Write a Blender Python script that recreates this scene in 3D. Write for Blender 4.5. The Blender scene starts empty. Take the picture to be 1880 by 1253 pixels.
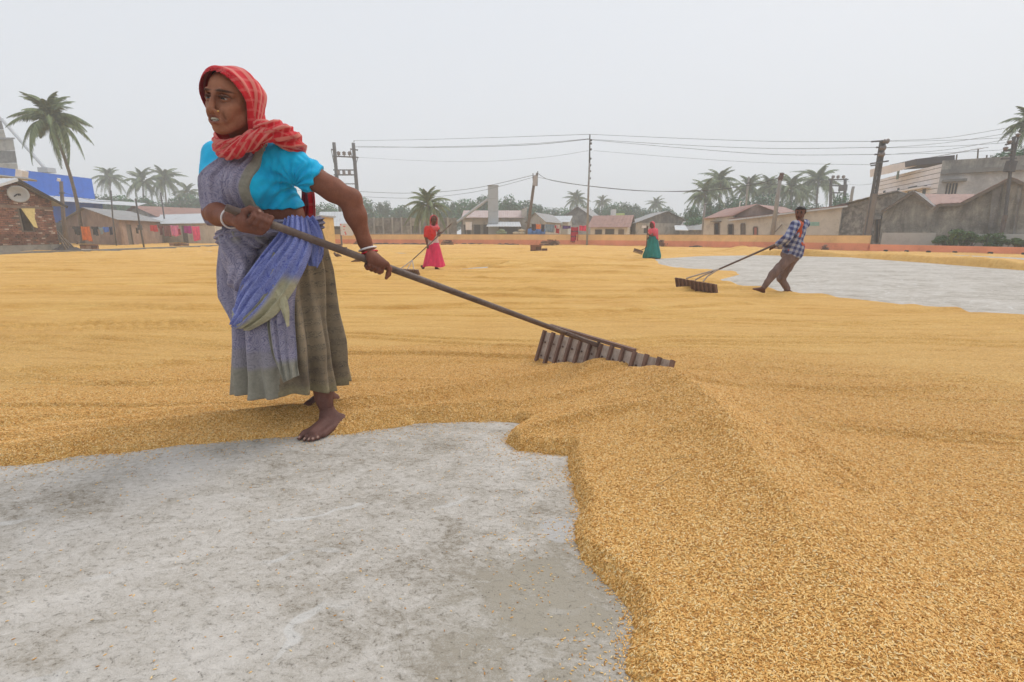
import bpy, bmesh, math, random
import numpy as np
from mathutils import Vector, Matrix, noise as mnoise
random.seed(7); RNG = np.random.default_rng(7)
scene = bpy.context.scene
COL = scene.collection
R = math.radians

# ------------------------------------------------------------------ camera
CAMH, PITCH, FPX = 1.0, R(12.5), 900.0
cam_d = bpy.data.cameras.new('camera'); cam = bpy.data.objects.new('camera', cam_d); COL.objects.link(cam)
cam.location = (0, 0, CAMH); cam.rotation_euler = (R(90) - PITCH, 0, 0)
cam_d.sensor_width = 36; cam_d.lens = 36 * FPX / 1880; cam_d.clip_end = 2000; cam_d.clip_start = 0.02
scene.camera = cam

# ------------------------------------------------------------------ sky, sun, exposure
SUN_EL, SUN_AZ = R(52), R(-48)          # azimuth from +Y towards -X: the hazy sun stands behind the scene at the right
world = bpy.data.worlds.new('World'); scene.world = world; world.use_nodes = True
wn = world.node_tree; wn.nodes.clear()
sky = wn.nodes.new('ShaderNodeTexSky'); sky.sky_type = 'NISHITA'; sky.sun_disc = False
sky.sun_elevation = SUN_EL; sky.sun_rotation = -SUN_AZ; sky.air_density = 1.4; sky.dust_density = 6.0; sky.ozone_density = 1.0
veil = wn.nodes.new('ShaderNodeMix'); veil.data_type = 'RGBA'; veil.inputs[0].default_value = 0.90
veil.inputs[7].default_value = (7.95, 8.3, 8.85, 1)      # thick overcast veil over the blue
bg = wn.nodes.new('ShaderNodeBackground'); bg.inputs['Strength'].default_value = 0.10
wo = wn.nodes.new('ShaderNodeOutputWorld')
wn.links.new(sky.outputs[0], veil.inputs[6]); wn.links.new(veil.outputs[2], bg.inputs['Color']); wn.links.new(bg.outputs[0], wo.inputs['Surface'])
sun_d = bpy.data.lights.new('sun', 'SUN'); sun_d.energy = 1.5; sun_d.angle = R(34); sun_d.color = (1.0, 0.96, 0.90)
sun = bpy.data.objects.new('sun', sun_d); COL.objects.link(sun)
_sd = Vector((math.cos(SUN_EL) * math.sin(-SUN_AZ), math.cos(SUN_EL) * math.cos(SUN_AZ), math.sin(SUN_EL)))
sun.rotation_euler = _sd.to_track_quat('Z', 'Y').to_euler(); sun.location = (0, 0, 60)
scene.view_settings.view_transform = 'Standard'; scene.view_settings.look = 'None'
scene.view_settings.exposure = 0.08; scene.view_settings.gamma = 1.0; scene.view_settings.use_curve_mapping = False
cy = scene.cycles
cy.max_bounces = 5; cy.diffuse_bounces = 3; cy.glossy_bounces = 2; cy.transmission_bounces = 3; cy.volume_bounces = 1
cy.transparent_max_bounces = 6; cy.use_denoising = True; cy.use_adaptive_sampling = True; cy.adaptive_threshold = 0.02
cy.caustics_reflective = False; cy.caustics_refractive = False; cy.sample_clamp_indirect = 6

# ------------------------------------------------------------------ photo pixel <-> place helpers (1880 x 1253 photograph)
CP, SP = math.cos(PITCH), math.sin(PITCH)
def ray(px, py):
    a, b = px - 940.0, 626.5 - py
    return a, FPX * CP + b * SP, b * CP - FPX * SP
def W(px, py, d):                       # point at forward distance d
    x, y, z = ray(px, py); k = d / y
    return Vector((x * k, d, CAMH + z * k))
def G(px, py, z=0.0):                   # point on the level z
    x, y, u = ray(px, py); k = (z - CAMH) / u
    return Vector((x * k, y * k, z))
def Wx(px, d, z):                       # point seen in column px at distance d and height z (slightly iterated for pitch)
    y = d * CP - (z - CAMH) * SP
    return Vector(((px - 940.0) / FPX * y, d, z))
def ZH(py, d):                          # height seen in row py at distance d
    b = 626.5 - py
    return CAMH + d * (b * CP - FPX * SP) / (FPX * CP + b * SP)

# ------------------------------------------------------------------ noise in numpy
_perm = np.random.default_rng(3).permutation(512).astype(np.int64)
def _h(ix, iy, iz=0):
    return _perm[(_perm[(_perm[ix & 511] + iy) & 511] + iz) & 511] / 255.5 - 1.0
def vnoise(x, y, z=None):
    x = np.asarray(x, dtype=np.float64); y = np.asarray(y, dtype=np.float64)
    ix = np.floor(x).astype(np.int64); iy = np.floor(y).astype(np.int64)
    fx = x - ix; fy = y - iy
    fx = fx * fx * fx * (fx * (fx * 6 - 15) + 10); fy = fy * fy * fy * (fy * (fy * 6 - 15) + 10)
    if z is None:
        a = _h(ix, iy); b = _h(ix + 1, iy); c = _h(ix, iy + 1); d = _h(ix + 1, iy + 1)
        return (a + (b - a) * fx) * (1 - fy) + (c + (d - c) * fx) * fy
    z = np.asarray(z, dtype=np.float64); iz = np.floor(z).astype(np.int64); fz = z - iz; fz = fz * fz * (3 - 2 * fz)
    def pl(k):
        a = _h(ix, iy, k); b = _h(ix + 1, iy, k); c = _h(ix, iy + 1, k); d = _h(ix + 1, iy + 1, k)
        return (a + (b - a) * fx) * (1 - fy) + (c + (d - c) * fx) * fy
    return pl(iz) * (1 - fz) + pl(iz + 1) * fz
def fbm(x, y, o=4, z=None):
    s = 0; a = 1.0; t = 0
    for k in range(o):
        s = s + a * vnoise(np.asarray(x) * 2 ** k + 17.3 * k, np.asarray(y) * 2 ** k - 9.1 * k, None if z is None else np.asarray(z) * 2 ** k + 5.7 * k); t += a; a *= 0.5
    return s / t
def sstep(a, b, x):
    t = np.clip((x - a) / (b - a), 0, 1); return t * t * (3 - 2 * t)

# ------------------------------------------------------------------ objects, tags
def tag(o, label=None, cat=None, group=None, kind=None):
    if label: o['label'] = label
    if cat: o['category'] = cat
    if group: o['group'] = group
    if kind: o['kind'] = kind
    return o
def empty(name, loc=(0, 0, 0), rz=0.0, label=None, cat=None, group=None):
    o = bpy.data.objects.new(name, None); COL.objects.link(o); o.location = loc; o.rotation_euler = (0, 0, rz)
    o.empty_display_size = 0.2
    return tag(o, label, cat, group)
def link_mesh(name, me, mat=None, parent=None):
    o = bpy.data.objects.new(name, me); COL.objects.link(o)
    if mat is not None and len(me.materials) == 0:
        for m in (mat if isinstance(mat, (list, tuple)) else [mat]): me.materials.append(m)
    if parent is not None: o.parent = parent
    return o
def np_mesh(name, v, f, smooth=True):
    me = bpy.data.meshes.new(name)
    v = np.asarray(v, dtype=np.float32); f = np.asarray(f, dtype=np.int32)
    me.vertices.add(len(v)); me.vertices.foreach_set('co', v.ravel())
    n, k = f.shape
    me.loops.add(n * k); me.loops.foreach_set('vertex_index', f.ravel())
    me.polygons.add(n); me.polygons.foreach_set('loop_start', np.arange(n, dtype=np.int32) * k)
    me.polygons.foreach_set('loop_total', np.full(n, k, dtype=np.int32))
    me.update(calc_edges=True)
    if smooth: me.polygons.foreach_set('use_smooth', np.ones(n, dtype=bool))
    me.validate()
    return me
def vcol(me, name, arr):                # arr: n x 3, linear
    a = me.color_attributes.new(name, 'FLOAT_COLOR', 'POINT')
    c = np.ones((len(me.vertices), 4), dtype=np.float32); c[:, :3] = arr; a.data.foreach_set('color', c.ravel())
def fattr(me, name, arr):
    a = me.attributes.new(name, 'FLOAT', 'POINT'); a.data.foreach_set('value', np.asarray(arr, dtype=np.float32))

class MB:
    def __init__(s): s.v = []; s.f = []; s.sm = False
    def add(s, v, f):
        n = len(s.v); s.v += [Vector(p) for p in v]; s.f += [tuple(i + n for i in q) for q in f]; return s
    def box(s, c, size, rot=None, bev=0.0):
        x, y, z = size[0] / 2, size[1] / 2, size[2] / 2
        vs = [Vector(p) for p in ((-x, -y, -z), (x, -y, -z), (x, y, -z), (-x, y, -z), (-x, -y, z), (x, -y, z), (x, y, z), (-x, y, z))]
        if rot is not None: vs = [rot @ p for p in vs]
        c = Vector(c)
        return s.add([p + c for p in vs], [(0, 3, 2, 1), (4, 5, 6, 7), (0, 1, 5, 4), (1, 2, 6, 5), (2, 3, 7, 6), (3, 0, 4, 7)])
    def hexa(s, lo, hi):                # lo, hi: 4 points each, same winding (ccw from above)
        return s.add(list(lo) + list(hi), [(0, 3, 2, 1), (4, 5, 6, 7), (0, 1, 5, 4), (1, 2, 6, 5), (2, 3, 7, 6), (3, 0, 4, 7)])
    def prism(s, poly, off):            # polygon (list of points) extruded along off
        n = len(poly); off = Vector(off); a = [Vector(p) for p in poly]
        nrm = Vector((0, 0, 0))
        for i in range(1, n - 1): nrm += (a[i] - a[0]).cross(a[i + 1] - a[0])
        if nrm.dot(off) > 0: a = a[::-1]
        return s.add(a + [p + off for p in a], [tuple(range(n)), tuple(range(2 * n - 1, n - 1, -1))] + [(i, i + n, (i + 1) % n + n, (i + 1) % n) for i in range(n)])
    def tube(s, pts, rad, n=8, cap=True):
        pts = [Vector(p) for p in pts]; m = len(pts)
        rr = rad if isinstance(rad, (list, tuple)) else [rad] * m
        base = len(s.v); prev = None
        for i, p in enumerate(pts):
            t = (pts[min(i + 1, m - 1)] - pts[max(i - 1, 0)]).normalized()
            if prev is None:
                prev = t.orthogonal().normalized()
            prev = (prev - t * prev.dot(t)).normalized(); b = t.cross(prev)
            for k in range(n):
                a = 2 * math.pi * k / n
                s.v.append(p + (prev * math.cos(a) + b * math.sin(a)) * rr[i])
        for i in range(m - 1):
            for k in range(n):
                a = base + i * n + k; b2 = base + i * n + (k + 1) % n
                s.f.append((a, b2, b2 + n, a + n))
        if cap:
            s.f.append(tuple(base + k for k in range(n))[::-1]); s.f.append(tuple(base + (m - 1) * n + k for k in range(n)))
        return s
    def beam(s, a, b, w, h=None):       # square bar
        h = h or w; a = Vector(a); b = Vector(b); t = (b - a); L = t.length; t.normalize()
        up = Vector((0, 0, 1)) if abs(t.z) < 0.95 else Vector((1, 0, 0))
        x = t.cross(up).normalized(); z = x.cross(t)
        rot = Matrix((x, t, z)).transposed()
        return s.box((a + b) / 2, (w, L, h), rot)
    def build(s, name, mat, parent=None, smooth=False, loc=None):
        me = bpy.data.meshes.new(name); me.from_pydata([tuple(p) for p in s.v], [], s.f); me.update()
        if smooth: me.polygons.foreach_set('use_smooth', np.ones(len(me.polygons), dtype=bool))
        o = link_mesh(name, me, mat, parent)
        return o
def rebase(root):                       # children were built in world space: bring them under the empty
    mi = Matrix.Translation(root.location) @ root.rotation_euler.to_matrix().to_4x4()
    mi = mi.inverted()
    done = set()
    for o in bpy.data.objects:
        if o.parent is root and o.type == 'MESH' and o.data.name not in done:
            o.data.transform(mi); done.add(o.data.name)
            for c in o.children:
                if c.type == 'MESH' and c.data.name not in done: c.data.transform(mi); done.add(c.data.name)
def copy_tree(o, parent=None):
    c = o.copy(); COL.objects.link(c); c.parent = parent
    for ch in o.children: copy_tree(ch, c)
    return c

# ------------------------------------------------------------------ materials
def lin(c):
    return tuple(((x / 255) / 12.92 if x / 255 <= 0.04045 else ((x / 255 + 0.055) / 1.055) ** 2.4) for x in c)
class NT:
    def __init__(s, name):
        s.m = bpy.data.materials.new(name); s.m.use_nodes = True; s.t = s.m.node_tree; s.t.nodes.clear()
        s.out = s.n('ShaderNodeOutputMaterial'); s.b = s.n('ShaderNodeBsdfPrincipled'); s.l(s.b.outputs[0], s.out.inputs['Surface'])
    def n(s, kind, **kw):
        x = s.t.nodes.new(kind)
        for k, v in kw.items(): setattr(x, k, v)
        return x
    def l(s, a, b): s.t.links.new(a, b)
    def coord(s, kind='Object', scale=(1, 1, 1), rot=(0, 0, 0)):
        tc = s.n('ShaderNodeTexCoord'); mp = s.n('ShaderNodeMapping'); s.l(tc.outputs[kind], mp.inputs['Vector'])
        mp.inputs['Scale'].default_value = scale; mp.inputs['Rotation'].default_value = rot
        return mp.outputs[0]
    def noise(s, vec, scale, detail=4, rough=0.55, dist=0.0):
        x = s.n('ShaderNodeTexNoise'); x.inputs['Scale'].default_value = scale; x.inputs['Detail'].default_value = detail
        x.inputs['Roughness'].default_value = rough; x.inputs['Distortion'].default_value = dist
        if vec is not None: s.l(vec, x.inputs['Vector'])
        return x.outputs['Fac']
    def voro(s, vec, scale, feature='F1', out='Distance', rnd=1.0):
        x = s.n('ShaderNodeTexVoronoi', feature=feature); x.inputs['Scale'].default_value = scale; x.inputs['Randomness'].default_value = rnd
        if vec is not None: s.l(vec, x.inputs['Vector'])
        return x.outputs[out]
    def wave(s, vec, scale, dist=0.0, ds=1.0, detail=2, direction='X', prof='SIN'):
        x = s.n('ShaderNodeTexWave', bands_direction=direction, wave_profile=prof)
        x.inputs['Scale'].default_value = scale; x.inputs['Distortion'].default_value = dist; x.inputs['Detail Scale'].default_value = ds; x.inputs['Detail'].default_value = detail
        s.l(vec, x.inputs['Vector']); return x.outputs['Fac']
    def ramp(s, fac, stops, interp='LINEAR'):
        x = s.n('ShaderNodeValToRGB'); e = x.color_ramp; e.interpolation = interp
        while len(e.elements) < len(stops): e.elements.new(0.5)
        for el, (p, c) in zip(e.elements, stops):
            el.position = p; el.color = (c[0], c[1], c[2], 1) if isinstance(c, (tuple, list)) else (c, c, c, 1)
        s.l(fac, x.inputs[0]); return x.outputs[0]
    def mix(s, fac, a, b, mode='MIX'):
        x = s.n('ShaderNodeMix', data_type='RGBA', blend_type=mode)
        for v, i in ((fac, 0), (a, 6), (b, 7)):
            if isinstance(v, (int, float)): x.inputs[i].default_value = v if i == 0 else (v, v, v, 1)
            elif isinstance(v, (tuple, list)): x.inputs[i].default_value = (v[0], v[1], v[2], 1)
            else: s.l(v, x.inputs[i])
        return x.outputs[2]
    def math(s, op, a, b=0.0, clamp=False):
        x = s.n('ShaderNodeMath', operation=op); x.use_clamp = clamp
        for v, i in ((a, 0), (b, 1)):
            if isinstance(v, (int, float)): x.inputs[i].default_value = v
            else: s.l(v, x.inputs[i])
        return x.outputs[0]
    def attr(s, name, out='Color'):
        x = s.n('ShaderNodeAttribute', attribute_name=name); return x.outputs[out]
    def bump(s, h, strength=0.3, dist=0.01):
        x = s.n('ShaderNodeBump'); x.inputs['Strength'].default_value = strength; x.inputs['Distance'].default_value = dist
        s.l(h, x.inputs['Height']); s.l(x.outputs[0], s.b.inputs['Normal']); return x
    def set(s, color=None, rough=0.8, metal=0.0, spec=0.3, sheen=0.0):
        if color is not None:
            if isinstance(color, (tuple, list)): s.b.inputs['Base Color'].default_value = (color[0], color[1], color[2], 1)
            else: s.l(color, s.b.inputs['Base Color'])
        if isinstance(rough, (int, float)): s.b.inputs['Roughness'].default_value = rough
        else: s.l(rough, s.b.inputs['Roughness'])
        s.b.inputs['Metallic'].default_value = metal; s.b.inputs['Specular IOR Level'].default_value = spec
        if sheen: s.b.inputs['Sheen Weight'].default_value = sheen
        return s.m
MATS = {}
def simple(name, rgb, rough=0.8, var=0.25, scale=3.0, bump=0.0, spec=0.25, metal=0.0, streak=False, dirt=None):
    """a plain surface with uneven tone; rgb = real base colour, linear"""
    if name in MATS: return MATS[name]
    t = NT(name); c = t.coord('Object', scale=(1, 1, 0.18) if streak else (1, 1, 1))
    n1 = t.noise(c, scale, 6, 0.62); n2 = t.noise(t.coord('Object'), scale * 6.3, 4, 0.6)
    f = t.math('ADD', t.math('MULTIPLY', n1, 0.7), t.math('MULTIPLY', n2, 0.3))
    lo = tuple(x * (1 - var) for x in rgb) if dirt is None else dirt
    hi = tuple(min(x * (1 + var * 0.7), 0.95) for x in rgb)
    col = t.ramp(f, [(0.34, lo), (0.50, rgb), (0.68, hi)])
    m = t.set(col, rough, metal, spec)
    if bump: t.bump(n2, bump, 0.02)
    MATS[name] = m; return m
# ================================================================== ground, concrete yard, grain bed
def poly_world(pts, z=0.0):
    return np.array([[G(px, py, z).x, G(px, py, z).y] for px, py in pts])
def seg_dist(x, y, poly, closed=True):
    d = np.full(x.shape, 1e9); n = len(poly)
    for i in range(n if closed else n - 1):
        ax, ay = poly[i]; bx, by = poly[(i + 1) % n]; ex, ey = bx - ax, by - ay; L = ex * ex + ey * ey + 1e-12
        t = np.clip(((x - ax) * ex + (y - ay) * ey) / L, 0, 1)
        d = np.minimum(d, (x - ax - t * ex) ** 2 + (y - ay - t * ey) ** 2)
    return np.sqrt(d)
def inside(x, y, poly):
    c = np.zeros(x.shape, dtype=bool); n = len(poly)
    for i in range(n):
        ax, ay = poly[i]; bx, by = poly[(i + 1) % n]
        hit = ((ay > y) != (by > y)) & (x < (bx - ax) * (y - ay) / (by - ay + 1e-12) + ax)
        c ^= hit
    return c
def along(x, y, line):                  # distance to a polyline and parameter 0..1 along it, signed side
    best = np.full(x.shape, 1e9); par = np.zeros(x.shape); side = np.zeros(x.shape); n = len(line) - 1
    for i in range(n):
        ax, ay = line[i]; bx, by = line[i + 1]; ex, ey = bx - ax, by - ay; L = ex * ex + ey * ey
        t = np.clip(((x - ax) * ex + (y - ay) * ey) / L, 0, 1)
        d = np.sqrt((x - ax - t * ex) ** 2 + (y - ay - t * ey) ** 2); m = d < best
        best = np.where(m, d, best); par = np.where(m, (i + t) / n, par); side = np.where(m, np.sign(ex * (y - ay) - ey * (x - ax)), side)
    return best, par, side
BARE = [   # outlines of concrete left bare of grain, in the photograph's pixels
    [(-700, 900), (-300, 885), (0, 856), (60, 852), (140, 838), (230, 832), (330, 818), (420, 812), (500, 804), (560, 801), (640, 797), (720, 785), (760, 778), (860, 775), (945, 775), (962, 779), (948, 788), (935, 797), (929, 812), (950, 827), (1000, 834), (1044, 838), (1047, 870), (1052, 905), (1066, 945), (1060, 965), (1059, 1000), (1072, 1028), (1098, 1052), (1128, 1088), (1150, 1112), (1158, 1150), (1152, 1190), (1147, 1215), (1160, 1253), (1170, 1500), (1180, 2400), (-700, 2400)],
    [(1203, 476), (1290, 470.5), (1400, 469), (1560, 473), (1700, 483), (1880, 497), (2300, 525), (2300, 640), (1880, 585), (1780, 577), (1755, 568), (1650, 560), (1545, 548), (1480, 541), (1400, 533), (1345, 521), (1322, 514), (1358, 505), (1352, 499), (1290, 497), (1240, 492), (1212, 486)],
]
THIN = [
    [(820, 497), (870, 491.5), (945, 487), (945, 489.2), (880, 495)],
    [(690, 463.2), (745, 465), (800, 468), (800, 469.5), (740, 467)],
    [(125, 461.8), (150, 457.0), (222, 459.5), (225, 462.0), (165, 462.5)],
    [(345, 459), (405, 463), (402, 465)],
    [(1700, 466), (1880, 474), (2100, 485), (2100, 492), (1880, 478.5), (1770, 471.5)],
    [(1110, 469.5), (1200, 472.6), (1200, 474.2)],
]
BARE_W = [poly_world(p) for p in BARE]; THIN_W = [poly_world(p) for p in THIN]
RIDGE = poly_world([(1040, 668), (1110, 680), (1190, 706), (1262, 752), (1330, 815), (1400, 900), (1480, 1000), (1570, 1110), (1700, 1260), (1900, 1500)], 0.10)
LAST = {}
def grain_height(x, y):
    """height of the grain bed over the slab, negative where the slab is bare"""
    wx = x + 0.018 * fbm(x * 9, y * 9, 3) + 0.006 * fbm(x * 55, y * 55, 2); wy = y + 0.018 * fbm(x * 9 + 40, y * 9, 3) + 0.006 * fbm(x * 55 + 8, y * 55 + 3, 2)
    h = 0.030 + 0.006 * fbm(x * 0.8, y * 0.8, 3)
    # rake furrows: long ridges, roughly across the picture, bending slowly
    r = np.sqrt(x * x + y * y)
    warp = 0.35 * fbm(x * 0.22, y * 0.35, 3) + 0.16 * fbm(x * 0.5 + 7, y * 0.8, 2)
    v = y + 0.10 * x + warp * 1.6
    amp = sstep(-0.25, 0.5, fbm(x * 0.35 + 3, y * 0.8 + 1, 3))
    far = sstep(2.0, 4.0, r)
    lam = 0.13 + 0.0 * x
    # edges of single rake passes: narrow ridges, broken and uneven, in three slightly crossing families
    def lines(v, lam, w, seed, hgt, dens):
        q = v / lam; i = np.floor(q); f = (q - i - .5) * lam
        ph = (i * 0.6180339 + seed) % 1.0; a_ = sstep(dens, dens + .35, .5 + .5 * vnoise(x * .45 + i * 7.31 + seed * 31, i * 3.7 + seed)) * (.5 + .8 * ph)
        f = f + (ph - .5) * lam * .5
        return hgt * a_ * (np.exp(-(f / w) ** 2) - .45 * np.exp(-((f - 1.6 * w) / w) ** 2) - .35 * np.exp(-((f + 1.6 * w) / w) ** 2))
    wv = far * (1 - .4 * sstep(9, 16, r))
    h = h + wv * lines(v, .17, .022, .3, .016, .42) * sstep(9, 6, r)
    h = h + wv * lines(v + .05 * fbm(x * 1.2, y * 1.2, 2), .46, .036, .7, .030, .38)
    h = h + wv * lines(y - .16 * x + 1.2 * warp + .3 * vnoise(x * .3, y * .3), .62, .042, .1, .032, .48)
    h = h + sstep(5, 8, r) * lines(y + .05 * x + 1.1 * warp, 1.15, .085, .55, .055, .35)
    # broader windrows far out
    wr = np.abs(np.sin((y + 0.22 * x + 0.9 * fbm(x * 0.12, y * 0.12, 2)) * 1.15))
    h = h + sstep(5, 9, r) * 0.045 * (wr ** 4) * sstep(-0.2, 0.4, fbm(x * 0.15 + 2, y * 0.3 + 5, 2))
    # combed patches at the left: short diagonal furrows
    def patch(px, py, rx, ry):
        c = G(px, py); return np.exp(-(((x - c.x) / rx) ** 2 + ((y - c.y) / ry) ** 2) ** 2)
    p1 = patch(190, 600, 1.5, 0.42); p2 = patch(60, 640, 1.2, 0.35); p3 = patch(300, 568, 1.3, 0.35)
    d1 = np.cos(2 * np.pi * (x * 0.80 + y * 0.62) / 0.105)
    d2 = np.cos(2 * np.pi * (x * 0.25 + y * 0.97) / 0.10)
    d3 = np.cos(2 * np.pi * (x * 0.72 + y * 0.70) / 0.12)
    h = h + 0.011 * p1 * d1 + 0.012 * p2 * d2 + 0.009 * p3 * d3
    # the heap pushed up by the rake, running from the rake towards the near right
    d, t, s = along(wx, wy, RIDGE)
    hh = (0.150 * np.exp(-t * 0.7) + 0.03 * (1 - t)) * (1 + .75 * np.exp(-((t - .36) / .28) ** 2)) * sstep(-.02, .10, t) * (.36 + .64 * sstep(.10, .32, t))
    for px, py, a_, w_ in ((1125, 672, .060, .17), (1185, 690, .030, .15), (1075, 672, .022, .12)):
        c = G(px, py, .10); h = h + a_ * np.exp(-(((x - c.x) / (w_ * 1.25)) ** 2 + ((y - c.y) / w_) ** 2))
    wl = np.where(s > 0, 0.30, 0.30)
    near = np.exp(-(d / np.where(s < 0, 0.40, 0.30)) ** 1.2)
    h = h + hh * near * (1 + 0.10 * fbm(x * 5, y * 5, 2))
    sd = d * s; fl_ = np.exp(-((d - .45) / .45) ** 2) * (s > 0) * sstep(.12, .3, t)      # rake lines running beside the crest
    h = h + fl_ * .0075 * np.cos(2 * np.pi * (d + .03 * fbm(x * 3, y * 3, 2)) / .075) * (.4 + .8 * (fbm(x * 1.5, y * 1.5, 2) > 0)); LAST['sd'] = sd
    # smaller ridges flowing from the woman's feet to the heap
    for ln, a, w in (([(0, 838), (150, 822), (300, 796), (430, 784), (560, 772), (700, 752), (850, 728), (1000, 700), (1080, 680)], 0.060, 0.075),
                     ([(0, 812), (200, 790), (330, 766), (420, 756)], 0.022, 0.055),
                     ([(560, 790), (700, 772), (820, 762), (950, 757), (1060, 745), (1150, 735)], 0.042, 0.055),
                     ([(955, 812), (1020, 802), (1100, 796), (1180, 800)], 0.045, 0.05),
                     ([(700, 738), (850, 716), (960, 697), (1040, 684)], 0.042, 0.05)):
        d, t, s = along(wx, wy, poly_world(ln)); h = h + a * np.exp(-(d / w) ** 2) * np.sin(np.pi * np.clip(t, 0.03, 0.97)) ** 0.3
    # rice against the far wall and the bank at the right
    d, t, s = along(x, y, poly_world([(1370, 468), (1480, 473), (1600, 479), (1750, 490), (1880, 501), (2100, 520)]) + np.array([[0.4, 1.2]]))
    h = h + 0.26 * np.exp(-(d / 0.95) ** 2) * (1 + 0.35 * fbm(x * 0.9, y * 0.9, 3))
    for px, py, a, w in ((1000, 490, 0.12, 0.7), (1035, 482, 0.10, 0.8), (985, 500, 0.08, 0.5), (1120, 497, 0.05, 0.6)):
        c = G(px, py); h = h + a * np.exp(-(((x - c.x) / (w * 1.9)) ** 2 + ((y - c.y) / w) ** 2)) * (1 + 0.4 * fbm(x * 2.2, y * 2.2, 3))
    for k, p in enumerate(BARE_W):
        m = inside(wx, wy, p); d = seg_dist(wx, wy, p); d = np.where(m, -d, d)
        if k == 0: prof = np.clip(d / 0.055, -1, 1)
        else: prof = np.clip(d / 0.16, -1, 1)
        h = np.where(d > 0, h * (1 - (1 - np.clip(prof, 0, 1)) ** 1.6), np.clip(d * 1.2, -0.03, 0) - 0.001)
    for p in THIN_W:
        m = inside(x, y, p); h = np.where(m, -0.01, h)
    return h
def fan(r0, r1, nr, a0, a1, na, oy=-0.3):
    rr = np.geomspace(r0, r1, nr); aa = np.linspace(a0, a1, na)
    A, RR = np.meshgrid(aa, rr)
    x = RR * np.sin(A); y = RR * np.cos(A) + oy
    idx = np.arange(nr * na).reshape(nr, na)
    f = np.stack([idx[:-1, :-1], idx[:-1, 1:], idx[1:, 1:], idx[1:, :-1]], -1).reshape(-1, 4)[:, ::-1]
    return x.ravel(), y.ravel(), f

# ---- materials
def mat_concrete():
    t = NT('worn_concrete'); c = t.coord('Object'); cs = t.coord('Object', scale=(1.0, 1.5, 1), rot=(0, 0, 0.5))
    big = t.noise(cs, 0.9, 6, 0.6, 0.5); mid = t.noise(cs, 4.5, 7, 0.70, 0.8); gr = t.noise(t.coord('Object', scale=(1, 1.6, 1), rot=(0, 0, .8)), 38, 6, 0.75, 0.6); sp = t.noise(c, 170, 4, 0.75)
    tan = t.ramp(t.math('ADD', t.math('MULTIPLY', big, .6), t.math('MULTIPLY', mid, .4)), [(0.38, (0.270, 0.232, 0.180)), (0.50, (0.345, 0.305, 0.248)), (0.62, (0.42, 0.385, 0.335))])
    # a smoother, browner worn patch by the heap (old trowelled repair)
    geo = t.n('ShaderNodeNewGeometry'); vm = t.n('ShaderNodeVectorMath', operation='DISTANCE'); t.l(geo.outputs['Position'], vm.inputs[0]); pc = G(1010, 1120); vm.inputs[1].default_value = (pc.x, pc.y, 0)
    dd = t.math('ADD', vm.outputs['Value'], t.math('MULTIPLY', t.math('SUBTRACT', mid, .5), .5)); patch = t.ramp(dd, [(.12, 1.0), (.42, 0.0)])
    tan = t.mix(t.math('MULTIPLY', patch, .7), tan, (.37, .335, .275))
    wf = t.math('ADD', t.math('ADD', t.math('MULTIPLY', mid, 0.44), t.math('MULTIPLY', gr, 0.46)), t.math('MULTIPLY', sp, 0.26))
    w2 = t.math('SUBTRACT', t.math('ADD', wf, t.math('MULTIPLY', big, 0.20)), t.math('MULTIPLY', patch, .13))
    white = t.ramp(w2, [(0.56, 0.0), (0.67, 0.55), (0.78, 1.0)])
    col = t.mix(white, tan, (0.59, 0.552, 0.505))
    dark = t.ramp(t.math('ADD', t.math('MULTIPLY', gr, .6), t.math('MULTIPLY', sp, .4)), [(.34, 1.0), (.44, 0.0)]); col = t.mix(t.math('MULTIPLY', dark, .65), col, (.21, .19, .165))
    # paler scraped repair beside the heap's edge
    vm2 = t.n('ShaderNodeVectorMath', operation='DISTANCE'); t.l(geo.outputs['Position'], vm2.inputs[0]); pc = G(1030, 972); vm2.inputs[1].default_value = (pc.x, pc.y, 0)
    sm = t.ramp(t.math('ADD', vm2.outputs['Value'], t.math('MULTIPLY', t.math('SUBTRACT', mid, .5), .10)), [(.062, 1.0), (.075, 0.0)]); col = t.mix(t.math('MULTIPLY', sm, .8), col, (.50, .485, .47))
    spk = t.ramp(t.voro(c, 36), [(0.0, 1.0), (0.07, 1.0), (0.11, 0.0)]); pick = t.ramp(t.noise(c, 11, 2, 0.5), [(0.50, 0.0), (0.58, 1.0)])
    col = t.mix(t.math('MULTIPLY', t.math('MULTIPLY', spk, pick), 0.8), col, (0.12, 0.10, 0.09))
    ed = t.voro(t.coord('Object', scale=(1, 1.4, 1)), 0.8, 'DISTANCE_TO_EDGE')
    crack = t.ramp(t.math('ADD', ed, t.math('MULTIPLY', t.math('SUBTRACT', mid, 0.5), 0.0)), [(0.0, 1.0), (0.0015, 1.0), (0.005, 0.0)])
    crack = t.math('MULTIPLY', crack, t.ramp(t.noise(c, 1.7, 2), [(0.50, 0.0), (0.60, 1.0)]))
    col = t.mix(t.math('MULTIPLY', crack, 0.0), col, (0.17, 0.15, 0.125))
    scr = t.wave(t.coord('Object', rot=(0, 0, .9)), 1.1, 9.0, 1.3, 4, 'X'); scr = t.ramp(scr, [(0.0, 1.0), (.012, 1.0), (.03, 0.0)]); scr = t.math('MULTIPLY', scr, t.ramp(t.noise(c, 2.3, 3), [(0.52, 0.0), (0.60, 1.0)]))
    col = t.mix(t.math('MULTIPLY', scr, 0.5), col, (0.66, .65, .63))
    m = t.set(col, 0.9, 0, 0.2)
    hgt = t.math('SUBTRACT', t.math('ADD', w2, t.math('MULTIPLY', white, 0.25)), t.math('ADD', t.math('MULTIPLY', crack, 0.0), t.math('MULTIPLY', dark, .4)))
    t.bump(hgt, 0.7, 0.007)
    return m
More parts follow.
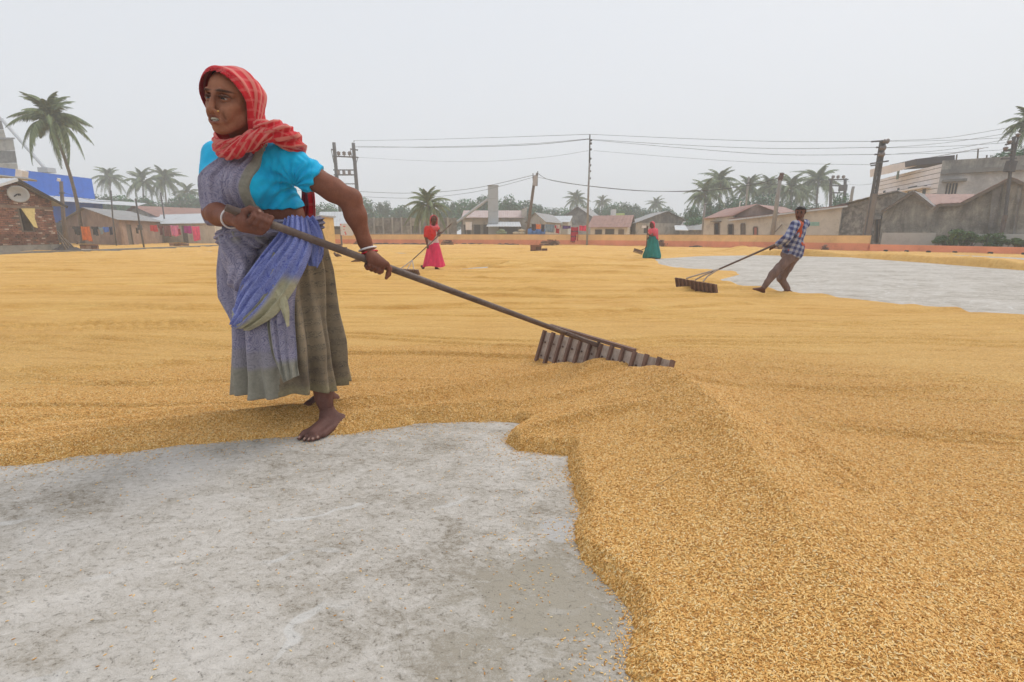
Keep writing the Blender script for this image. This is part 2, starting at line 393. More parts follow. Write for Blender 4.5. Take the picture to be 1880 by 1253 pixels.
def grain_color(t, vec, rnd):
    """straw-gold husks; rnd picks the single grain"""
    return t.ramp(rnd, [(0.0, (0.36, 0.150, 0.028)), (0.14, (0.65, 0.325, 0.078)), (0.45, (0.84, 0.495, 0.155)), (0.80, (0.90, 0.61, 0.24)), (1.0, (0.90, 0.73, 0.42))])
def mat_grainbed():
    t = NT('paddy_bed'); c = t.coord('Object')
    nz = t.n('ShaderNodeTexNoise'); nz.inputs['Scale'].default_value = 34; nz.inputs['Detail'].default_value = 2; t.l(c, nz.inputs['Vector'])
    wv = t.n('ShaderNodeVectorMath', operation='MULTIPLY_ADD'); t.l(nz.outputs['Color'], wv.inputs[0]); wv.inputs[1].default_value = (0.035, 0.035, 0.0); t.l(c, wv.inputs[2])
    mp = t.n('ShaderNodeMapping'); t.l(wv.outputs[0], mp.inputs['Vector']); mp.inputs['Scale'].default_value = (1, 2.3, 1); mp.inputs['Rotation'].default_value = (0, 0, 0.25)
    v = t.n('ShaderNodeTexVoronoi'); v.inputs['Scale'].default_value = 105; t.l(mp.outputs[0], v.inputs['Vector'])
    sepc = t.n('ShaderNodeSeparateColor'); t.l(v.outputs['Color'], sepc.inputs[0])
    base = grain_color(t, c, sepc.outputs[0])
    gap = t.ramp(v.outputs['Distance'], [(0.30, 0.0), (0.75, 1.0)])
    base = t.mix(t.math('MULTIPLY', gap, 0.55), base, (0.36, 0.19, 0.05))
    # farther away the separate husks blend together
    cd = t.n('ShaderNodeNewGeometry')
    sep = t.n('ShaderNodeSeparateXYZ'); t.l(cd.outputs['Position'], sep.inputs[0])
    mean = (0.79, 0.475, 0.140)
    cs = t.coord('Object', scale=(0.10, 1.0, 1), rot=(0, 0, 0.05))
    st = t.noise(cs, 5.0, 8, 0.72, 0.8); st2 = t.noise(t.coord('Object', scale=(0.35, 1.4, 1)), 14, 7, 0.78, 0.5); cl = t.noise(c, 1.1, 5, 0.6)
    farc = t.ramp(t.math('ADD', t.math('ADD', t.math('MULTIPLY', st, 0.42), t.math('MULTIPLY', st2, 0.38)), t.math('MULTIPLY', cl, 0.2)), [(0.38, (0.60, 0.300, 0.062)), (0.47, (0.72, 0.405, 0.105)), (0.54, mean), (0.64, (0.85, 0.575, 0.205))])
    fac = t.ramp(t.math('MULTIPLY', sep.outputs[1], 0.1), [(0.28, 0.25), (0.60, 0.86), (0.95, 1.0)])
    col = t.mix(fac, base, farc)
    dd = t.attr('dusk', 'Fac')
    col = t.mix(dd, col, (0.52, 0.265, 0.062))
    g3 = t.noise(t.coord('Object', scale=(1, 1.7, 1), rot=(0, 0, .3)), 75, 5, 0.85, .5); g4 = t.noise(t.coord('Object', scale=(1, 2.0, 1)), 22, 6, 0.85, .5)
    col = t.mix(t.ramp(g3, [(.30, .62), (.46, 0.0)]), col, (0.36, 0.17, 0.045)); col = t.mix(t.ramp(g4, [(.36, .38), (.50, 0.0)]), col, (0.40, 0.19, 0.05)); col = t.mix(t.ramp(g3, [(.54, 0.0), (.70, .5)]), col, (0.86, 0.66, 0.34))
    m = t.set(col, 0.75, 0, 0.18)
    hb = t.math('SUBTRACT', t.math('ADD', t.math('MULTIPLY', st2, 0.6), t.math('MULTIPLY', st, 1.0)), t.math('MULTIPLY', v.outputs['Distance'], 0.35))
    t.bump(hb, 1.0, 0.016)
    return m
def mat_grain():
    t = NT('paddy_grain'); oi = t.n('ShaderNodeObjectInfo'); c = t.coord('Object', scale=(1, 1, 1))
    base = grain_color(t, c, oi.outputs['Random'])
    return t.set(base, 0.55, 0, 0.3)
M_CONC = mat_concrete(); M_BED = mat_grainbed(); M_GRAIN = mat_grain()

# ---- far ground (bare earth and scrub round the yard)
t = NT('dry_earth'); c = t.coord('Object'); n1 = t.noise(c, 0.35, 6, 0.6); n2 = t.noise(c, 5, 5, 0.6)
M_EARTH = t.set(t.ramp(t.math('ADD', t.math('MULTIPLY', n1, 0.6), t.math('MULTIPLY', n2, 0.4)), [(0.35, (0.10, 0.11, 0.05)), (0.5, (0.20, 0.17, 0.11)), (0.65, (0.30, 0.25, 0.17))]), 0.95)
g = MB().box((0, 95, -0.28), (520, 300, 0.5)); o = g.build('ground', M_EARTH); tag(o, kind='structure')
yard_poly = [(-60, -8), (60, -8), (60, 60), (-60, 60)]
# concrete slab of the yard, fine near the camera
x, y, f = fan(0.25, 75, 120, -math.pi * 0.62, math.pi * 0.62, 140, -0.6)
me = np_mesh('concrete_yard', np.stack([x, y, 0.0 + 0 * x], -1), f); o = link_mesh('concrete_yard', me, M_CONC); tag(o, 'worn grey concrete slab of the drying yard, bare at the near left', None, kind='structure')
o.location.z = 0.0
# grain bed
x, y, f = fan(0.75, 64, 1560, R(-66), R(66), 440)
FAR_LINE = None
z = grain_height(x, y)
me = np_mesh('grain_bed', np.stack([x, y, z], -1), f)
# tone: flank shade painted along the pushed-up rows, plus redder, damp turned grain
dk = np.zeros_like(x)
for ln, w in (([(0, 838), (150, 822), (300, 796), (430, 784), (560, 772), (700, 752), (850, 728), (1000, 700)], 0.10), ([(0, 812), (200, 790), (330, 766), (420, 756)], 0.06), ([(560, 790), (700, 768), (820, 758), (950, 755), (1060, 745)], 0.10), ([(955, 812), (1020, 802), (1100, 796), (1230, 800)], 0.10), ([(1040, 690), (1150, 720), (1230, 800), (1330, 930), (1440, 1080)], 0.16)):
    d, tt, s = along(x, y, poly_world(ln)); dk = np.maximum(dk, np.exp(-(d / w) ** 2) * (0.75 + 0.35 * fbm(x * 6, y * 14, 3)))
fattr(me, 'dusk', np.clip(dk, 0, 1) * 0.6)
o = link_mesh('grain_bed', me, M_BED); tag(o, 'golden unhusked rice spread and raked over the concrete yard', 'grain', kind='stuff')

# separate grains lying on the near part of the bed and strayed on the slab
GRAINS = 1900000
def scatter_points():
    P = []; 
    def area(n, x0, x1, y0, y1):
        return RNG.uniform(x0, x1, n), RNG.uniform(y0, y1, n)
    px_, py_ = area(GRAINS, -3.2, 4.1, 0.55, 4.2)
    # keep roughly what is in view, thin out with distance
    rr = np.sqrt(px_ ** 2 + py_ ** 2)
    keep = (np.abs(px_) < py_ * 1.18 + 0.25) & (RNG.uniform(0, 1, len(px_)) < np.clip(1.12 - 0.30 * (rr - 0.9), 0.0, 1))
    px_, py_ = px_[keep], py_[keep]
    h = grain_height(px_, py_)
    on = h > 0.0015
    e = 0.004
    hx = (grain_height(px_ + e, py_) - h) / e; hy = (grain_height(px_, py_ + e) - h) / e
    # few strays on the slab, denser near the bed's edge
    d = seg_dist(px_, py_, BARE_W[0]); stray = (~on) & (RNG.uniform(0, 1, len(px_)) < 0.0035 + 0.55 * np.exp(-d / 0.012) + 0.11 * np.exp(-d / 0.10) * (fbm(px_ * 4, py_ * 4, 2) > 0))
    m = on | stray
    px_, py_, h, on, hx, hy = px_[m], py_[m], h[m], on[m], hx[m], hy[m]
    zz = np.where(on, h + RNG.uniform(-0.0005, 0.0028, len(h)), 0.0012)
    hx = np.clip(np.where(on, hx, 0), -1, 1); hy = np.clip(np.where(on, hy, 0), -1, 1)
    return np.stack([px_, py_, zz], -1), hx, hy, on
gp, ghx, ghy, gon = scatter_points()
NGR = len(gp)
yaw = RNG.normal(0.35, 1.0, NGR); tilt = RNG.normal(0, 0.22, NGR)
dx, dy = np.cos(yaw), np.sin(yaw)
slope = np.arctan(ghx * dx + ghy * dy) + np.where(gon, tilt, 0)
rot = np.stack([np.zeros(NGR), -slope, yaw], -1).astype(np.float32)
scl = RNG.normal(1.0, 0.13, NGR).astype(np.float32) * np.where(gon, 1.0, 0.85)
me = bpy.data.meshes.new('grain_points'); me.vertices.add(NGR); me.vertices.foreach_set('co', gp.astype(np.float32).ravel())
a = me.attributes.new('rot', 'FLOAT_VECTOR', 'POINT'); a.data.foreach_set('vector', rot.ravel())
a = me.attributes.new('scl', 'FLOAT', 'POINT'); a.data.foreach_set('value', scl.astype(np.float32)); me.update()
ng = bpy.data.node_groups.new('scatter_grains', 'GeometryNodeTree')
ng.interface.new_socket('Geometry', in_out='INPUT', socket_type='NodeSocketGeometry'); ng.interface.new_socket('Geometry', in_out='OUTPUT', socket_type='NodeSocketGeometry')
N = ng.nodes.new; gi = N('NodeGroupInput'); go = N('NodeGroupOutput'); sph = N('GeometryNodeMeshUVSphere'); sph.inputs['Segments'].default_value = 6; sph.inputs['Rings'].default_value = 5; sph.inputs['Radius'].default_value = 1.0
tr = N('GeometryNodeTransform'); tr.inputs['Rotation'].default_value = (0, R(90), 0); tr2 = N('GeometryNodeTransform'); tr2.inputs['Scale'].default_value = (0.0045, 0.00150, 0.00125)
sm = N('GeometryNodeSetMaterial'); sm.inputs['Material'].default_value = M_GRAIN; ss = N('GeometryNodeSetShadeSmooth')
iop = N('GeometryNodeInstanceOnPoints'); ar = N('GeometryNodeInputNamedAttribute'); ar.data_type = 'FLOAT_VECTOR'; ar.inputs['Name'].default_value = 'rot'
asn = N('GeometryNodeInputNamedAttribute'); asn.data_type = 'FLOAT'; asn.inputs['Name'].default_value = 'scl'
e2r = N('FunctionNodeEulerToRotation')
L = ng.links.new
L(sph.outputs['Mesh'], tr.inputs['Geometry']); L(tr.outputs[0], tr2.inputs['Geometry']); L(tr2.outputs[0], ss.inputs[0]); L(ss.outputs[0], sm.inputs['Geometry']); L(sm.outputs[0], iop.inputs['Instance'])
L(gi.outputs[0], iop.inputs['Points']); L(ar.outputs[0], e2r.inputs[0]); L(e2r.outputs[0], iop.inputs['Rotation']); L(asn.outputs[0], iop.inputs['Scale']); L(iop.outputs[0], go.inputs[0])
o = link_mesh('loose_grains', me); me.materials.append(M_GRAIN); tag(o, 'single husked rice grains lying on the near heap and strayed on the slab', 'grain', kind='stuff')
md = o.modifiers.new('scatter', 'NODES'); md.node_group = ng
# ================================================================== soft-body modelling: smooth unions of tapered limbs, meshed with surface nets
class Fld:
    def __init__(s): s.ops = []
    def cap(s, a, b, ra, rb=None, k=0.02, sub=False):
        a = np.array(a, float); b = np.array(b, float); rb = ra if rb is None else rb
        m = max(ra, rb) + k * 1.5 + 0.02
        s.ops.append(('c', a, b, ra, rb, k, sub, np.minimum(a, b) - m, np.maximum(a, b) + m)); return s
    def ell(s, c, r, axes=None, k=0.02, sub=False):
        c = np.array(c, float); r = np.array(r, float); A = np.eye(3) if axes is None else np.array(axes, float)
        m = max(r) + k * 1.5 + 0.02
        s.ops.append(('e', c, A, r, None, k, sub, c - m, c + m)); return s
    def chain(s, pts, rad, k=0.02, sub=False):
        for i in range(len(pts) - 1): s.cap(pts[i], pts[i + 1], rad[i], rad[i + 1], k, sub)
        return s
    def grid(s, lo, hi, h, off=0.0, far=0.2):
        n = np.ceil((np.array(hi) - np.array(lo)) / h).astype(int) + 1
        ax = [lo[i] + h * np.arange(n[i]) for i in range(3)]
        F = np.full(n, far, dtype=np.float32)
        for op in s.ops:
            kind, p, q, r1, r2, k, sub, bl, bh = op
            bl = bl - off; bh = bh + off
            i0 = [max(0, int((bl[i] - lo[i]) / h)) for i in range(3)]; i1 = [min(n[i], int((bh[i] - lo[i]) / h) + 2) for i in range(3)]
            if any(i1[i] <= i0[i] for i in range(3)): continue
            X = ax[0][i0[0]:i1[0]][:, None, None]; Y = ax[1][i0[1]:i1[1]][None, :, None]; Z = ax[2][i0[2]:i1[2]][None, None, :]
            if kind == 'c':
                e = q - p; L = max(e.dot(e), 1e-12)
                t = np.clip(((X - p[0]) * e[0] + (Y - p[1]) * e[1] + (Z - p[2]) * e[2]) / L, 0, 1)
                d = np.sqrt((X - p[0] - t * e[0]) ** 2 + (Y - p[1] - t * e[1]) ** 2 + (Z - p[2] - t * e[2]) ** 2) - (r1 + (r2 - r1) * t)
            else:
                dx, dy, dz = X - p[0], Y - p[1], Z - p[2]
                u = [(dx * q[i][0] + dy * q[i][1] + dz * q[i][2]) for i in range(3)]
                k0 = np.sqrt(sum((u[i] / r1[i]) ** 2 for i in range(3))); k1 = np.sqrt(sum((u[i] / r1[i] ** 2) ** 2 for i in range(3))) + 1e-9
                d = k0 * (k0 - 1) / k1
            d = (d - off).astype(np.float32) if not sub else (d + off).astype(np.float32)
            S = F[i0[0]:i1[0], i0[1]:i1[1], i0[2]:i1[2]]
            if sub:
                d = -d; hh = np.clip(0.5 - 0.5 * (S - d) / k, 0, 1); S[...] = S * (1 - hh) + d * hh + k * hh * (1 - hh)
            else:
                hh = np.clip(0.5 + 0.5 * (S - d) / k, 0, 1); S[...] = S * (1 - hh) + d * hh - k * hh * (1 - hh)
        return F, ax
def surf_nets(F, ax):
    """dual mesh of the zero level; negative = inside"""
    s = F < 0
    n = F.shape
    c = np.zeros((n[0] - 1, n[1] - 1, n[2] - 1), dtype=np.int8)
    for dx in (0, 1):
        for dy in (0, 1):
            for dz in (0, 1): c += s[dx:n[0] - 1 + dx, dy:n[1] - 1 + dy, dz:n[2] - 1 + dz]
    act = (c > 0) & (c < 8)
    I = np.argwhere(act); vid = -np.ones(act.shape, dtype=np.int64); vid[act] = np.arange(len(I))
    acc = np.zeros((len(I), 3)); cnt = np.zeros(len(I))
    cor = [(x, y, z) for x in (0, 1) for y in (0, 1) for z in (0, 1)]
    for a in range(8):
        for b in range(a + 1, 8):
            A, B = cor[a], cor[b]
            if sum(abs(A[i] - B[i]) for i in range(3)) != 1: continue
            fa = F[I[:, 0] + A[0], I[:, 1] + A[1], I[:, 2] + A[2]]; fb = F[I[:, 0] + B[0], I[:, 1] + B[1], I[:, 2] + B[2]]
            m = (fa < 0) != (fb < 0)
            t = np.where(m, fa / np.where(m, fa - fb, 1), 0)[:, None]
            P = np.array(A) + t * (np.array(B) - np.array(A))
            acc += np.where(m[:, None], P, 0); cnt += m
    h = np.array([ax[i][1] - ax[i][0] for i in range(3)]); o = np.array([ax[i][0] for i in range(3)])
    V = o + (I + acc / cnt[:, None]) * h
    Q = []
    for axn in range(3):
        sl0 = [slice(None)] * 3; sl1 = [slice(None)] * 3; sl0[axn] = slice(0, n[axn] - 1); sl1[axn] = slice(1, n[axn])
        a, b = s[tuple(sl0)], s[tuple(sl1)]
        E = np.argwhere(a != b)
        u, w = [(1, 2), (2, 0), (0, 1)][axn]
        ok = (E[:, u] > 0) & (E[:, w] > 0) & (E[:, u] < n[u] - 1) & (E[:, w] < n[w] - 1); E = E[ok]
        flip = ~a[E[:, 0], E[:, 1], E[:, 2]]
        def id_(du, dw):
            J = E.copy(); J[:, u] -= du; J[:, w] -= dw
            return vid[J[:, 0], J[:, 1], J[:, 2]]
        q = np.stack([id_(1, 1), id_(0, 1), id_(0, 0), id_(1, 0)], -1)
        q[flip] = q[flip][:, ::-1]
        Q.append(q)
    Q = np.concatenate(Q); Q = Q[(Q >= 0).all(1)]
    return V, Q
def vnormals(V, Q):
    nrm = np.cross(V[Q[:, 2]] - V[Q[:, 0]], V[Q[:, 3]] - V[Q[:, 1]]); N = np.zeros_like(V)
    for k in range(4): np.add.at(N, Q[:, k], nrm)
    return N / (np.linalg.norm(N, axis=1, keepdims=True) + 1e-12)
def relax(V, Q, it=1, a=0.5):
    for _ in range(it):
        S = np.zeros_like(V); c = np.zeros(len(V))
        for i in range(4):
            j = (i + 1) % 4
            np.add.at(S, Q[:, i], V[Q[:, j]]); np.add.at(S, Q[:, j], V[Q[:, i]]); np.add.at(c, Q[:, i], 1); np.add.at(c, Q[:, j], 1)
        V = V * (1 - a) + a * S / np.maximum(c, 1)[:, None]
    return V
def multi_mesh(fl, regions, off=0.0):
    """regions: list of (lo, hi, h), finest first; coarser regions leave out what a finer one already covers"""
    VS, QS, n = [], [], 0
    for i, (lo, hi, h) in enumerate(regions):
        F, ax = fl.grid(lo, hi, h, off); V, Q = surf_nets(F, ax)
        cen = V[Q].mean(1); keep = np.ones(len(Q), dtype=bool)
        for lo2, hi2, h2 in regions[:i]:
            keep &= ~((cen > np.array(lo2) + h2 * 1.2).all(1) & (cen < np.array(hi2) - h2 * 1.2).all(1))
        V = relax(V, Q, 1, 0.4)
        Q = Q[keep]; used = np.zeros(len(V), dtype=bool); used[Q.ravel()] = True
        mp = np.cumsum(used) - 1; VS.append(V[used]); QS.append(mp[Q] + n); n += used.sum()
    return np.concatenate(VS), np.concatenate(QS)
def bb(pts, m):
    p = np.array([tuple(q) for q in pts]); return p.min(0) - m, p.max(0) + m
def crom(P, n):                        # smooth curve through points
    P = np.array([tuple(p) for p in P], float); m = len(P)
    t = np.linspace(0, m - 1 - 1e-9, n); i = t.astype(int); f = (t - i)[:, None]
    p0 = P[np.maximum(i - 1, 0)]; p1 = P[i]; p2 = P[np.minimum(i + 1, m - 1)]; p3 = P[np.minimum(i + 2, m - 1)]
    return 0.5 * ((2 * p1) + (-p0 + p2) * f + (2 * p0 - 5 * p1 + 4 * p2 - p3) * f ** 2 + (-p0 + 3 * p1 - 3 * p2 + p3) * f ** 3)
def drape(name, left, right, mat, parent, bulge=0.03, folds=5, amp=0.008, nu=40, nv=80, thick=0.004, seed=0.0, crease=1.0, attrs=None, bowpow=1.0, sharp=1.0):
    """a hanging cloth between two edge curves, bowed outward and creased along its length"""
    A = crom(left, nv); B = crom(right, nv)
    u = np.linspace(0, 1, nu)[None, :, None]; v = np.linspace(0, 1, nv)[:, None]
    P = A[:, None] * (1 - u) + B[:, None] * u
    tv = np.gradient(P, axis=0); tu = np.gradient(P, axis=1); N = np.cross(tu, tv); N /= np.linalg.norm(N, axis=2, keepdims=True) + 1e-9
    view = P - np.array([0, 0, CAMH]); s = np.sign((N * view).sum(2, keepdims=True)); N = -N * s
    U = u[:, :, 0] + 0 * v; Vv = v + 0 * u[:, :, 0]
    bow = bulge * np.sin(np.pi * U) ** bowpow
    ph = 2 * np.pi * folds * (U + 0.07 * vnoise(Vv * 3 + seed, U * 2)) + seed * 7
    w = np.cos(ph) + 0.45 * np.cos(ph * 1.9 + 3 * vnoise(Vv * 4, U * 0 + seed)) + 0.5 * vnoise(U * folds * 2.2 + seed, Vv * 6)
    w = np.sign(w) * np.abs(w) ** sharp
    am = amp * (0.6 + 0.5 * vnoise(Vv * 2.5 + seed * 3, U * 1.5)) * crease
    P = P + N * (bow + w * am)[:, :, None]
    idx = np.arange(nu * nv).reshape(nv, nu)
    f = np.stack([idx[:-1, :-1], idx[:-1, 1:], idx[1:, 1:], idx[1:, :-1]], -1).reshape(-1, 4)
    top = P.reshape(-1, 3); bot = (P - N * thick).reshape(-1, 3); n = nu * nv
    rim = np.concatenate([idx[0], idx[1:, -1], idx[-1, ::-1][1:], idx[::-1, 0][1:-1]])
    rf = np.stack([rim, np.roll(rim, -1), np.roll(rim, -1) + n, rim + n], -1)[:, ::-1]
    V = np.concatenate([top, bot]); Q = np.concatenate([f, f[:, ::-1] + n, rf])
    me = np_mesh(name, V, Q); fattr(me, 'u', np.tile(U.ravel(), 2)); fattr(me, 'v', np.tile(Vv.ravel(), 2))
    if attrs:
        for k2, fn in attrs.items(): fattr(me, k2, np.tile(fn(U, Vv).ravel(), 2))
    bm = bmesh.new(); bm.from_mesh(me); bmesh.ops.recalc_face_normals(bm, faces=bm.faces); bm.to_mesh(me); bm.free()
    return link_mesh(name, me, mat, parent)
def vec(*a): return np.array(a, float)
def A3(v): return np.array(tuple(v), float)
# ================================================================== walls, houses, sheds round the yard
def tin(name, rgb, rgb2, sc=14.0, dr='X', rust=.5):
    t = NT(name); c = t.coord('Object'); n1 = t.noise(t.coord('Object', scale=(1, 1, .6)), 1.6, 6, .65); n2 = t.noise(c, 9, 5, .7)
    f = t.math('ADD', t.math('MULTIPLY', n1, .6), t.math('MULTIPLY', n2, .4))
    t.set(t.ramp(f, [(.36, rgb2), (rust, rgb), (.70, tuple(min(1, x * 1.18) for x in rgb))]), .6, 0, .3); t.bump(n2, .3, .02); return t.m
M_TINR = tin('rust_brown_tin', (.30, .155, .125), (.18, .085, .065)); M_TING = tin('grey_tin', (.30, .30, .30), (.20, .17, .15)); M_TINW = tin('pale_tin', (.52, .54, .56), (.36, .35, .34), rust=.45); M_TINP = tin('pink_rust_tin', (.46, .36, .34), (.30, .12, .09), rust=.46)
M_DARKW = simple('near_black', (.045, .042, .042), .9, .3, 3)  # plain near-black for pipes, boards, doors, dark walls and the panel behind the window
def stained(name, rgb, dark, sc=1.0, mid=.5, vs=.75):
    t = NT(name); c = t.coord('Object'); cz = t.coord('Object', scale=(1, 1, vs)); n1 = t.noise(cz, 1.3 * sc, 7, .72, .6); n2 = t.noise(c, 1.1 * sc, 6, .62); n3 = t.noise(c, 16, 4, .7)
    f = t.math('ADD', t.math('ADD', t.math('MULTIPLY', n1, .46), t.math('MULTIPLY', n2, .38)), t.math('MULTIPLY', n3, .16))
    t.set(t.ramp(f, [(mid - .09, dark), (mid, tuple((a + b) / 2 for a, b in zip(rgb, dark))), (mid + .05, rgb), (mid + .18, tuple(min(1, x * 1.2) for x in rgb))]), .92, 0, .15); t.bump(t.math('ADD', n3, n2), .5, .02); return t.m
M_PLAST = stained('stained_plaster', (.44, .41, .36), (.22, .20, .175), 1, .44); M_CONW = stained('weathered_concrete', (.26, .25, .235), (.115, .11, .105)); M_BLK = stained('blackened_plaster', (.40, .375, .33), (.15, .145, .13), 1.0, .51, .3)
M_BRPL = stained('brown_brick_wall', (.36, .25, .195), (.24, .165, .13)); M_CREAM = stained('cream_plaster', (.56, .51, .43), (.36, .32, .27), 1, .42)
M_PEACH = stained('peach_paint', (.72, .475, .230), (.58, .37, .18), .6, .40); M_SALMON = stained('salmon_paint', (.70, .285, .170), (.50, .20, .12), .6, .40)
M_WOOD = simple('grey_wood', (.17, .14, .115), .85, .35, 8, .3); M_PIPE = simple('galvanised_steel', (.48, .50, .52), .5, .15, 6)
M_BLUEP = simple('blue_sheet', (.020, .145, .62), .55, .18, 1.2); M_WHITE = simple('white_wall_paint', (.78, .73, .71), .8, .12, 2.0); M_GLASS = simple('dark_window', (.03, .033, .035), .25, .3, 4, spec=.5)
M_CONCG = simple('old_grey_cement', (.22, .215, .20), .95, .35, 2.5, .4)
M_YEL = simple('yellow_paint', (.64, .42, .14), .85, .2, 2); M_LIME = simple('lime_paint', (.52, .62, .16), .85, .15, 2)

def seg_wall(name, pts, th, z0, z1, mat, parent=None):
    """a straight run of wall between ground points (mitred), z1 per point"""
    m = MB(); n = len(pts); P = [Vector((p[0], p[1], 0)) for p in pts]; z1 = z1 if isinstance(z1, (list, tuple)) else [z1] * n
    off = []
    for i in range(n):
        a = (P[min(i + 1, n - 1)] - P[max(i - 1, 0)]).normalized(); off.append(Vector((-a.y, a.x, 0)) * th / 2)
    for i in range(n - 1):
        lo = [P[i] - off[i], P[i + 1] - off[i + 1], P[i + 1] + off[i + 1], P[i] + off[i]]
        lo = [p + Vector((0, 0, z0)) for p in lo]; hi = [Vector((lo[0].x, lo[0].y, z1[i])), Vector((lo[1].x, lo[1].y, z1[i + 1])), Vector((lo[2].x, lo[2].y, z1[i + 1])), Vector((lo[3].x, lo[3].y, z1[i]))]
        m.hexa(lo, hi)
    bm = m.build(name, mat, parent); return bm
# ---- boundary wall, peach over salmon
wp = [G(px, py) for px, py in ((560, 448.6), (965, 450.6), (1080, 451.5), (1300, 455), (1480, 459), (1594, 462))]
bw = empty('boundary_wall', (wp[2].x, wp[2].y, 0), 0, 'long low yard wall painted peach above and salmon below', 'wall')
seg_wall('salmon_base', wp, .26, -.05, .42, M_SALMON, bw); seg_wall('peach_top', wp, .22, .42, .82, M_PEACH, bw); seg_wall('coping', wp, .25, .82, .85, simple('worn_coping', (.50, .34, .20), .9, .3, 3), bw); rebase(bw)
wq = [G(px, py) for px, py in ((1596, 462.2), (1700, 464), (1880, 468), (2150, 475))]
b2 = empty('boundary_wall', (wq[1].x, wq[1].y, 0), 0, 'knee-high salmon wall running past the blackened gabled sheds', 'wall'); seg_wall('salmon_base', wq, .24, -.05, [.38, .36, .33, .3], M_SALMON, b2)
seg_wall('coping', wq, .27, [.38, .36, .33, .3][0] - .4, .02, M_SALMON, b2); rebase(b2)
for i, (px, py) in enumerate(((1624, 463), (1662, 464), (1702, 465), (1750, 466), (1815, 467.5), (1877, 469))):
    p = G(px, py); h = MB(); h.tube([p + Vector((0, -.16, .07)), p + Vector((0, .02, .07))], .05, 10); o = h.build('drain_pipe', M_DARKW, None); tag(o, ['black drain outlet nearest the corner where the wall steps down', 'black drain outlet in front of the smaller blackened gable', 'black drain outlet below the dip between the two gables', 'black drain outlet below the tallest shrub', 'black drain outlet below the buttress foot', 'black drain outlet closest to the right edge of the photo'][i], 'pipe', 'drain outlets along the salmon wall')
# grey strip wall behind it
gw = [W(1618, 440, 27.4), W(1716, 440, 26.2)]; o = seg_wall('strip_wall', gw, .2, 0, .98, simple('light_cement', (.42, .42, .40), .9, .15, 2)); tag(o, 'low pale cement wall below the smaller blackened gable', 'wall')
gw = [W(1790, 440, 25.2), W(1990, 440, 23.5)]; o = seg_wall('strip_wall', gw, .2, 0, .92, simple('light_cement', (.42, .42, .40), .9, .15, 2)); tag(o, 'low pale cement wall behind the green shrubs', 'wall')

def wall_quad_open(mb, A, B, z0, z1, th, holes):
    """vertical wall A-B with rectangular openings (u0,u1,za,zb in metres along / height), real thickness"""
    A = Vector((A.x, A.y, 0)); B = Vector((B.x, B.y, 0)); L = (B - A).length; t_ = (B - A).normalized(); n = Vector((-t_.y, t_.x, 0)) * th
    us = sorted({0, L} | {h[0] for h in holes} | {h[1] for h in holes}); zs = sorted({z0, z1} | {h[2] for h in holes} | {h[3] for h in holes})
    for i in range(len(us) - 1):
        for j in range(len(zs) - 1):
            u, z = (us[i] + us[i + 1]) / 2, (zs[j] + zs[j + 1]) / 2
            if any(h[0] < u < h[1] and h[2] < z < h[3] for h in holes): continue
            a, b = A + t_ * us[i], A + t_ * us[i + 1]; lo = [a, b, b + n, a + n]
            mb.hexa([p + Vector((0, 0, zs[j])) for p in lo], [p + Vector((0, 0, zs[j + 1])) for p in lo])
def roof_sheets(A, B, C, D, mat, parent, w=.9, th=.05, name='roof_sheet'):
    """sloping roof A-B (eave) D-C (ridge) made of overlapping corrugated sheets"""
    A, B, C, D = map(Vector, (A, B, C, D)); L = (B - A).length; n = max(1, int(L / w)); nrm = (B - A).cross(D - A).normalized(); nrm = nrm if nrm.z > 0 else -nrm
    for i in range(n):
        u0, u1 = i / n, (i + 1.03) / n; u1 = min(u1, 1.0)
        m = MB(); k = 8; vs = []; fs = []
        for j in range(k + 1):
            u = u0 + (u1 - u0) * j / k; o = nrm * ((.018 if j % 2 else 0) + .006 * (i % 2) + random.uniform(0, .008) * 0)
            vs += [A.lerp(B, u) + o, D.lerp(C, u) + o, D.lerp(C, u) + o - nrm * th * .5, A.lerp(B, u) + o - nrm * th * .5]
        for j in range(k):
            a = j * 4
            for q in range(4): fs.append((a + q, a + (q + 1) % 4, a + 4 + (q + 1) % 4, a + 4 + q))
        fs += [(0, 1, 2, 3), (k * 4, k * 4 + 3, k * 4 + 2, k * 4 + 1)]
        m.add(vs, fs); mm = mat if not isinstance(mat, (list, tuple)) else mat[i % len(mat)]; m.build(name, mm, parent)
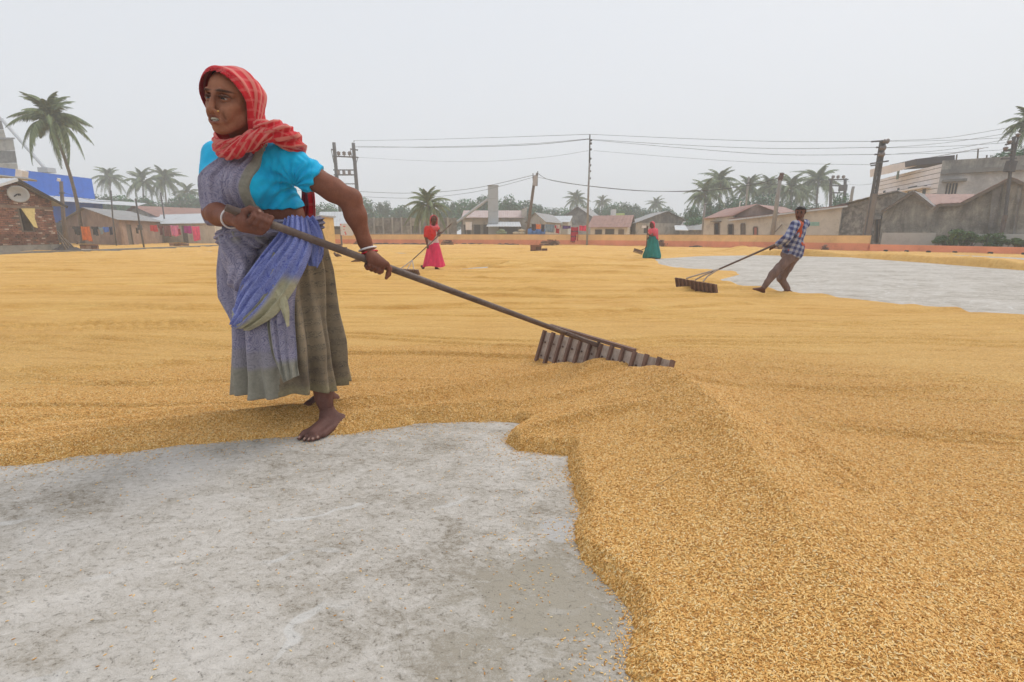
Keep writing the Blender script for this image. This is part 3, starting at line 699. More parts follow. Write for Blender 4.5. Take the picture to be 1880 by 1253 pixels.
def house(A, B, C, ze, zr, wall, roof, name, label, cat, holesAB=(), holesBC=(), over=.35, gable='AB', sheetw=1.1, gmat=None, frames=True, wmat=None, group=None):
    """parallelogram house; A-B and B-C are the two sides seen; the gable stands on AB or on BC"""
    A, B, C = [Vector((p.x, p.y, 0)) for p in (A, B, C)]; D = A + C - B
    r = empty(name, ((A + C) / 2)[:], 0, label, cat, group); m = MB()
    wall_quad_open(m, A, B, 0, ze, .15, holesAB); 
    n2 = [B, C]; t_ = (C - B).normalized(); wall_quad_open(m, B + t_ * .155, C, 0, ze, .15, [(h[0] - .155, h[1] - .155, h[2], h[3]) for h in holesBC])
    m.build('wall', wall, r)
    bk = MB(); nrm = Vector((-(D - C).y, (D - C).x, 0)).normalized(); bk.prism([C + nrm * .0, D, D + Vector((0, 0, ze)), C + Vector((0, 0, ze))], ((A - D).normalized() * .0 + (B - C).normalized() * .15)); bk.prism([D, A + (D - A).normalized() * .16, A + (D - A).normalized() * .16 + Vector((0, 0, ze)), D + Vector((0, 0, ze))], (B - A).normalized() * .15); bk.build('rear_wall', wall, r)
    if gable == 'AB': g0, g1, q1, q0 = A, B, C, D
    else: g0, g1, q1, q0 = B, C, D, A
    mid, mid2 = (g0 + g1) / 2, (q0 + q1) / 2; Z = Vector((0, 0, 1)); bw_ = (q0 - g0).normalized()
    gm = MB(); gm.prism([g0 + Z * ze, g1 + Z * ze, mid + Z * zr], bw_ * .15); gm.build('gable', gmat or wall, r)
    al = (g1 - g0).normalized(); e0, e1 = g0 - al * over, g1 + al * over; dz = (zr - ze) / ((g1 - g0).length / 2) * over
    o0, o1 = -bw_ * over, bw_ * over
    roof_sheets(e1 + o0 + Z * (ze - dz + .04), q1 + al * over + o1 + Z * (ze - dz + .04), mid2 + o1 + Z * (zr + .04), mid + o0 + Z * (zr + .04), roof, r, sheetw)
    roof_sheets(q0 - al * over + o1 + Z * (ze - dz + .04), e0 + o0 + Z * (ze - dz + .04), mid + o0 + Z * (zr + .04), mid2 + o1 + Z * (zr + .04), roof, r, sheetw)
    for (P0, P1, hs) in ((A, B, holesAB), (B, C, holesBC)):
        t_ = (P1 - P0).normalized(); n_ = Vector((-t_.y, t_.x, 0)); rot = Matrix((t_, n_, Z)).transposed()
        for h in hs:
            w, hh_ = h[1] - h[0], h[3] - h[2]; c = P0 + t_ * (h[0] + w / 2) + Z * (h[2] + hh_ / 2)
            nm = 'door' if h[2] < .15 else 'window'
            p = MB().box(c + n_ * .10, (w, .03, hh_), rot).build(nm, (wmat or (M_WOOD if nm == 'door' else M_GLASS)), r)
            f = MB(); 
            for sx in (-1, 1): f.box(c + t_ * sx * (w / 2 - .03) + n_ * .04, (.06, .07, hh_ - .004), rot)
            f.box(c + Z * (hh_ / 2 - .03) + n_ * .04, (w - .125, .066, .06), rot); f.build('frame', M_WOOD, p)
    rebase(r); return r
def K(px, d): return Wx(px, d, 0.0)
def KZ(px, d, z=1.0): return Wx(px, d, z)

# ---- left: brick house with a gable end
PA, PBk = Wx(-62, 23.0, 1.0), Wx(104, 27.6, 1.0); PA.z = PBk.z = 0
bh = empty('brick_house', ((PA + PBk) / 2)[:], 0, 'rough brick house with satellite dish and yellow cloth hanging in its window', 'house')
tdir = (PBk - PA).normalized(); nout = Vector((tdir.y, -tdir.x, 0)); Lf = (PBk - PA).length; back = -nout
def fac_uz(px, py):                     # where the view ray through a pixel meets the gable wall: distance along it and height
    a, b, c = ray(px, py); dv = Vector((a, b, c)); den = dv.x * nout.x + dv.y * nout.y; k = (PA.x * nout.x + PA.y * nout.y) / den
    p = Vector((dv.x * k, dv.y * k, CAMH + dv.z * k)); return (p - PA).dot(tdir), p.z
ue, zeR = fac_uz(92, 370.4); ua, za = fac_uz(19, 330); Lf = fac_uz(110, 456)[0]; ue = Lf
zeL = zeR
w0, w1 = fac_uz(33, 383), fac_uz(64, 424); hole = (w0[0], w1[0], w1[1] + .0, w0[1])
mm = MB(); Bk2 = PA + tdir * Lf
wall_quad_open(mm, PA, Bk2, 0, zeR, .2, [hole]); mm.build('mortar_wall', simple('old_mortar', (.115, .088, .072), .95, .3, 6), bh)
MB().prism([PA + Vector((0, 0, zeR)) + back * .0, Bk2 + Vector((0, 0, zeR)), PA + tdir * ua + Vector((0, 0, za))], back * .2).build('gable', MATS['old_mortar'], bh)
t = NT('burnt_brick'); a_ = t.attr('tone'); n1 = t.noise(t.coord('Object'), 3.0, 5, .65); t.set(t.mix(1.0, a_, t.ramp(n1, [(.35, .62), (.62, 1.08)]), 'MULTIPLY'), .92, 0, .12); t.bump(t.noise(t.coord('Object'), 30, 4, .7), .5, .01); M_BRICK = t.m
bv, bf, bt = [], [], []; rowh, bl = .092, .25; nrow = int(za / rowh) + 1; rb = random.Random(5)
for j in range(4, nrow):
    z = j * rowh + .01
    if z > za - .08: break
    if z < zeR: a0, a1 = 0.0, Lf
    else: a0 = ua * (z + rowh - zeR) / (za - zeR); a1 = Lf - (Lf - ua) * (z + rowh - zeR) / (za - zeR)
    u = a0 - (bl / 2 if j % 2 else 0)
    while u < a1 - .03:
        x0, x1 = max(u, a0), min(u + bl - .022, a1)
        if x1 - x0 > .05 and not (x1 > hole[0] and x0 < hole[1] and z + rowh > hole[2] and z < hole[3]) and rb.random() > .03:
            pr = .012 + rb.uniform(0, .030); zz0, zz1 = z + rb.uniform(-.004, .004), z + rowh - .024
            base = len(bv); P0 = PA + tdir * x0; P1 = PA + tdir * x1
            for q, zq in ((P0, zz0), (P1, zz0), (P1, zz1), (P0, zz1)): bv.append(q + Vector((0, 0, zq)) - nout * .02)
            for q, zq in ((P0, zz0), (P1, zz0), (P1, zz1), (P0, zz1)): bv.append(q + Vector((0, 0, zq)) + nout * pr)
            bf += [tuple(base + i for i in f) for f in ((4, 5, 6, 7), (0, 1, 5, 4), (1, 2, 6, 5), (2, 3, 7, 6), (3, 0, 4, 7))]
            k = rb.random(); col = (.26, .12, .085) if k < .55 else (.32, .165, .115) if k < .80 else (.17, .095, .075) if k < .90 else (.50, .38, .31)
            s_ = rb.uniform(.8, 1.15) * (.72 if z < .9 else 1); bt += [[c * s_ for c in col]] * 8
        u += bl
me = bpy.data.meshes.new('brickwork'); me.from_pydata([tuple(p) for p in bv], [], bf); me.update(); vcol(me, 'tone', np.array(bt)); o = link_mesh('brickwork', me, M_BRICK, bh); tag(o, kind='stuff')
MB().prism([PA + Vector((0, 0, 0)) + nout * .10, Bk2 + nout * .10, Bk2 + nout * .10 + Vector((0, 0, .36)), PA + nout * .10 + Vector((0, 0, .36))], back * .28).build('plinth', M_CONCG, bh)
MB().prism([PA + nout * .06 + Vector((0, 0, hole[3])), Bk2 + nout * .06 + Vector((0, 0, hole[3])), Bk2 + nout * .06 + Vector((0, 0, hole[3] + .14)), PA + nout * .06 + Vector((0, 0, hole[3] + .14))], back * .2).build('lintel', simple('lintel_cement', (.20, .15, .12), .9, .3, 5), bh)
MB().prism([Bk2, Bk2 + back * 6, Bk2 + back * 6 + Vector((0, 0, zeR)), Bk2 + Vector((0, 0, zeR))], tdir * -.19).build('side_wall', MATS['old_mortar'], bh)
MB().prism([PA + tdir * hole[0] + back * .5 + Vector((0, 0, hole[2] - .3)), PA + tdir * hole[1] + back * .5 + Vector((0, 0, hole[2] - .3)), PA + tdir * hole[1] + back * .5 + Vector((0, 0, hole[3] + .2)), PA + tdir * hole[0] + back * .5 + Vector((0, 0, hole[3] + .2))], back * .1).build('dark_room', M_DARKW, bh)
ov = .55; Zv = Vector((0, 0, 1)); rid = PA + tdir * ua + Zv * (za + .05)
sl_ = (za - zeR) / (Lf - ua); eR = Bk2 + tdir * ov + Zv * (zeR - sl_ * ov + .05); sl2 = (za - zeR) / ua; eL = PA - tdir * .3 + Zv * (zeR - sl2 * .3 + .05)
roof_sheets(eR + nout * .35, eR + back * 6, rid + back * 6, rid + nout * .35, M_TING, bh, 1.0); roof_sheets(eL + back * 6, eL + nout * .35, rid + nout * .35, rid + back * 6, M_TINW, bh, 1.0)
MB().beam(eR + nout * .37 - Zv * .06, rid + nout * .37 - Zv * .06, .05, .12).build('barge_board', M_DARKW, bh); MB().beam(eL + nout * .37 - Zv * .06, rid + nout * .37 - Zv * .06, .05, .12).build('barge_board', M_TINW, bh)
# frame and the cloth in the window
fr = MB(); hc_ = PA + tdir * (hole[0] + hole[1]) / 2; rot = Matrix((tdir, back, Zv)).transposed()
for u in (hole[0] + .03, hole[1] - .03): fr.box(PA + tdir * u + Zv * (hole[2] + hole[3]) / 2 + back * .05, (.06, .08, hole[3] - hole[2] - .004), rot)
fr.build('window_frame', M_WOOD, bh)
rebase(bh)
def wallp(px, py, out): u, z = fac_uz(px, py); return PA + tdir * u + Zv * z + nout * out
cu = MB(); cpts = [wallp(36, 383, .06), wallp(61, 383, .07), wallp(59, 400, .11), wallp(64, 419, .14), wallp(57, 417, .14), wallp(50, 405, .10)]; cu.prism(cpts, nout * .02); o = cu.build('curtain', simple('yellow_cloth', (.62, .50, .22), .9, .2, 8)); tag(o, 'yellow cloth hanging askew in the brick house window', 'cloth')
# satellite dish
dc = wallp(17, 356.5, .45); bm = bmesh.new(); bmesh.ops.create_uvsphere(bm, u_segments=28, v_segments=16, radius=1.0); bmesh.ops.delete(bm, geom=[v for v in bm.verts if v.co.z > -.62], context='VERTS')
for v in bm.verts: v.co = Vector((v.co.x * .58, v.co.y * .58, (v.co.z + .62) * .45))
me = bpy.data.meshes.new('dish'); bm.to_mesh(me); bm.free(); me.polygons.foreach_set('use_smooth', np.ones(len(me.polygons), dtype=bool))
ds = empty('satellite_dish', wallp(17, 375, .05)[:], 0, 'grey round satellite dish on the brick gable wall', 'satellite dish')
q = (Vector((0, 0, CAMH)) - dc + Vector((3, 0, 6))).to_track_quat('Z', 'Y').to_matrix().to_4x4(); me.transform(Matrix.Translation(dc) @ q); o = link_mesh('reflector', me, simple('dish_grey', (.42, .42, .41), .5, .1, 5), ds); sol = o.modifiers.new('thickness', 'SOLIDIFY'); sol.thickness = .02
MB().tube([dc, dc + q.to_3x3() @ Vector((0, -.1, .42))], .02, 6).build('feed_arm', M_DARKW, ds); MB().tube([dc - nout * .05, wallp(17, 368, .02)], .03, 8).build('bracket', M_DARKW, ds); MB().box(dc + q.to_3x3() @ Vector((0, -.1, .44)), (.08, .08, .1)).build('receiver', M_DARKW, ds); rebase(ds)

# ---- left: kerb of the drain, bricks on it
kp = [G(px, py) for px, py in ((-60, 473), (0, 468.6), (70, 465.8), (160, 463.4), (260, 459.2), (330, 456.4), (410, 452.6), (520, 449.5))]
o = seg_wall('drain_kerb', kp, .35, -.02, .12, M_CONCG); tag(o, None, None, kind='structure')
# ---- left: blue hall
b0, b1 = K(-40, 40.5), K(189, 52.5); bb_ = empty('blue_hall', ((b0 + b1) / 2)[:], 0, 'long bright blue sheet-clad hall behind the brick house', 'building')
zt = 6.35; dv_ = (b1 - b0).normalized(); nb = Vector((-dv_.y, dv_.x, 0)); nbs = 9
for i in range(nbs):
    a, b = b0.lerp(b1, i / nbs), b0.lerp(b1, (i + .994) / nbs); MB().prism([a + Zv * 4.35, b + Zv * 4.35, b + Zv * zt, a + Zv * zt], nb * .12 * (1 if i % 2 else 1.25)).build('wall_panel', M_BLUEP, bb_)
bb1 = K(205, 53.3); MB().prism([b0 + nb * .3, bb1 + nb * .3, bb1 + nb * .3 + Zv * 4.3, b0 + nb * .3 + Zv * 4.3], nb * .2).build('wall', M_BLUEP, bb_)
MB().prism([b0 + nb * .2, bb1 + nb * .2, bb1 + nb * .2 + Zv * 1.9, b0 + nb * .2 + Zv * 1.9], nb * .05).build('dark_base', M_CONW, bb_)
roof_sheets(b0 - nb * .5 + Zv * 3.85, K(262, 54.5) + Zv * 3.75, bb1 + nb * .1 + dv_ * 6 + Zv * 4.3, b0 + nb * .1 + Zv * 4.3, M_TINW, bb_, 2.2)
MB().prism([b0 + nb * .3 + Zv * 6.3, b1 + nb * .3 + Zv * 6.3, b1 + nb * 9 + Zv * 6.3, b0 + nb * 9 + Zv * 6.3], Zv * .1).build('roof', M_TING, bb_); rebase(bb_)
a = W(40, 322, 39); MBx = MB().box(a, (.5, .5, .75), Matrix.Rotation(.3, 3, 'Y')); o = MBx.build('lamp_box', M_WHITE); tag(o, 'white box lamp tilted above the tin roof by the blue hall', 'lamp')
o = MB().prism([W(-30, 320, 34), W(68, 331, 36), W(68, 334, 36.5), W(-30, 324.5, 34.5)], Vector((-1.5, 1.0, .25))).build('canopy', M_TING); tag(o, 'thin grey tin canopy between the brick house and the blue hall', 'canopy')
# tower
tw = empty('tower', K(-5, 62)[:], 0, 'grey clad tapering tower at the far left edge', 'tower')
def tier(x0, x1, x2, x3, y0, y1, d, nm, nb=3):
    for k in range(nb):
        f0, f1 = k / nb, (k + .97) / nb; ya, yb = y1 + (y0 - y1) * f0, y1 + (y0 - y1) * f1; la, lb = x0 + (x2 - x0) * f0, x0 + (x2 - x0) * f1; ra, rb_ = x1 + (x3 - x1) * f0, x1 + (x3 - x1) * f1
        MB().prism([W(la, ya, d), W(ra, ya, d), W(rb_, yb, d), W(lb, yb, d)], Vector((-4, .6, 0))).build(nm, M_CONW if k % 2 else M_PLAST, tw)
tier(-60, 35, -50, 24, 254, 322, 62, 'cladding', 3); tier(-50, 11, -40, -2, 205, 254, 62.5, 'cladding', 3); MB().prism([W(-62, 256, 61.6), W(27, 256, 61.6), W(27, 253, 61.6), W(-62, 252, 61.6)], Vector((-4.8, .9, 0))).build('ledge', M_TING, tw); rebase(tw)
pp = empty('conveyor_pipe', K(88, 58)[:], 0, 'slanting grey pipe running down from the tower to the hall roof', 'pipe'); MB().tube([W(3, 219, 60), W(84, 311, 56)], .17, 10).build('pipe', M_PIPE, pp); MB().box(W(86, 313, 56), (1.1, 1, .5)).build('hopper', M_PIPE, pp); rebase(pp)

# ---- left: shed with brick gable, row house
house(K(122, 47), K(226, 38.5), K(300, 46), 1.95, 3.0, M_BRPL, M_TING, 'gable_shed', 'grey-roofed shed with brown brick gable behind the hanging orange cloth', 'shed', [], [(1.0, 1.9, 0.0, 1.62), (2.6, 3.1, .9, 1.4)], .5, 'AB', 1.2)
house(K(228, 58), K(300, 52), K(420, 58), 2.6, 3.75, M_CREAM, M_TINR, 'row_house', 'long row house with rust-brown tin roof behind the pink washing', 'house', [], [], .4, 'AB', 1.4)
house(K(262, 50), K(398, 44.5), K(440, 51), 1.85, 2.75, M_CREAM, M_TINW, 'row_house', 'low pale house with light tin roof and washing along its wall', 'house', [(1.5, 2.6, .0, 1.5), (5.2, 6.1, .8, 1.4), (7.0, 7.8, 0.0, 1.6)], [], .4, 'BC', 1.4)
house(K(395, 48), K(480, 46), K(500, 53), 1.9, 2.9, M_CONW, M_TING, 'row_house', 'shadowed grey house half hidden behind the woman in purple', 'house', [(1.0, 2.0, .0, 1.6)], [], .4, 'BC', 1.4)
o = MB().prism([G(118, 447), G(232, 449), G(232, 449) + Zv * .75, G(118, 447) + Zv * .75], Vector((0, .2, 0))).build('mud_wall', M_CONW); tag(o, 'low grey mud wall under the dark washing by the shed', 'wall')

# ---- behind the wall: yellow booth, sheds, panel wall, mill shed
bt_ = empty('booth', K(578, 38)[:], 0, 'narrow yellow booth just beside the woman in purple', 'booth')
MB().prism([K(566, 38.6), K(587, 38.2), K(587, 38.2) + Zv * 2.15, K(566, 38.6) + Zv * 2.25], Vector((.3, 2.6, 0))).build('wall', M_YEL, bt_); MB().prism([K(564, 38.4) + Zv * 2.26, K(588.5, 38.0) + Zv * 2.16, K(588.5, 38.0) + Zv * 2.26, K(564, 38.4) + Zv * 2.36], Vector((.3, 3, 0))).build('roof', M_TING, bt_); MB().box(K(588, 38.1) + Zv * 1.0, (.16, .16, 2.1)).build('post', M_YEL, bt_); rebase(bt_)
house(K(592, 50), K(645, 50), K(650, 56), 1.7, 3.05, M_DARKW, M_TINW, 'lean_to', 'dark open lean-to with pale tin roof behind the reaching arm', 'shed', [(.6, 2.2, 0, 1.3)], [], .35, 'BC', 1.0)
pw = empty('panel_wall', K(740, 56)[:], 0, 'tall dark concrete panel wall behind the small palm', 'wall')
for i in range(11):
    x0, x1 = 655 + i * 16.8, 655 + (i + 1) * 16.8
    for j, (z0, z1) in enumerate(((0, .85), (.86, 1.70), (1.71, 2.55))): MB().prism([K(x0 + .8, 56) + Zv * z0, K(x1 - .8, 56) + Zv * z0, K(x1 - .8, 56) + Zv * z1, K(x0 + .8, 56) + Zv * z1], Vector((0, .10 + .03 * ((i + j) % 3), 0))).build('panel', M_CONW if (i * 3 + j) % 4 else M_BLK, pw)
    MB().box(K(x0, 55.95) + Zv * 1.32, (.16, .2, 2.64)).build('post', simple('pale_cement_post', (.36, .35, .33), .9, .2, 4), pw)
rebase(pw)
ml = empty('mill_shed', K(905, 60)[:], 0, 'open mill shed with rusty pink tin roof and square steel chimney', 'shed')
roof_sheets(K(848, 59) + Zv * ZH(400, 59), K(962, 59) + Zv * ZH(400, 59), K(962, 64) + Zv * (ZH(387, 64)), K(852, 64) + Zv * ZH(387, 64), M_TINP, ml, .9)
MB().prism([K(850, 59.6) + Zv * 1.9, K(966, 59.6) + Zv * 1.9, K(966, 59.6) + Zv * 2.72, K(850, 59.6) + Zv * 2.72], Vector((0, .2, 0))).build('upper_wall', M_PLAST, ml)
MB().prism([K(848, 66), K(966, 66), K(966, 66) + Zv * 3.4, K(848, 66) + Zv * 3.4], Vector((0, .2, 0))).build('rear_wall', M_DARKW, ml)
for px in (850, 868, 885, 903, 953, 964): MB().box(K(px, 59.8) + Zv * .95, (.35, .35, 1.9)).build('column', M_CONCG, ml)
roof_sheets(K(893, 55) + Zv * 1.62, K(957, 55) + Zv * 1.62, K(954, 59) + Zv * 2.2, K(898, 59) + Zv * 2.2, M_TINW, ml, 1.0, name='awning_sheet')
MB().prism([K(958, 59.4), K(967, 59.4), K(967, 59.4) + Zv * 3.9, K(958, 59.4) + Zv * 3.6], Vector((0, 5, 0))).build('end_wall', M_PLAST, ml); rebase(ml)
ch = empty('chimney', K(906, 57)[:], 0, 'tall square galvanised steel duct standing over the mill shed', 'chimney')
for k in range(4):
    z0, z1 = .6 + k * 1.36, .6 + (k + .985) * 1.36; MB().box(K(906, 57.4) + Zv * (z0 + z1) / 2, (1.14, .9, z1 - z0)).build('duct_section', simple('pale_steel', (.40, .44, .47), .5, .1, 2), ch)
MB().box(K(906, 57.4) + Zv * 6.1, (1.24, 1.0, .07)).build('rim', M_PIPE, ch); rebase(ch)
o = MB().tube([W(838, 409, 58), W(896, 366, 57.4)], .16, 10).build('feed_pipe', M_PIPE); tag(o, 'slanting steel pipe leading up to the square duct', 'pipe')
tk = empty('water_tank', K(861, 56)[:], 0, 'small white drum on a stand before the mill shed', 'tank'); MB().tube([K(861, 56) + Zv * 1.25, K(861, 56) + Zv * 2.05], .36, 14).build('drum', M_WHITE, tk); MB().tube([K(861, 56) + Zv * 2.05, K(861, 56) + Zv * 2.12], .39, 14).build('lid', M_WHITE, tk)
for sx in (-.25, .25): MB().box(K(861, 56) + Vector((sx, 0, .62)), (.08, .08, 1.24)).build('leg', M_CONCG, tk)
rebase(tk)
t = NT('woven_sack'); n1 = t.noise(t.coord('Object'), 30, 3, .6); t.set(t.ramp(n1, [(.4, (.42, .34, .22)), (.6, (.62, .54, .40))]), .9); M_SACK = t.m; M_SACKG = simple('green_sack', (.20, .26, .16), .9, .3, 6)
def sack(p, s=(.55, .32, .26), rz=0, mat=None, label='', group=None):
    bm = bmesh.new(); bmesh.ops.create_cube(bm, size=1); bmesh.ops.subdivide_edges(bm, edges=bm.edges, cuts=3, use_grid_fill=True)
    for v in bm.verts:
        c = v.co; r = c.length; k = .62 + .38 * (.5 / max(abs(c.x), abs(c.y), abs(c.z), .01)) * 1.0; n_ = c.normalized() * .56; v.co = c.lerp(n_, .55); v.co.z *= 1 - .25 * abs(c.x) * 2
        v.co = Vector((v.co.x * s[0], v.co.y * s[1], v.co.z * s[2])) + Vector([random.uniform(-.008, .008) for _ in range(3)])
    me = bpy.data.meshes.new('sack'); bm.to_mesh(me); bm.free(); me.polygons.foreach_set('use_smooth', np.ones(len(me.polygons), dtype=bool)); o = link_mesh('sack', me, mat or M_SACK); o.location = p; o.rotation_euler = (0, 0, rz); tag(o, label, 'sack', group); return o
for px, z, lab, mt in ((916, .95, 'greenish sack at the left of the pair under the steel awning', M_SACKG), (925, .95, 'greenish sack at the right of the pair under the steel awning', M_SACKG), (921, 1.18, 'greenish sack topping the pair under the steel awning', M_SACKG), (947, .92, 'straw coloured sack low down left of the end wall', M_SACK), (957, .92, 'straw coloured sack low down against the end wall', M_SACK), (957.5, 1.20, 'straw coloured sack on top against the end wall', M_SACK)):
    sack(K(px, 54.6) + Zv * z, (.68, .4, .3), 0, mt, lab, 'sacks under the mill awning')
o = MB().box(K(936, 54.8) + Zv * .4, (4.6, 1.0, .8)).build('loading_platform', M_CONCG); tag(o, 'cement loading platform under the stacked sacks', 'platform')
house(K(966, 58), K(1001, 54), K(1030, 62), 2.15, 3.1, M_PLAST, M_TING, 'small_house', 'small pale house behind the leaning pole', 'house', [(.6, 1.4, .9, 1.6)], [], .3, 'AB', 1.2)
house(K(990, 66), K(1042, 64), K(1050, 70), 2.3, 3.1, M_CREAM, M_TINW, 'small_house', 'low house with whitish tin roof behind the blue drums', 'house', [], [], .3, 'BC', 1.2)
house(K(1012, 72), K(1108, 70), K(1125, 82), 2.0, 4.5, M_PLAST, M_TING, 'gable_shed', 'broad shed with a high grey gable behind the washing', 'shed', [(2, 3, .8, 1.6)], [], .5, 'AB', 1.6, gmat=M_CONW)
house(K(1083, 52), K(1150, 50), K(1160, 58), 1.55, 2.75, M_CREAM, M_TINR, 'row_house', 'low house with rust-red tin roof right of the tall pole', 'house', [(.5, 1.3, .7, 1.3), (1.6, 2.6, .7, 1.35), (3.0, 3.6, 0.1, 1.3)], [], .35, 'BC', 1.2)
lg = empty('lime_house', K(1133, 92)[:], 0, 'bright lime green upper storey showing above the roofs', 'building'); MB().box(K(1132, 92) + Zv * 2.2, (1.9, 3, 4.3)).build('wall', M_LIME, lg); MB().box(K(1124, 91) + Zv * 2.5, (.6, 2, 5.0)).build('stair_tower', M_WHITE, lg); MB().box(K(1141, 90.3) + Zv * 3.3, (.5, .1, .5)).build('window', M_WHITE, lg); rebase(lg)
house(K(1143, 62), K(1166, 54), K(1270, 60), 2.0, 3.3, M_PLAST, M_TING, 'gable_shed', 'dark shed behind the woman in green with pale roof edge', 'shed', [], [(1.3, 2.0, .9, 1.6), (2.4, 3.2, .8, 1.5)], .4, 'BC', 1.4, gmat=M_CONW)
o = MB().prism([K(1238, 50) + Zv * 1.25, K(1262, 50) + Zv * 1.2, K(1256, 52) + Zv * 1.7, K(1236, 52) + Zv * 1.7], Vector((0, 0, -.06))).build('tin_sheet', M_TINW); tag(o, 'small pale tin sheet roof behind the far brick heap', 'roof')
house(K(1246, 54), K(1300, 50), K(1310, 58), 1.25, 2.2, M_CONW, M_TING, 'small_house', 'low bluish grey house left of the pale row at the right', 'house', [], [], .3, 'BC', 1.2)
# ================================================================== right side: pale row, stone wall, blackened gables, two-storey house
FL0, FL1 = Wx(1290, 37.0, 1.0), Wx(1950, 24.0, 1.0)
def fline(px, py, setback=0.0):          # point on the row's front plane seen in a pixel
    t_ = (Vector((FL1.x, FL1.y, 0)) - Vector((FL0.x, FL0.y, 0))).normalized(); n_ = Vector((-t_.y, t_.x, 0)); o = Vector((FL0.x, FL0.y, 0)) + n_ * setback
    a, b, c = ray(px, py); k = (o.x * n_.x + o.y * n_.y) / (a * n_.x + b * n_.y); return Vector((a * k, b * k, CAMH + c * k))
ft = (Vector((FL1.x - FL0.x, FL1.y - FL0.y, 0))).normalized(); fn = Vector((-ft.y, ft.x, 0)); 
def fground(p): return Vector((p.x, p.y, 0))
def facade(name, pix, mat, parent, sb=0.0, th=.22):
    P = [fline(px, py, sb) for px, py in pix]; poly = [fground(P[0])] + P + [fground(P[-1])]
    return MB().prism(poly, fn * th).build(name, mat, parent)
def roof_over(parent, pix, mat, sb, depth, w=1.2, over=.25):
    for (a, b) in zip(pix[:-1], pix[1:]):
        A, B = fline(*a, sb) - fn * over + Zv * .03, fline(*b, sb) - fn * over + Zv * .03
        roof_sheets(A, B, B + fn * depth, A + fn * depth, mat, parent, w)
def opening(parent, px0, px1, y0, y1, sb, nm, mat=None, canopy=False):
    a, b, c, d = fline(px0, y1, sb), fline(px1, y1, sb), fline(px1, y0, sb), fline(px0, y0, sb); a.z = b.z = (a.z + b.z) / 2; c.z = d.z = (c.z + d.z) / 2
    o = MB().prism([p - fn * .03 for p in (a, b, c, d)], fn * .10).build(nm, mat or M_DARKW, parent)
    f = MB(); f.beam(a - fn * .05, d - fn * .05, .06, .07); f.beam(b - fn * .05, c - fn * .05, .06, .07); f.beam(d - fn * .055 + Zv * .03, c - fn * .055 + Zv * .03, .05, .07); f.build('frame', M_WOOD, o)
    if canopy: MB().prism([d + Zv * .12 - ft * .15, c + Zv * .12 + ft * .15, c + Zv * .12 + ft * .15 - fn * .45, d + Zv * .12 - ft * .15 - fn * .45], Zv * .07).build('canopy', M_CONCG, parent)
    return o
r = empty('pale_house', fground(fline(1345, 430)), 0, 'pale house with brown tin roof and dark gable, leftmost of the right row', 'house')
facade('wall', [(1293, 401), (1346, 395.5)], M_CREAM, r, .6); facade('gable_wall', [(1347, 396), (1391, 376.5), (1428, 391)], stained('dark_gable', (.28, .22, .20), (.18, .14, .125)), r, .9)
A, B = fline(1290, 402, .3), fline(1347, 396.5, .5); C_, D_ = fline(1391, 376, 1.0), fline(1352, 386, 4.0)
roof_sheets(A, B, fline(1391, 376, 1.0) + Zv * .05, fline(1330, 384.5, 7.0), M_TINR, r, .9); roof_sheets(fline(1391, 375.8, .7), fline(1432, 391.5, .7), fline(1432, 391.5, .7) + fn * 5, fline(1391, 375.8, .7) + fn * 5, M_TINR, r, 1.0)
for px0, px1, y0, y1 in ((1312.5, 1320.5, 411, 433), ): opening(r, px0, px1, y0, y1, .6, 'door', canopy=True)
rebase(r)
r = empty('pale_house', fground(fline(1440, 430)), 0, 'long stained cream building with red door marks behind the man in the checked shirt', 'house')
facade('wall', [(1341, 404.5), (1424, 396), (1546, 380)], M_CREAM, r, 0); roof_over(r, [(1338, 403), (1424, 394.5), (1556, 377)], M_TINR, 0, 6.0, 1.2)
e = MB(); e.beam(fline(1338, 405, -.3), fline(1556, 379, -.3), .05, .10); e.build('eave_board', M_TINW, r)
opening(r, 1337.5, 1346.5, 413, 433, 0, 'door'); opening(r, 1361, 1368, 412, 433, 0, 'door', M_WOOD); o = opening(r, 1384, 1391, 418, 433, 0, 'door', simple('faded_red_paint', (.45, .16, .13), .8, .2, 5)); tag(o, 'faded red door')
MB().prism([fline(1487, 415, -.02), fline(1504, 415, -.02), fline(1504, 408, -.02), fline(1487, 408, -.02)], fn * .015).build('painted_patch', simple('mint_paint', (.30, .50, .42), .8, .2, 5), r)
MB().beam(fline(1418, 432, -.25), fline(1436, 412, -.05), .05, .05).build('prop', M_WOOD, r)
rebase(r)
r = empty('stone_wall_shed', fground(fline(1575, 430)), 0, 'rough dark stone-walled shed beside the twin-rail pole', 'shed')
facade('wall', [(1546.5, 379), (1600, 364), (1648, 353), (1660, 355)], stained('rough_black_stone', (.34, .32, .29), (.12, .115, .105), 3.2, .50), r, .25); roof_over(r, [(1540, 378), (1600, 363), (1650, 352)], M_TING, .25, 6, 1.2, .35)
opening(r, 1607, 1614, 402, 446, .25, 'door'); MB().beam(fline(1602, 401, .1), fline(1618, 400, .1), .25, .18).build('lintel', M_CONCG, r); rebase(r)
r = empty('gabled_shed', fground(fline(1665, 430)), 0, 'blackened cement shed with small pointed gable', 'shed')
facade('wall', [(1622, 388), (1677, 353.5), (1709, 378), (1722, 380)], M_BLK, r, .0, .3); roof_over(r, [(1619, 388), (1677, 351.5), (1712, 379)], M_TING, 0, 7, 1.2, .3)
for a, b in (((1619, 389.5), (1677, 353)), ((1677, 353), (1712, 380.5))): MB().beam(fline(*a, -.32), fline(*b, -.32), .06, .13).build('barge_board', M_WOOD, r)
rebase(r)
r = empty('gabled_shed', fground(fline(1800, 430)), 0, 'large blackened cement shed with streaked gable at the right edge', 'shed')
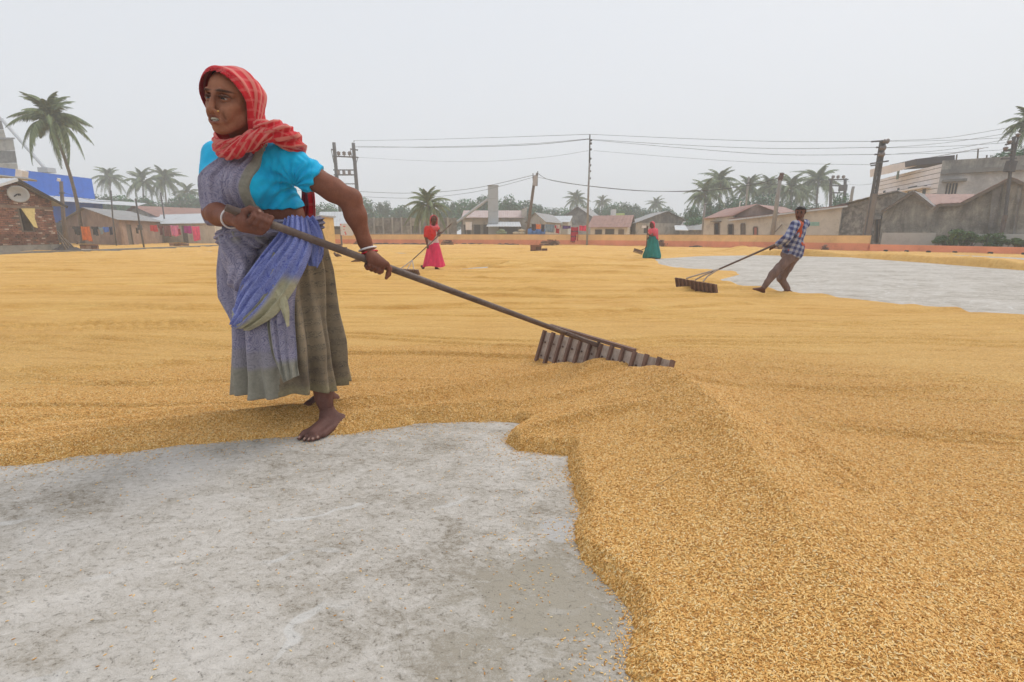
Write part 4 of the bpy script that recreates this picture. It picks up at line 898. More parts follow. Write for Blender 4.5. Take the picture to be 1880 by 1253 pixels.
facade('wall', [(1716, 385), (1723, 377.5), (1763, 375.5), (1856, 329), (1950, 368)], M_BLK, r, -.15, .3); roof_over(r, [(1716, 384), (1724, 376), (1764, 374), (1856, 327), (1953, 368)], M_TINR, -.15, 7, 1.2, .3)
for a, b in (((1715, 386.5), (1724, 377.5)), ((1724, 377.5), (1764, 375.5)), ((1764, 375.5), (1856, 328.5)), ((1856, 328.5), (1953, 369.5))): MB().beam(fline(*a, -.47), fline(*b, -.47), .06, .13).build('barge_board', M_WOOD, r)
for px, w_, y_ in ((1832, .34, 338), (1873, .12, 342)): 
    p = fline(px, y_ + 3, -.2); p2 = fline(px - 12, 446, -.2); MB().prism([Vector((p2.x - w_ / 2, p2.y, 0)), Vector((p2.x + w_ / 2, p2.y, 0)), p + ft * w_ / 2, p - ft * w_ / 2], -fn * .14).build('buttress', M_CONW, r)
rebase(r)
A = fline(1698, 357, 3.2); B = fline(1790, 357, 3.2); o = empty('red_roof', fground((A + B) / 2), 0, 'red-brown tin roof in the dip between the two blackened gables', 'roof'); roof_sheets(fline(1700, 377, 1.2), fline(1775, 375, 1.2), B, A, M_TINR, o, 1.0); rebase(o)

# ---- two-storey house: grey body and banded white wing
C0, C1, Cw = Wx(1722, 35.0, 4.0), Wx(1990, 31.0, 4.0), Wx(1598, 46.5, 4.0); ZT = ZH(313, 35.0)
r = empty('two_storey_house', fground((C0 + C1) / 2), 0, 'two-storey house with banded white wing and grey flank, tin canopy on its roof', 'house')
gd = (fground(C1) - fground(C0)).normalized(); gn = Vector((-gd.y, gd.x, 0)); wdv = (fground(Cw) - fground(C0)).normalized(); wn_ = Vector((wdv.y, -wdv.x, 0)); wn_ = -wn_ if wn_.dot(gn) < 0 else wn_
def onp(px, py, o, n_):                  # pixel -> vertical plane through o with normal n_
    a, b, c = ray(px, py); k = (o.x * n_.x + o.y * n_.y) / (a * n_.x + b * n_.y); return Vector((a * k, b * k, CAMH + c * k))
w1_, w2_ = onp(1733, 360, C0, gn), onp(1760, 336, C0, gn); u1 = (fground(w1_) - fground(C0)).dot(gd); u2 = (fground(w2_) - fground(C0)).dot(gd)
m = MB(); wall_quad_open(m, C0, C1, 0, ZT, .25, [(u1, u2, w1_.z, w2_.z)]); m.build('flank_wall', stained('grey_cement_flank', (.58, .57, .55), (.36, .355, .345)), r)
pn = MB().prism([fground(C0) + gd * u1 + gn * .15 + Zv * w1_.z, fground(C0) + gd * u2 + gn * .15 + Zv * w1_.z, fground(C0) + gd * u2 + gn * .15 + Zv * w2_.z, fground(C0) + gd * u1 + gn * .15 + Zv * w2_.z], gn * .03).build('window', M_GLASS, r)
f = MB()
for k in range(5): q = fground(C0) + gd * (u1 + (u2 - u1) * k / 4) + gn * .08; f.beam(q + Zv * w1_.z, q + Zv * w2_.z, .05, .05)
f.build('grille', M_PLAST, pn); MB().prism([fground(C0) + gd * (u1 - .25) + Zv * (w2_.z + .06), fground(C0) + gd * (u2 + .35) + Zv * (w2_.z + .06), fground(C0) + gd * (u2 + .35) + Zv * (w2_.z + .22), fground(C0) + gd * (u1 - .25) + Zv * (w2_.z + .22)], -gn * .55).build('sunshade', M_CONCG, r)
for z0, z1, o_, mt in ((ZT - .28, ZT, .32, M_CONCG), (ZT, ZT + .62, .03, M_BLK)):
    MB().prism([fground(C0) + Zv * z0, fground(C1) + Zv * z0, fground(C1) + Zv * z1, fground(C0) + Zv * z1], -gn * o_ if o_ > .1 else gn * .2).build('roof_ledge' if o_ > .1 else 'parapet', mt, r)
# white wing in bands
Lw = (fground(Cw) - fground(C0)).length; zz = 0; bands = [(0, 3.1)] + [(3.12 + .29 * k, 3.12 + .29 * k + .25) for k in range(9)]
zb = 3.0; zt_w = ZH(303, 35.0) + .1
ops = []
for px0, px1, y0, y1 in ((1620, 1626, 350, 362), (1646, 1652, 345, 357), (1666, 1684, 341, 356), (1693, 1702, 340, 356)):
    a, b = onp(px0, y1, C0, wn_), onp(px1, y0, C0, wn_); ops.append(((fground(b) - fground(C0)).dot(wdv), (fground(a) - fground(C0)).dot(wdv), min(a.z, b.z - .9), b.z))
z = 0.0; k = 0
while z < zt_w:
    z1 = min(z + (.34 if z > 1.5 else 1.6), zt_w); m = MB(); A_, B_ = fground(Cw), fground(C0)
    hs = [(Lw - o_[1], Lw - o_[0], max(o_[2], z), min(o_[3], z1 - .045)) for o_ in ops if o_[3] > z and o_[2] < z1 - .045]
    wall_quad_open(m, A_, B_, z, z1 - .045, .22, hs); m.build('white_band', M_WHITE, r); z = z1; k += 1
MB().prism([fground(C0) + wn_ * .06, fground(Cw) + wn_ * .06, fground(Cw) + wn_ * .06 + Zv * (zt_w - .02), fground(C0) + wn_ * .06 + Zv * (zt_w - .02)], wn_ * .16).build('wall_core', simple('groove_brown', (.14, .115, .105), .9, .2, 3), r)
for o_ in ops:
    p0, p1 = fground(C0) + wdv * o_[0] - wn_ * .01, fground(C0) + wdv * o_[1] - wn_ * .01; MB().prism([p0 + Zv * o_[2], p1 + Zv * o_[2], p1 + Zv * o_[3], p0 + Zv * o_[3]], wn_ * .05).build('window', M_GLASS, r)
a, b = onp(1646, 330, C0, wn_), onp(1653, 308, C0, wn_); g0, g1 = (fground(b) - fground(C0)).dot(wdv), (fground(a) - fground(C0)).dot(wdv); p0, p1 = fground(C0) + wdv * g0 - wn_ * .05, fground(C0) + wdv * g1 - wn_ * .05
o = MB().prism([p0 + Zv * a.z, p1 + Zv * a.z, p1 + Zv * b.z, p0 + Zv * b.z], wn_ * .04).build('window', simple('green_shutter', (.17, .24, .20), .6, .15, 5), r); tag(o, 'green shuttered window')
MB().prism([fground(C0) - wn_ * .5 + wdv * 1.0 + Zv * (ZH(345, 36)), fground(C0) - wn_ * .5 + wdv * 9 + Zv * ZH(345, 36), fground(C0) - wn_ * .5 + wdv * 9 + Zv * (ZH(345, 36) + .12), fground(C0) - wn_ * .5 + wdv * 1.0 + Zv * (ZH(345, 36) + .12)], wn_ * .5).build('balcony_slab', M_WHITE, r)
# rooftop room and slanting canopy
MB().prism([W(1683, 303, 37.5), W(1753, 298, 36.5), W(1753, 285, 36.5), W(1683, 292, 37.5)], Vector((.6, 3.5, 0))).build('rooftop_room', simple('rooftop_dark', (.10, .095, .10), .9, .2, 3), r)
MB().prism([W(1636, 303, 40), W(1683, 294, 38), W(1683, 305, 38), W(1636, 318, 40)], Vector((.5, 3, 0))).build('rooftop_block', M_WHITE, r)
roof_sheets(W(1634, 303, 40.5), W(1815, 271, 34.8), W(1800, 272, 40) , W(1640, 301.5, 45), M_TING, r, 1.5, name='canopy_sheet')
for px, y0, y1, d in ((1796, 274, 300, 35.3), (1757, 284, 298, 36.0), (1812, 285, 300, 35)): MB().beam(W(px, y0, d), W(px - 2, y1, d), .06).build('post', M_IRON2 if 'M_IRON2' in globals() else M_WOOD, r)
rebase(r)
# ---- far right building bits
r = empty('grey_house', fground(Wx(1850, 40, 3)), 0, 'grey house behind the crossing of poles at the right edge', 'house')
a, b = Wx(1812, 40, 3), Wx(1990, 37, 3); MB().prism([fground(a), fground(b), fground(b) + Zv * ZH(300, 38), fground(a) + Zv * ZH(302, 40)], Vector((0, 5, 0))).build('wall', M_PLAST, r); MB().prism([fground(a) + Zv * 4.3, fground(b) + Zv * 4.3, fground(b) + Zv * 4.5, fground(a) + Zv * 4.5], Vector((0, -.6, 0))).build('ledge', M_CONCG, r); MB().box(Wx(1831, 39.3, 4.9), (.7, .5, .5)).build('vent_box', M_DARKW, r); rebase(r)
# ================================================================== palms, trees, shrubs
def leafmat(name, c0, c1):
    t = NT(name); oi = t.n('ShaderNodeObjectInfo'); a_ = t.attr('tone', 'Fac'); n1 = t.noise(t.coord('Object'), .55, 4, .6)
    f = t.math('ADD', t.math('MULTIPLY', a_, .5), t.math('ADD', t.math('MULTIPLY', n1, .4), t.math('MULTIPLY', oi.outputs['Random'], .12)))
    t.set(t.ramp(f, [(.25, c0), (.75, c1)]), .6, 0, .25); return t.m
M_PALM = leafmat('palm_leaflet', (.060, .100, .040), (.210, .260, .120)); M_LEAF = leafmat('tree_leaf', (.016, .075, .030), (.075, .225, .085)); M_LEAF2 = leafmat('dark_leaf', (.014, .062, .032), (.062, .180, .080)); M_BUSH = leafmat('shrub_leaf', (.025, .060, .018), (.10, .18, .05))
M_TRUNK = simple('palm_trunk', (.17, .145, .125), .9, .3, 5, .4); M_BARK = simple('bark', (.12, .10, .08), .95, .3, 4, .4)
def frond_mesh(L=3.2, droop=.9, lift=.6, nl=34, seed=0, ll=.62, fold=.5):
    rg = random.Random(seed); v, f, tn = [], [], []
    def pt(s): return Vector((L * s * (1 - .12 * s), 0, lift * L * s - (lift + droop) * L * s * s * .62))
    def quad(a, b, c, d, tone):
        n = len(v); v.extend([a, b, c, d]); f.append((n, n + 1, n + 2, n + 3)); tn.extend([tone] * 4)
    N_ = 12
    for i in range(N_):
        a, b = pt(i / N_), pt((i + 1) / N_); w0, w1 = .045 * (1 - i / N_) + .01, .045 * (1 - (i + 1) / N_) + .01
        quad(a + Vector((0, -w0, .02)), b + Vector((0, -w1, .02)), b + Vector((0, w1, .02)), a + Vector((0, w0, .02)), .9); quad(a + Vector((0, -w0, -.02)), a + Vector((0, w0, -.02)), b + Vector((0, w1, -.02)), b + Vector((0, -w1, -.02)), .7)
    for i in range(nl):
        s = .14 + .86 * i / (nl - 1); p = pt(s); tg = (pt(min(s + .02, 1)) - pt(s - .02)).normalized(); env = math.sin(math.pi * min(1, (s * .86 + .10))) ** .55 * (1 if s < .8 else 1 - (s - .8) * 1.8)
        for sd in (-1, 1):
            l = ll * L / 3.2 * max(env, .25) * rg.uniform(.85, 1.12); dr = (Vector((0, sd, 0)) * .80 + tg * (.55 + .3 * s) + Vector((0, 0, -fold * rg.uniform(.6, 1.5)))).normalized()
            w = tg * (.075 if nl < 25 else .050); mid = p + dr * l * .55; tip = p + dr * l + Vector((0, 0, -l * .30 * rg.uniform(.5, 1.6)))
            tone = rg.uniform(0, 1); quad(p - w, p + w, mid + w * 1.25, mid - w * 1.25, tone); quad(mid - w * 1.25, mid + w * 1.25, tip + w * .2, tip - w * .2, tone)
    me = bpy.data.meshes.new('frond'); me.from_pydata([tuple(p) for p in v], [], f); me.update(); fattr(me, 'tone', tn); me.materials.append(M_PALM); return me
FRONDS = [frond_mesh(3.2, .9, .55, 36, 1), frond_mesh(3.2, 1.5, .45, 36, 2, .66, .9), frond_mesh(3.0, .5, .8, 34, 3, .55, .35), frond_mesh(3.1, 1.15, .65, 36, 4, .6, .6)]
FAR_FR = [frond_mesh(3.2, 1.0, .55, 18, 5, .7, .6), frond_mesh(3.2, 1.5, .5, 18, 6, .7, .9), frond_mesh(3.0, .6, .8, 16, 7, .6, .4)]
def palm(base, top, size, nf, label, far=True, seed=0, r0=.17, group=None, specs=None):
    rg = random.Random(seed); base, top = Vector(base), Vector(top); r = empty('palm_tree', base[:], 0, label, 'palm tree', group)
    pts = [base.lerp(top, k / 10) + Vector(((top.x - base.x) * .10 * math.sin(math.pi * k / 10), 0, 0)) for k in range(11)]; rad = [r0 * (1.5 if k == 0 else 1.05 - .035 * k) for k in range(11)]
    P_, R_ = [], []
    for k in range(10):
        for q in range(3): P_.append(pts[k].lerp(pts[k + 1], q / 3)); R_.append((rad[k] + (rad[k + 1] - rad[k]) * q / 3) * (1.06 if q == 0 else .97))
    P_.append(pts[-1]); R_.append(rad[-1]); MB().tube(P_, R_, 10).build('trunk', M_TRUNK, r, smooth=True)
    MB().tube([top - Vector((0, 0, .5)), top - Vector((0, 0, .1)), top + Vector((0, 0, .5))], [r0 * .9, r0 * 1.7, r0 * .6], 10).build('crown_shaft', M_TRUNK, r, smooth=True)
    src = FAR_FR if far else FRONDS
    for i in range(nf):
        az = i * 2.39996 + rg.uniform(-.25, .25); lev = i / nf
        m = src[(2 if lev < .28 else (0 if lev < .62 else 1)) % len(src)] if rg.random() > .2 else src[rg.randrange(len(src))]
        o = bpy.data.objects.new('frond', m); COL.objects.link(o); o.parent = r
        el = 1.55 - 2.35 * lev + rg.uniform(-.15, .15); s = size / 3.1 * rg.uniform(.88, 1.1)
        o.matrix_parent_inverse = Matrix.Identity(4); o.location = (top - base) + Vector((0, 0, .1)); o.scale = (s, s, s)
        o.rotation_euler = (Matrix.Rotation(az, 3, 'Z') @ Matrix.Rotation(-el * .74, 3, 'Y') @ Matrix.Rotation(rg.uniform(-.35, .35), 3, 'X')).to_euler()
    bmx = [o for o in r.children if o.name.startswith(('trunk', 'crown_shaft'))]
    mi = Matrix.Translation(-base)
    for o in bmx: o.data.transform(mi)
    # a few nuts
    nm = MB()
    for k in range(5):
        a_ = k * 1.3; c = (top - base) + Vector((math.cos(a_) * r0 * 1.8, math.sin(a_) * r0 * 1.8, -.25)); nm.tube([c + Vector((0, 0, .14)), c + Vector((0, 0, .06)), c - Vector((0, 0, .06)), c - Vector((0, 0, .14))], [.03, .11, .11, .03], 7)
    nm.build('coconuts', simple('green_husk', (.10, .12, .04), .6, .3, 5), r, smooth=True); return r
# the big one over the blue hall, leaning
palm(Wx(152, 44, 0), W(96, 228, 38.5), 2.62, 36, 'tall leaning coconut palm in front of the blue hall', False, 11, .135)
palm(Wx(784, 50, 0), W(785, 382, 50), 2.5, 24, 'small coconut palm with drooping fronds before the panel wall', False, 21, .13)
far_palms = [(202, 330, 78, 2.6, 'hazy palm just right of the blue hall roof'), (262, 338, 74, 2.9, 'left one of two hazy palms above the row house'), (302, 334, 76, 3.0, 'right one of two hazy palms above the row house'), (345, 358, 80, 2.4, 'low palm top near the reaching wires beside the headscarf woman'),
    (1058, 370, 96, 2.7, 'small distant palm left of the tall pole'), (1106, 373, 105, 2.2, 'tiny palm top right of the tall pole'), (1205, 378, 100, 2.4, 'distant palm above the dark shed'), (1322, 340, 58, 2.7, 'full palm above the leftmost pale house'), (1294, 362, 54, 2.5, 'leaning palm left of the pale house'),
    (1375, 350, 60, 2.4, 'palm behind the thin pole over the dark gable'), (1412, 348, 62, 2.3, 'palm just left of the pole with a cover'), (1452, 352, 58, 2.7, 'palm right of the pole with a cover'), (1502, 338, 60, 2.9, 'tall palm left of the transformer frame'), (1474, 360, 66, 2.2, 'low palm between two taller ones'), (1886, 232, 34, 1.5, 'palm crown cut by the right edge')]
for i, (px, py, d, s, lab) in enumerate(far_palms): palm(Wx(px + (i % 3 - 1) * 6, d * (1.25 if px < 1800 else 1), 0), W(px, py, d * (1.25 if px < 1800 else 1)), s * (1.22 if px < 1800 else 1), 26, lab, True, 40 + i, .15, 'coconut palms in the haze')

def crown_mesh(seed, lobes, n, leaf, mat, flat=.75):
    rg = np.random.default_rng(seed); cs = []
    for k in range(lobes):
        a = rg.uniform(0, 2 * np.pi); rr = rg.uniform(.15, .68); z = rg.uniform(-.45, .62); cs.append((rr * np.cos(a) * (1 - .4 * abs(z)), rr * np.sin(a) * (1 - .4 * abs(z)), z * flat, rg.uniform(.24, .44)))
    cs = np.array(cs); w = cs[:, 3] ** 2; idx = rg.choice(lobes, n, p=w / w.sum()); dv = rg.normal(size=(n, 3)); dv /= np.linalg.norm(dv, axis=1, keepdims=True)
    rad = cs[idx, 3] * rg.uniform(.45, 1.12, n) ** .6; P = cs[idx, :3] + dv * rad[:, None]
    nn = dv + rg.normal(size=(n, 3)) * .6 + np.array([0, 0, .4]); nn /= np.linalg.norm(nn, axis=1, keepdims=True)
    a = np.cross(nn, rg.normal(size=(n, 3))); a /= np.linalg.norm(a, axis=1, keepdims=True); b = np.cross(nn, a); s = leaf * rg.uniform(.5, 1.3, n)[:, None]
    V = np.stack([P - a * s, P - b * s * .6, P + a * s, P + b * s * .6], 1).reshape(-1, 3); F = np.arange(4 * n).reshape(n, 4)
    me = np_mesh('crown', V, F, smooth=False); tone = np.repeat(np.clip(.5 + .5 * rg.normal(size=lobes)[idx] * .5 + rg.normal(size=n) * .22, 0, 1), 4); fattr(me, 'tone', tone); me.materials.append(mat)
    br = MB()
    for k in range(min(lobes, 7)): c = Vector(cs[k, :3]); br.tube([Vector((0, 0, -1.0)), Vector((c.x * .35, c.y * .35, -.45)), c], [.055, .035, .012], 6)
    bm_ = bpy.data.meshes.new('limbs'); bm_.from_pydata([tuple(p) for p in br.v], [], br.f); bm_.update(); bm_.materials.append(M_BARK); return me, bm_
CROWNS = [crown_mesh(1, 13, 2600, .060, M_LEAF), crown_mesh(2, 17, 3000, .055, M_LEAF, .6), crown_mesh(3, 11, 2300, .062, M_LEAF2, .95), crown_mesh(4, 15, 2800, .055, M_LEAF2, .7)]
TRM = bpy.data.meshes.new('trunk'); _m = MB().tube([Vector((0, 0, 0)), Vector((.03, .02, .4)), Vector((0, 0, .85))], [.07, .05, .04], 8); TRM.from_pydata([tuple(p) for p in _m.v], [], _m.f); TRM.update(); TRM.materials.append(M_BARK)
def tree(px, py, wpx, d, k, label, rz=0.0, group='broadleaf trees in the haze behind the yard', base_y=None):
    zt_ = ZH(py, d); w = wpx / 900 * d / 2; b = Wx(px, d, 1.0); zb = .4 if base_y is None else ZH(base_y, d); h = (zt_ - zb)
    r = empty('tree', (b.x, b.y, 0), rz, label, 'tree', group); c = bpy.data.objects.new('crown', CROWNS[k][0]); COL.objects.link(c); c.parent = r
    hz_ = h * .5; c.location = (0, 0, zb + h * .52); c.scale = (w * 1.2, w * 1.2, hz_ * 1.15)
    l = bpy.data.objects.new('limbs', CROWNS[k][1]); COL.objects.link(l); l.parent = r; l.location = c.location; l.scale = (w, w, hz_)
    t_ = bpy.data.objects.new('trunk', TRM); COL.objects.link(t_); t_.parent = r; t_.scale = (h * .5, h * .5, zb + h * .3)
    return r
TREES = [(604, 366, 62, 92, 1, 'rounded tree behind the dark lean-to at the reaching arm'), (640, 372, 56, 95, 0, 'tree mass between the two transformer poles'), (672, 360, 58, 92, 2, 'tall tree just right of the transformer poles'), (706, 365, 34, 100, 3, 'slim tree with a rounded top left of the small palm'), (737, 369, 44, 102, 0, 'low tree directly left of the small palm'),
    (768, 374, 44, 98, 1, 'tree hidden behind the small palm'), (826, 364, 52, 95, 3, 'tree right of the small palm'), (860, 356, 56, 92, 0, 'broad tree left of the steel duct'), (893, 354, 48, 94, 2, 'tree directly behind the steel duct'), (925, 351, 54, 90, 1, 'tallest tree, right of the steel duct'), (957, 359, 52, 92, 0, 'tree behind the leaning pole'),
    (985, 370, 40, 96, 3, 'rounded tree right of the leaning pole'), (1010, 378, 36, 100, 2, 'small tree over the whitish tin roof'), (1036, 375, 44, 100, 0, 'tree left of the small distant palm'), (1066, 370, 44, 96, 1, 'tree around the tall pole'), (1100, 376, 36, 104, 3, 'thin-topped tree above the rust-red roof'), (1132, 362, 48, 98, 0, 'tall tree above the lime green house'),
    (1158, 371, 44, 100, 2, 'tree right of the lime green house'), (1188, 376, 54, 102, 1, 'wide low tree above the dark shed'), (1220, 377, 46, 100, 3, 'rounded last tree before the gap'), (1244, 398, 26, 96, 0, 'low scrub tree in the gap'), (1268, 374, 30, 62, 2, 'dark pointed tree left of the pale row'), (1284, 392, 50, 55, 0, 'bushy tree over the bluish house'), (1306, 366, 44, 66, 3, 'dark tree below the full palm'),
    (1350, 352, 64, 68, 1, 'tree between palms over the dark gable'), (1395, 352, 52, 70, 2, 'leafy tree left of the covered pole'), (1430, 362, 60, 72, 3, 'tree behind the covered pole'), (1475, 366, 60, 72, 0, 'low tree behind the long cream building'), (1538, 344, 36, 52, 1, 'deep green tree behind the transformer frame'),
    (200, 352, 46, 84, 2, 'tree at the foot of the palm beside the blue hall'), (236, 348, 56, 86, 0, 'bushy tree above the grey shed roof'), (275, 356, 60, 84, 3, 'tree under the two hazy palms'), (318, 358, 56, 86, 1, 'tree above the brown roof ridge'), (352, 352, 60, 88, 2, 'tree behind the face of the headscarf woman'), (392, 354, 60, 90, 0, 'tree behind the folded arm'),
    (560, 372, 60, 96, 3, 'tree behind the scarf tail'), (520, 368, 70, 96, 1, 'tree hidden by the blouse'), (455, 366, 80, 96, 0, 'tree hidden by the chest'), (1862, 262, 110, 36, 1, 'big green tree behind the poles at the right edge')]
for i, (px, py, w, d, k, lab) in enumerate(TREES): tree(px, py, w, d, k, lab, i * 1.1, base_y=(318 if px == 1862 else None))
# the far wood that closes the gaps between them
wm, _ = crown_mesh(9, 14, 2600, .055, M_LEAF2, .55)
V_, T_all = [], []
rg = random.Random(4); vs_, fs_, tn_ = [], [], []; base_v = np.array([v.co[:] for v in wm.vertices]); base_t = np.array([a.value for a in wm.attributes['tone'].data])
nV = 0; allV, allF, allT = [], [], []
for i in range(34):
    px = -60 + i * 43; d = rg.uniform(118, 134); hgt = rg.uniform(4.6, 6.6) * (1.0 if 150 < px < 1240 else 1.0); b = Wx(px, d, 1.0); s = rg.uniform(5.0, 7.5)
    a = rg.uniform(0, 6.28); Rm = np.array([[math.cos(a), -math.sin(a), 0], [math.sin(a), math.cos(a), 0], [0, 0, 1]])
    allV.append((base_v[:4 * 1500] @ Rm.T) * np.array([s, s * .6, hgt * .62]) + np.array([b.x, b.y, hgt * .45])); allT.append(base_t[:4 * 1500]); allF.append(np.arange(4 * 1500).reshape(-1, 4) + nV); nV += 4 * 1500
me = np_mesh('far_wood', np.concatenate(allV), np.concatenate(allF), False); fattr(me, 'tone', np.concatenate(allT)); o = link_mesh('far_wood', me, M_LEAF2); tag(o, 'hazy far wood closing the horizon', 'trees', kind='stuff')
# shrubs along the right wall
SHR = [crown_mesh(21, 11, 1500, .085, M_BUSH, .8)[0], crown_mesh(22, 8, 1200, .10, M_BUSH, .6)[0]]
for i, (px, d, w, h, lab) in enumerate(((1726, 25.6, .55, .55, 'small ragged shrub at the left end of the salmon wall greenery'), (1752, 25.0, .8, .95, 'tallest green shrub before the big blackened gable'), (1782, 24.8, .7, .75, 'dense shrub right of the tallest one'), (1812, 24.3, .65, .75, 'dark green shrub at the buttress foot'), (1842, 24.0, .7, .42, 'low creeping shrub beside the buttress'), (1872, 23.7, .6, .5, 'low shrub at the right edge of the frame'), (1898, 23.4, .8, .5, 'shrub just outside the right edge'))):
    b = Wx(px, d, .5); r = empty('shrub', (b.x, b.y, 0), i * .9, lab, 'shrub', 'shrubs behind the salmon wall'); c = bpy.data.objects.new('foliage', SHR[i % 2]); COL.objects.link(c); c.parent = r; c.location = (0, 0, .28 + h * .45); c.scale = (w, w * .7, h * .75)
    s_ = MB()
    for k in range(5): a = k * 1.26; s_.tube([Vector((0, 0, 0)), Vector((math.cos(a) * w * .2, math.sin(a) * w * .2, h * .5)), Vector((math.cos(a) * w * .45, math.sin(a) * w * .4, h))], [.02, .014, .006], 5)
    s_.build('stem', M_BARK, r)
# ================================================================== poles, wires
M_POLEC = simple('cement_pole', (.30, .29, .28), .9, .2, 4); M_STEEL = simple('weathered_steel', (.10, .10, .105), .7, .3, 6); M_INS = simple('insulator', (.16, .13, .12), .3, .2, 8, spec=.6); M_WIRE = simple('wire', (.09, .09, .095), .6, .1, 3); M_POLEW = simple('old_pole_wood', (.155, .125, .11), .9, .3, 6)
def ins(r, p, s=1.0, axis=(0, 0, 1)):
    a = Vector(axis); MB().tube([p, p + a * .05 * s, p + a * .07 * s, p + a * .11 * s, p + a * .13 * s, p + a * .18 * s], [x * s for x in (.02, .02, .075, .05, .08, .03)], 8).build('insulator', M_INS, r, smooth=True)
# tall thin pole at the wall
r = empty('power_pole', Wx(1078, 37.5, 0)[:], 0, 'tall thin pole standing at the yard wall, dark clamps near its top', 'pole')
a, b, c = W(1077.5, 453, 37.5), W(1080.5, 345, 37.7), W(1083, 247, 38)
MB().tube([Vector((a.x, a.y, -.1)), b, W(1082.3, 300, 37.9)], [.085, .075, .07], 10).build('lower_pole', M_POLEC, r, smooth=True); MB().tube([W(1082.3, 300, 37.9), c], [.062, .045], 10).build('upper_pole', M_STEEL, r, smooth=True)
for py in (258, 264, 275, 292, 304, 315, 328): p = W(1083 - (py - 247) * .03, py, 37.95); MB().box(p + Vector((.07, -.02, 0)), (.16, .18, .12)).build('clamp', M_STEEL, r)
rebase(r); POLE1 = c
# leaning pole with a box
r = empty('power_pole', Wx(968, 50, 0)[:], 0, 'dark pole leaning right with a metal box at its head', 'pole')
MB().tube([W(967.5, 432, 50), W(980, 340, 50), W(986.5, 318, 50)], [.16, .14, .10], 10).build('shaft', M_POLEW, r, smooth=True); MB().box(W(982.5, 332, 49.7), (.42, .3, .95), Matrix.Rotation(.14, 3, 'Y')).build('meter_box', simple('pale_box', (.38, .36, .36), .6, .2, 5), r); MB().beam(W(978.5, 318.5, 49.8), W(979, 345, 49.8), .08).build('side_bar', M_STEEL, r); MB().beam(W(987.5, 315, 49.8), W(986, 342, 49.8), .08).build('side_bar', M_STEEL, r); rebase(r)
# two-pole transformer frame at the left
r = empty('transformer_frame', Wx(645, 60, 0)[:], 0, 'two-pole transformer frame with cross bars behind the reaching arm', 'pole')
MB().tube([W(632, 442, 60), W(619, 335, 60), W(613, 262, 60)], [.24, .22, .20], 8).build('pole', M_STEEL, r, smooth=True); MB().tube([W(664, 442, 60), W(655, 345, 60), W(648.5, 263, 60)], [.24, .22, .20], 8).build('pole', M_STEEL, r, smooth=True)
for (x0, y0, x1, y1, w) in ((611, 287, 658, 289.5, .14), (612, 312.5, 654.5, 312.5, .12), (613, 321.5, 655, 321.5, .14), (617, 338, 657, 338, .10), (620, 350, 657, 350.5, .10), (608, 275, 616, 275.5, .14), (643, 274, 657, 276, .14), (650, 262, 650, 258, .05)): MB().beam(W(x0, y0, 59.8), W(x1, y1, 59.8), w).build('cross_bar', M_STEEL, r)
for px in (621, 631, 641): MB().beam(W(px, 313, 59.6), W(px + 1, 321, 59.6), .28).build('fuse', M_INS, r); ins(r, W(px + 1, 288, 59.7), 3.2)
for (x0, y0, x1, y1) in ((608, 275, 613, 300), (657, 290, 651, 312), (643, 276, 651, 305)): MB().beam(W(x0, y0, 59.8), W(x1, y1, 59.8), .06).build('brace', M_STEEL, r)
rebase(r)
# frame at the right
r = empty('transformer_frame', Wx(1538, 56, 0)[:], 0, 'steel transformer frame above the long cream building', 'pole')
for px in (1525, 1551): MB().tube([Wx(px - 2, 56, 0), W(px + .8, 328, 56)], .15, 8).build('pole', M_STEEL, r)
for (x0, y0, x1, y1, w) in ((1521, 330, 1557, 330, .14), (1522, 341, 1553, 342, .12), (1523, 354, 1549, 355, .12), (1527, 338, 1527, 329, .1)): MB().beam(W(x0, y0, 55.8), W(x1, y1, 55.8), w).build('cross_bar', M_STEEL, r)
for px in (1529, 1538, 1548): ins(r, W(px, 330, 55.7), 2.5)
MB().tube([W(1548, 340, 55.6), W(1547, 351, 55.6)], .42, 12).build('drum', M_STEEL, r); rebase(r)
def plain_pole(pts, rad, label, mat=M_STEEL, extra=None, name='pole'):
    P_ = [W(*p) for p in pts]; b = Vector((P_[0].x, P_[0].y, 0)); r = empty(name, b[:], 0, label, 'pole'); MB().tube([b] + P_[1:], rad, 8).build('shaft', mat, r, smooth=True)
    if extra: extra(r)
    rebase(r)
def ex(r):
    MB().tube([W(1431, 337, 31.5), W(1433, 328, 31.4), W(1436, 318.5, 31.4), W(1434.5, 321, 31.3)], [.10, .14, .12, .05], 8).build('wrapped_head', simple('brown_wrap', (.13, .075, .065), .9, .3, 12), r)
plain_pole([(1417, 434, 32), (1426, 375, 31.7), (1432.5, 330, 31.4)], [.15, .13, .10], 'grey pole with brown wrapped head before the long cream building', M_POLEC, ex)
plain_pole([(1369, 400, 50), (1372, 350, 50), (1375, 325, 50)], .09, 'thin grey pole above the dark gable', M_POLEC, lambda r: MB().beam(W(1371, 337, 49.8), W(1376, 336, 49.8), .12).build('bracket', M_STEEL, r))
plain_pole([(1290, 433, 38.5), (1292, 400, 38.5), (1295, 373, 38.5)], .09, 'short pale pole at the left corner of the pale row', M_POLEC, lambda r: MB().beam(W(1294, 376, 38.4), W(1307, 375, 38.4), .04).build('arm', M_STEEL, r))
plain_pole([(1563, 370, 50), (1565, 350, 50), (1567, 343, 50)], .13, 'stub of a grey pole right of the transformer frame', M_POLEC)
plain_pole([(1359, 385, 42), (1358, 378, 42), (1359, 370, 42)], .04, 'thin white vent pipe on the pale house', M_WHITE, lambda r: MB().beam(W(1359, 370.5, 41.9), W(1362, 370, 41.9), .06).build('hood', M_WHITE, r), 'vent_pipe')
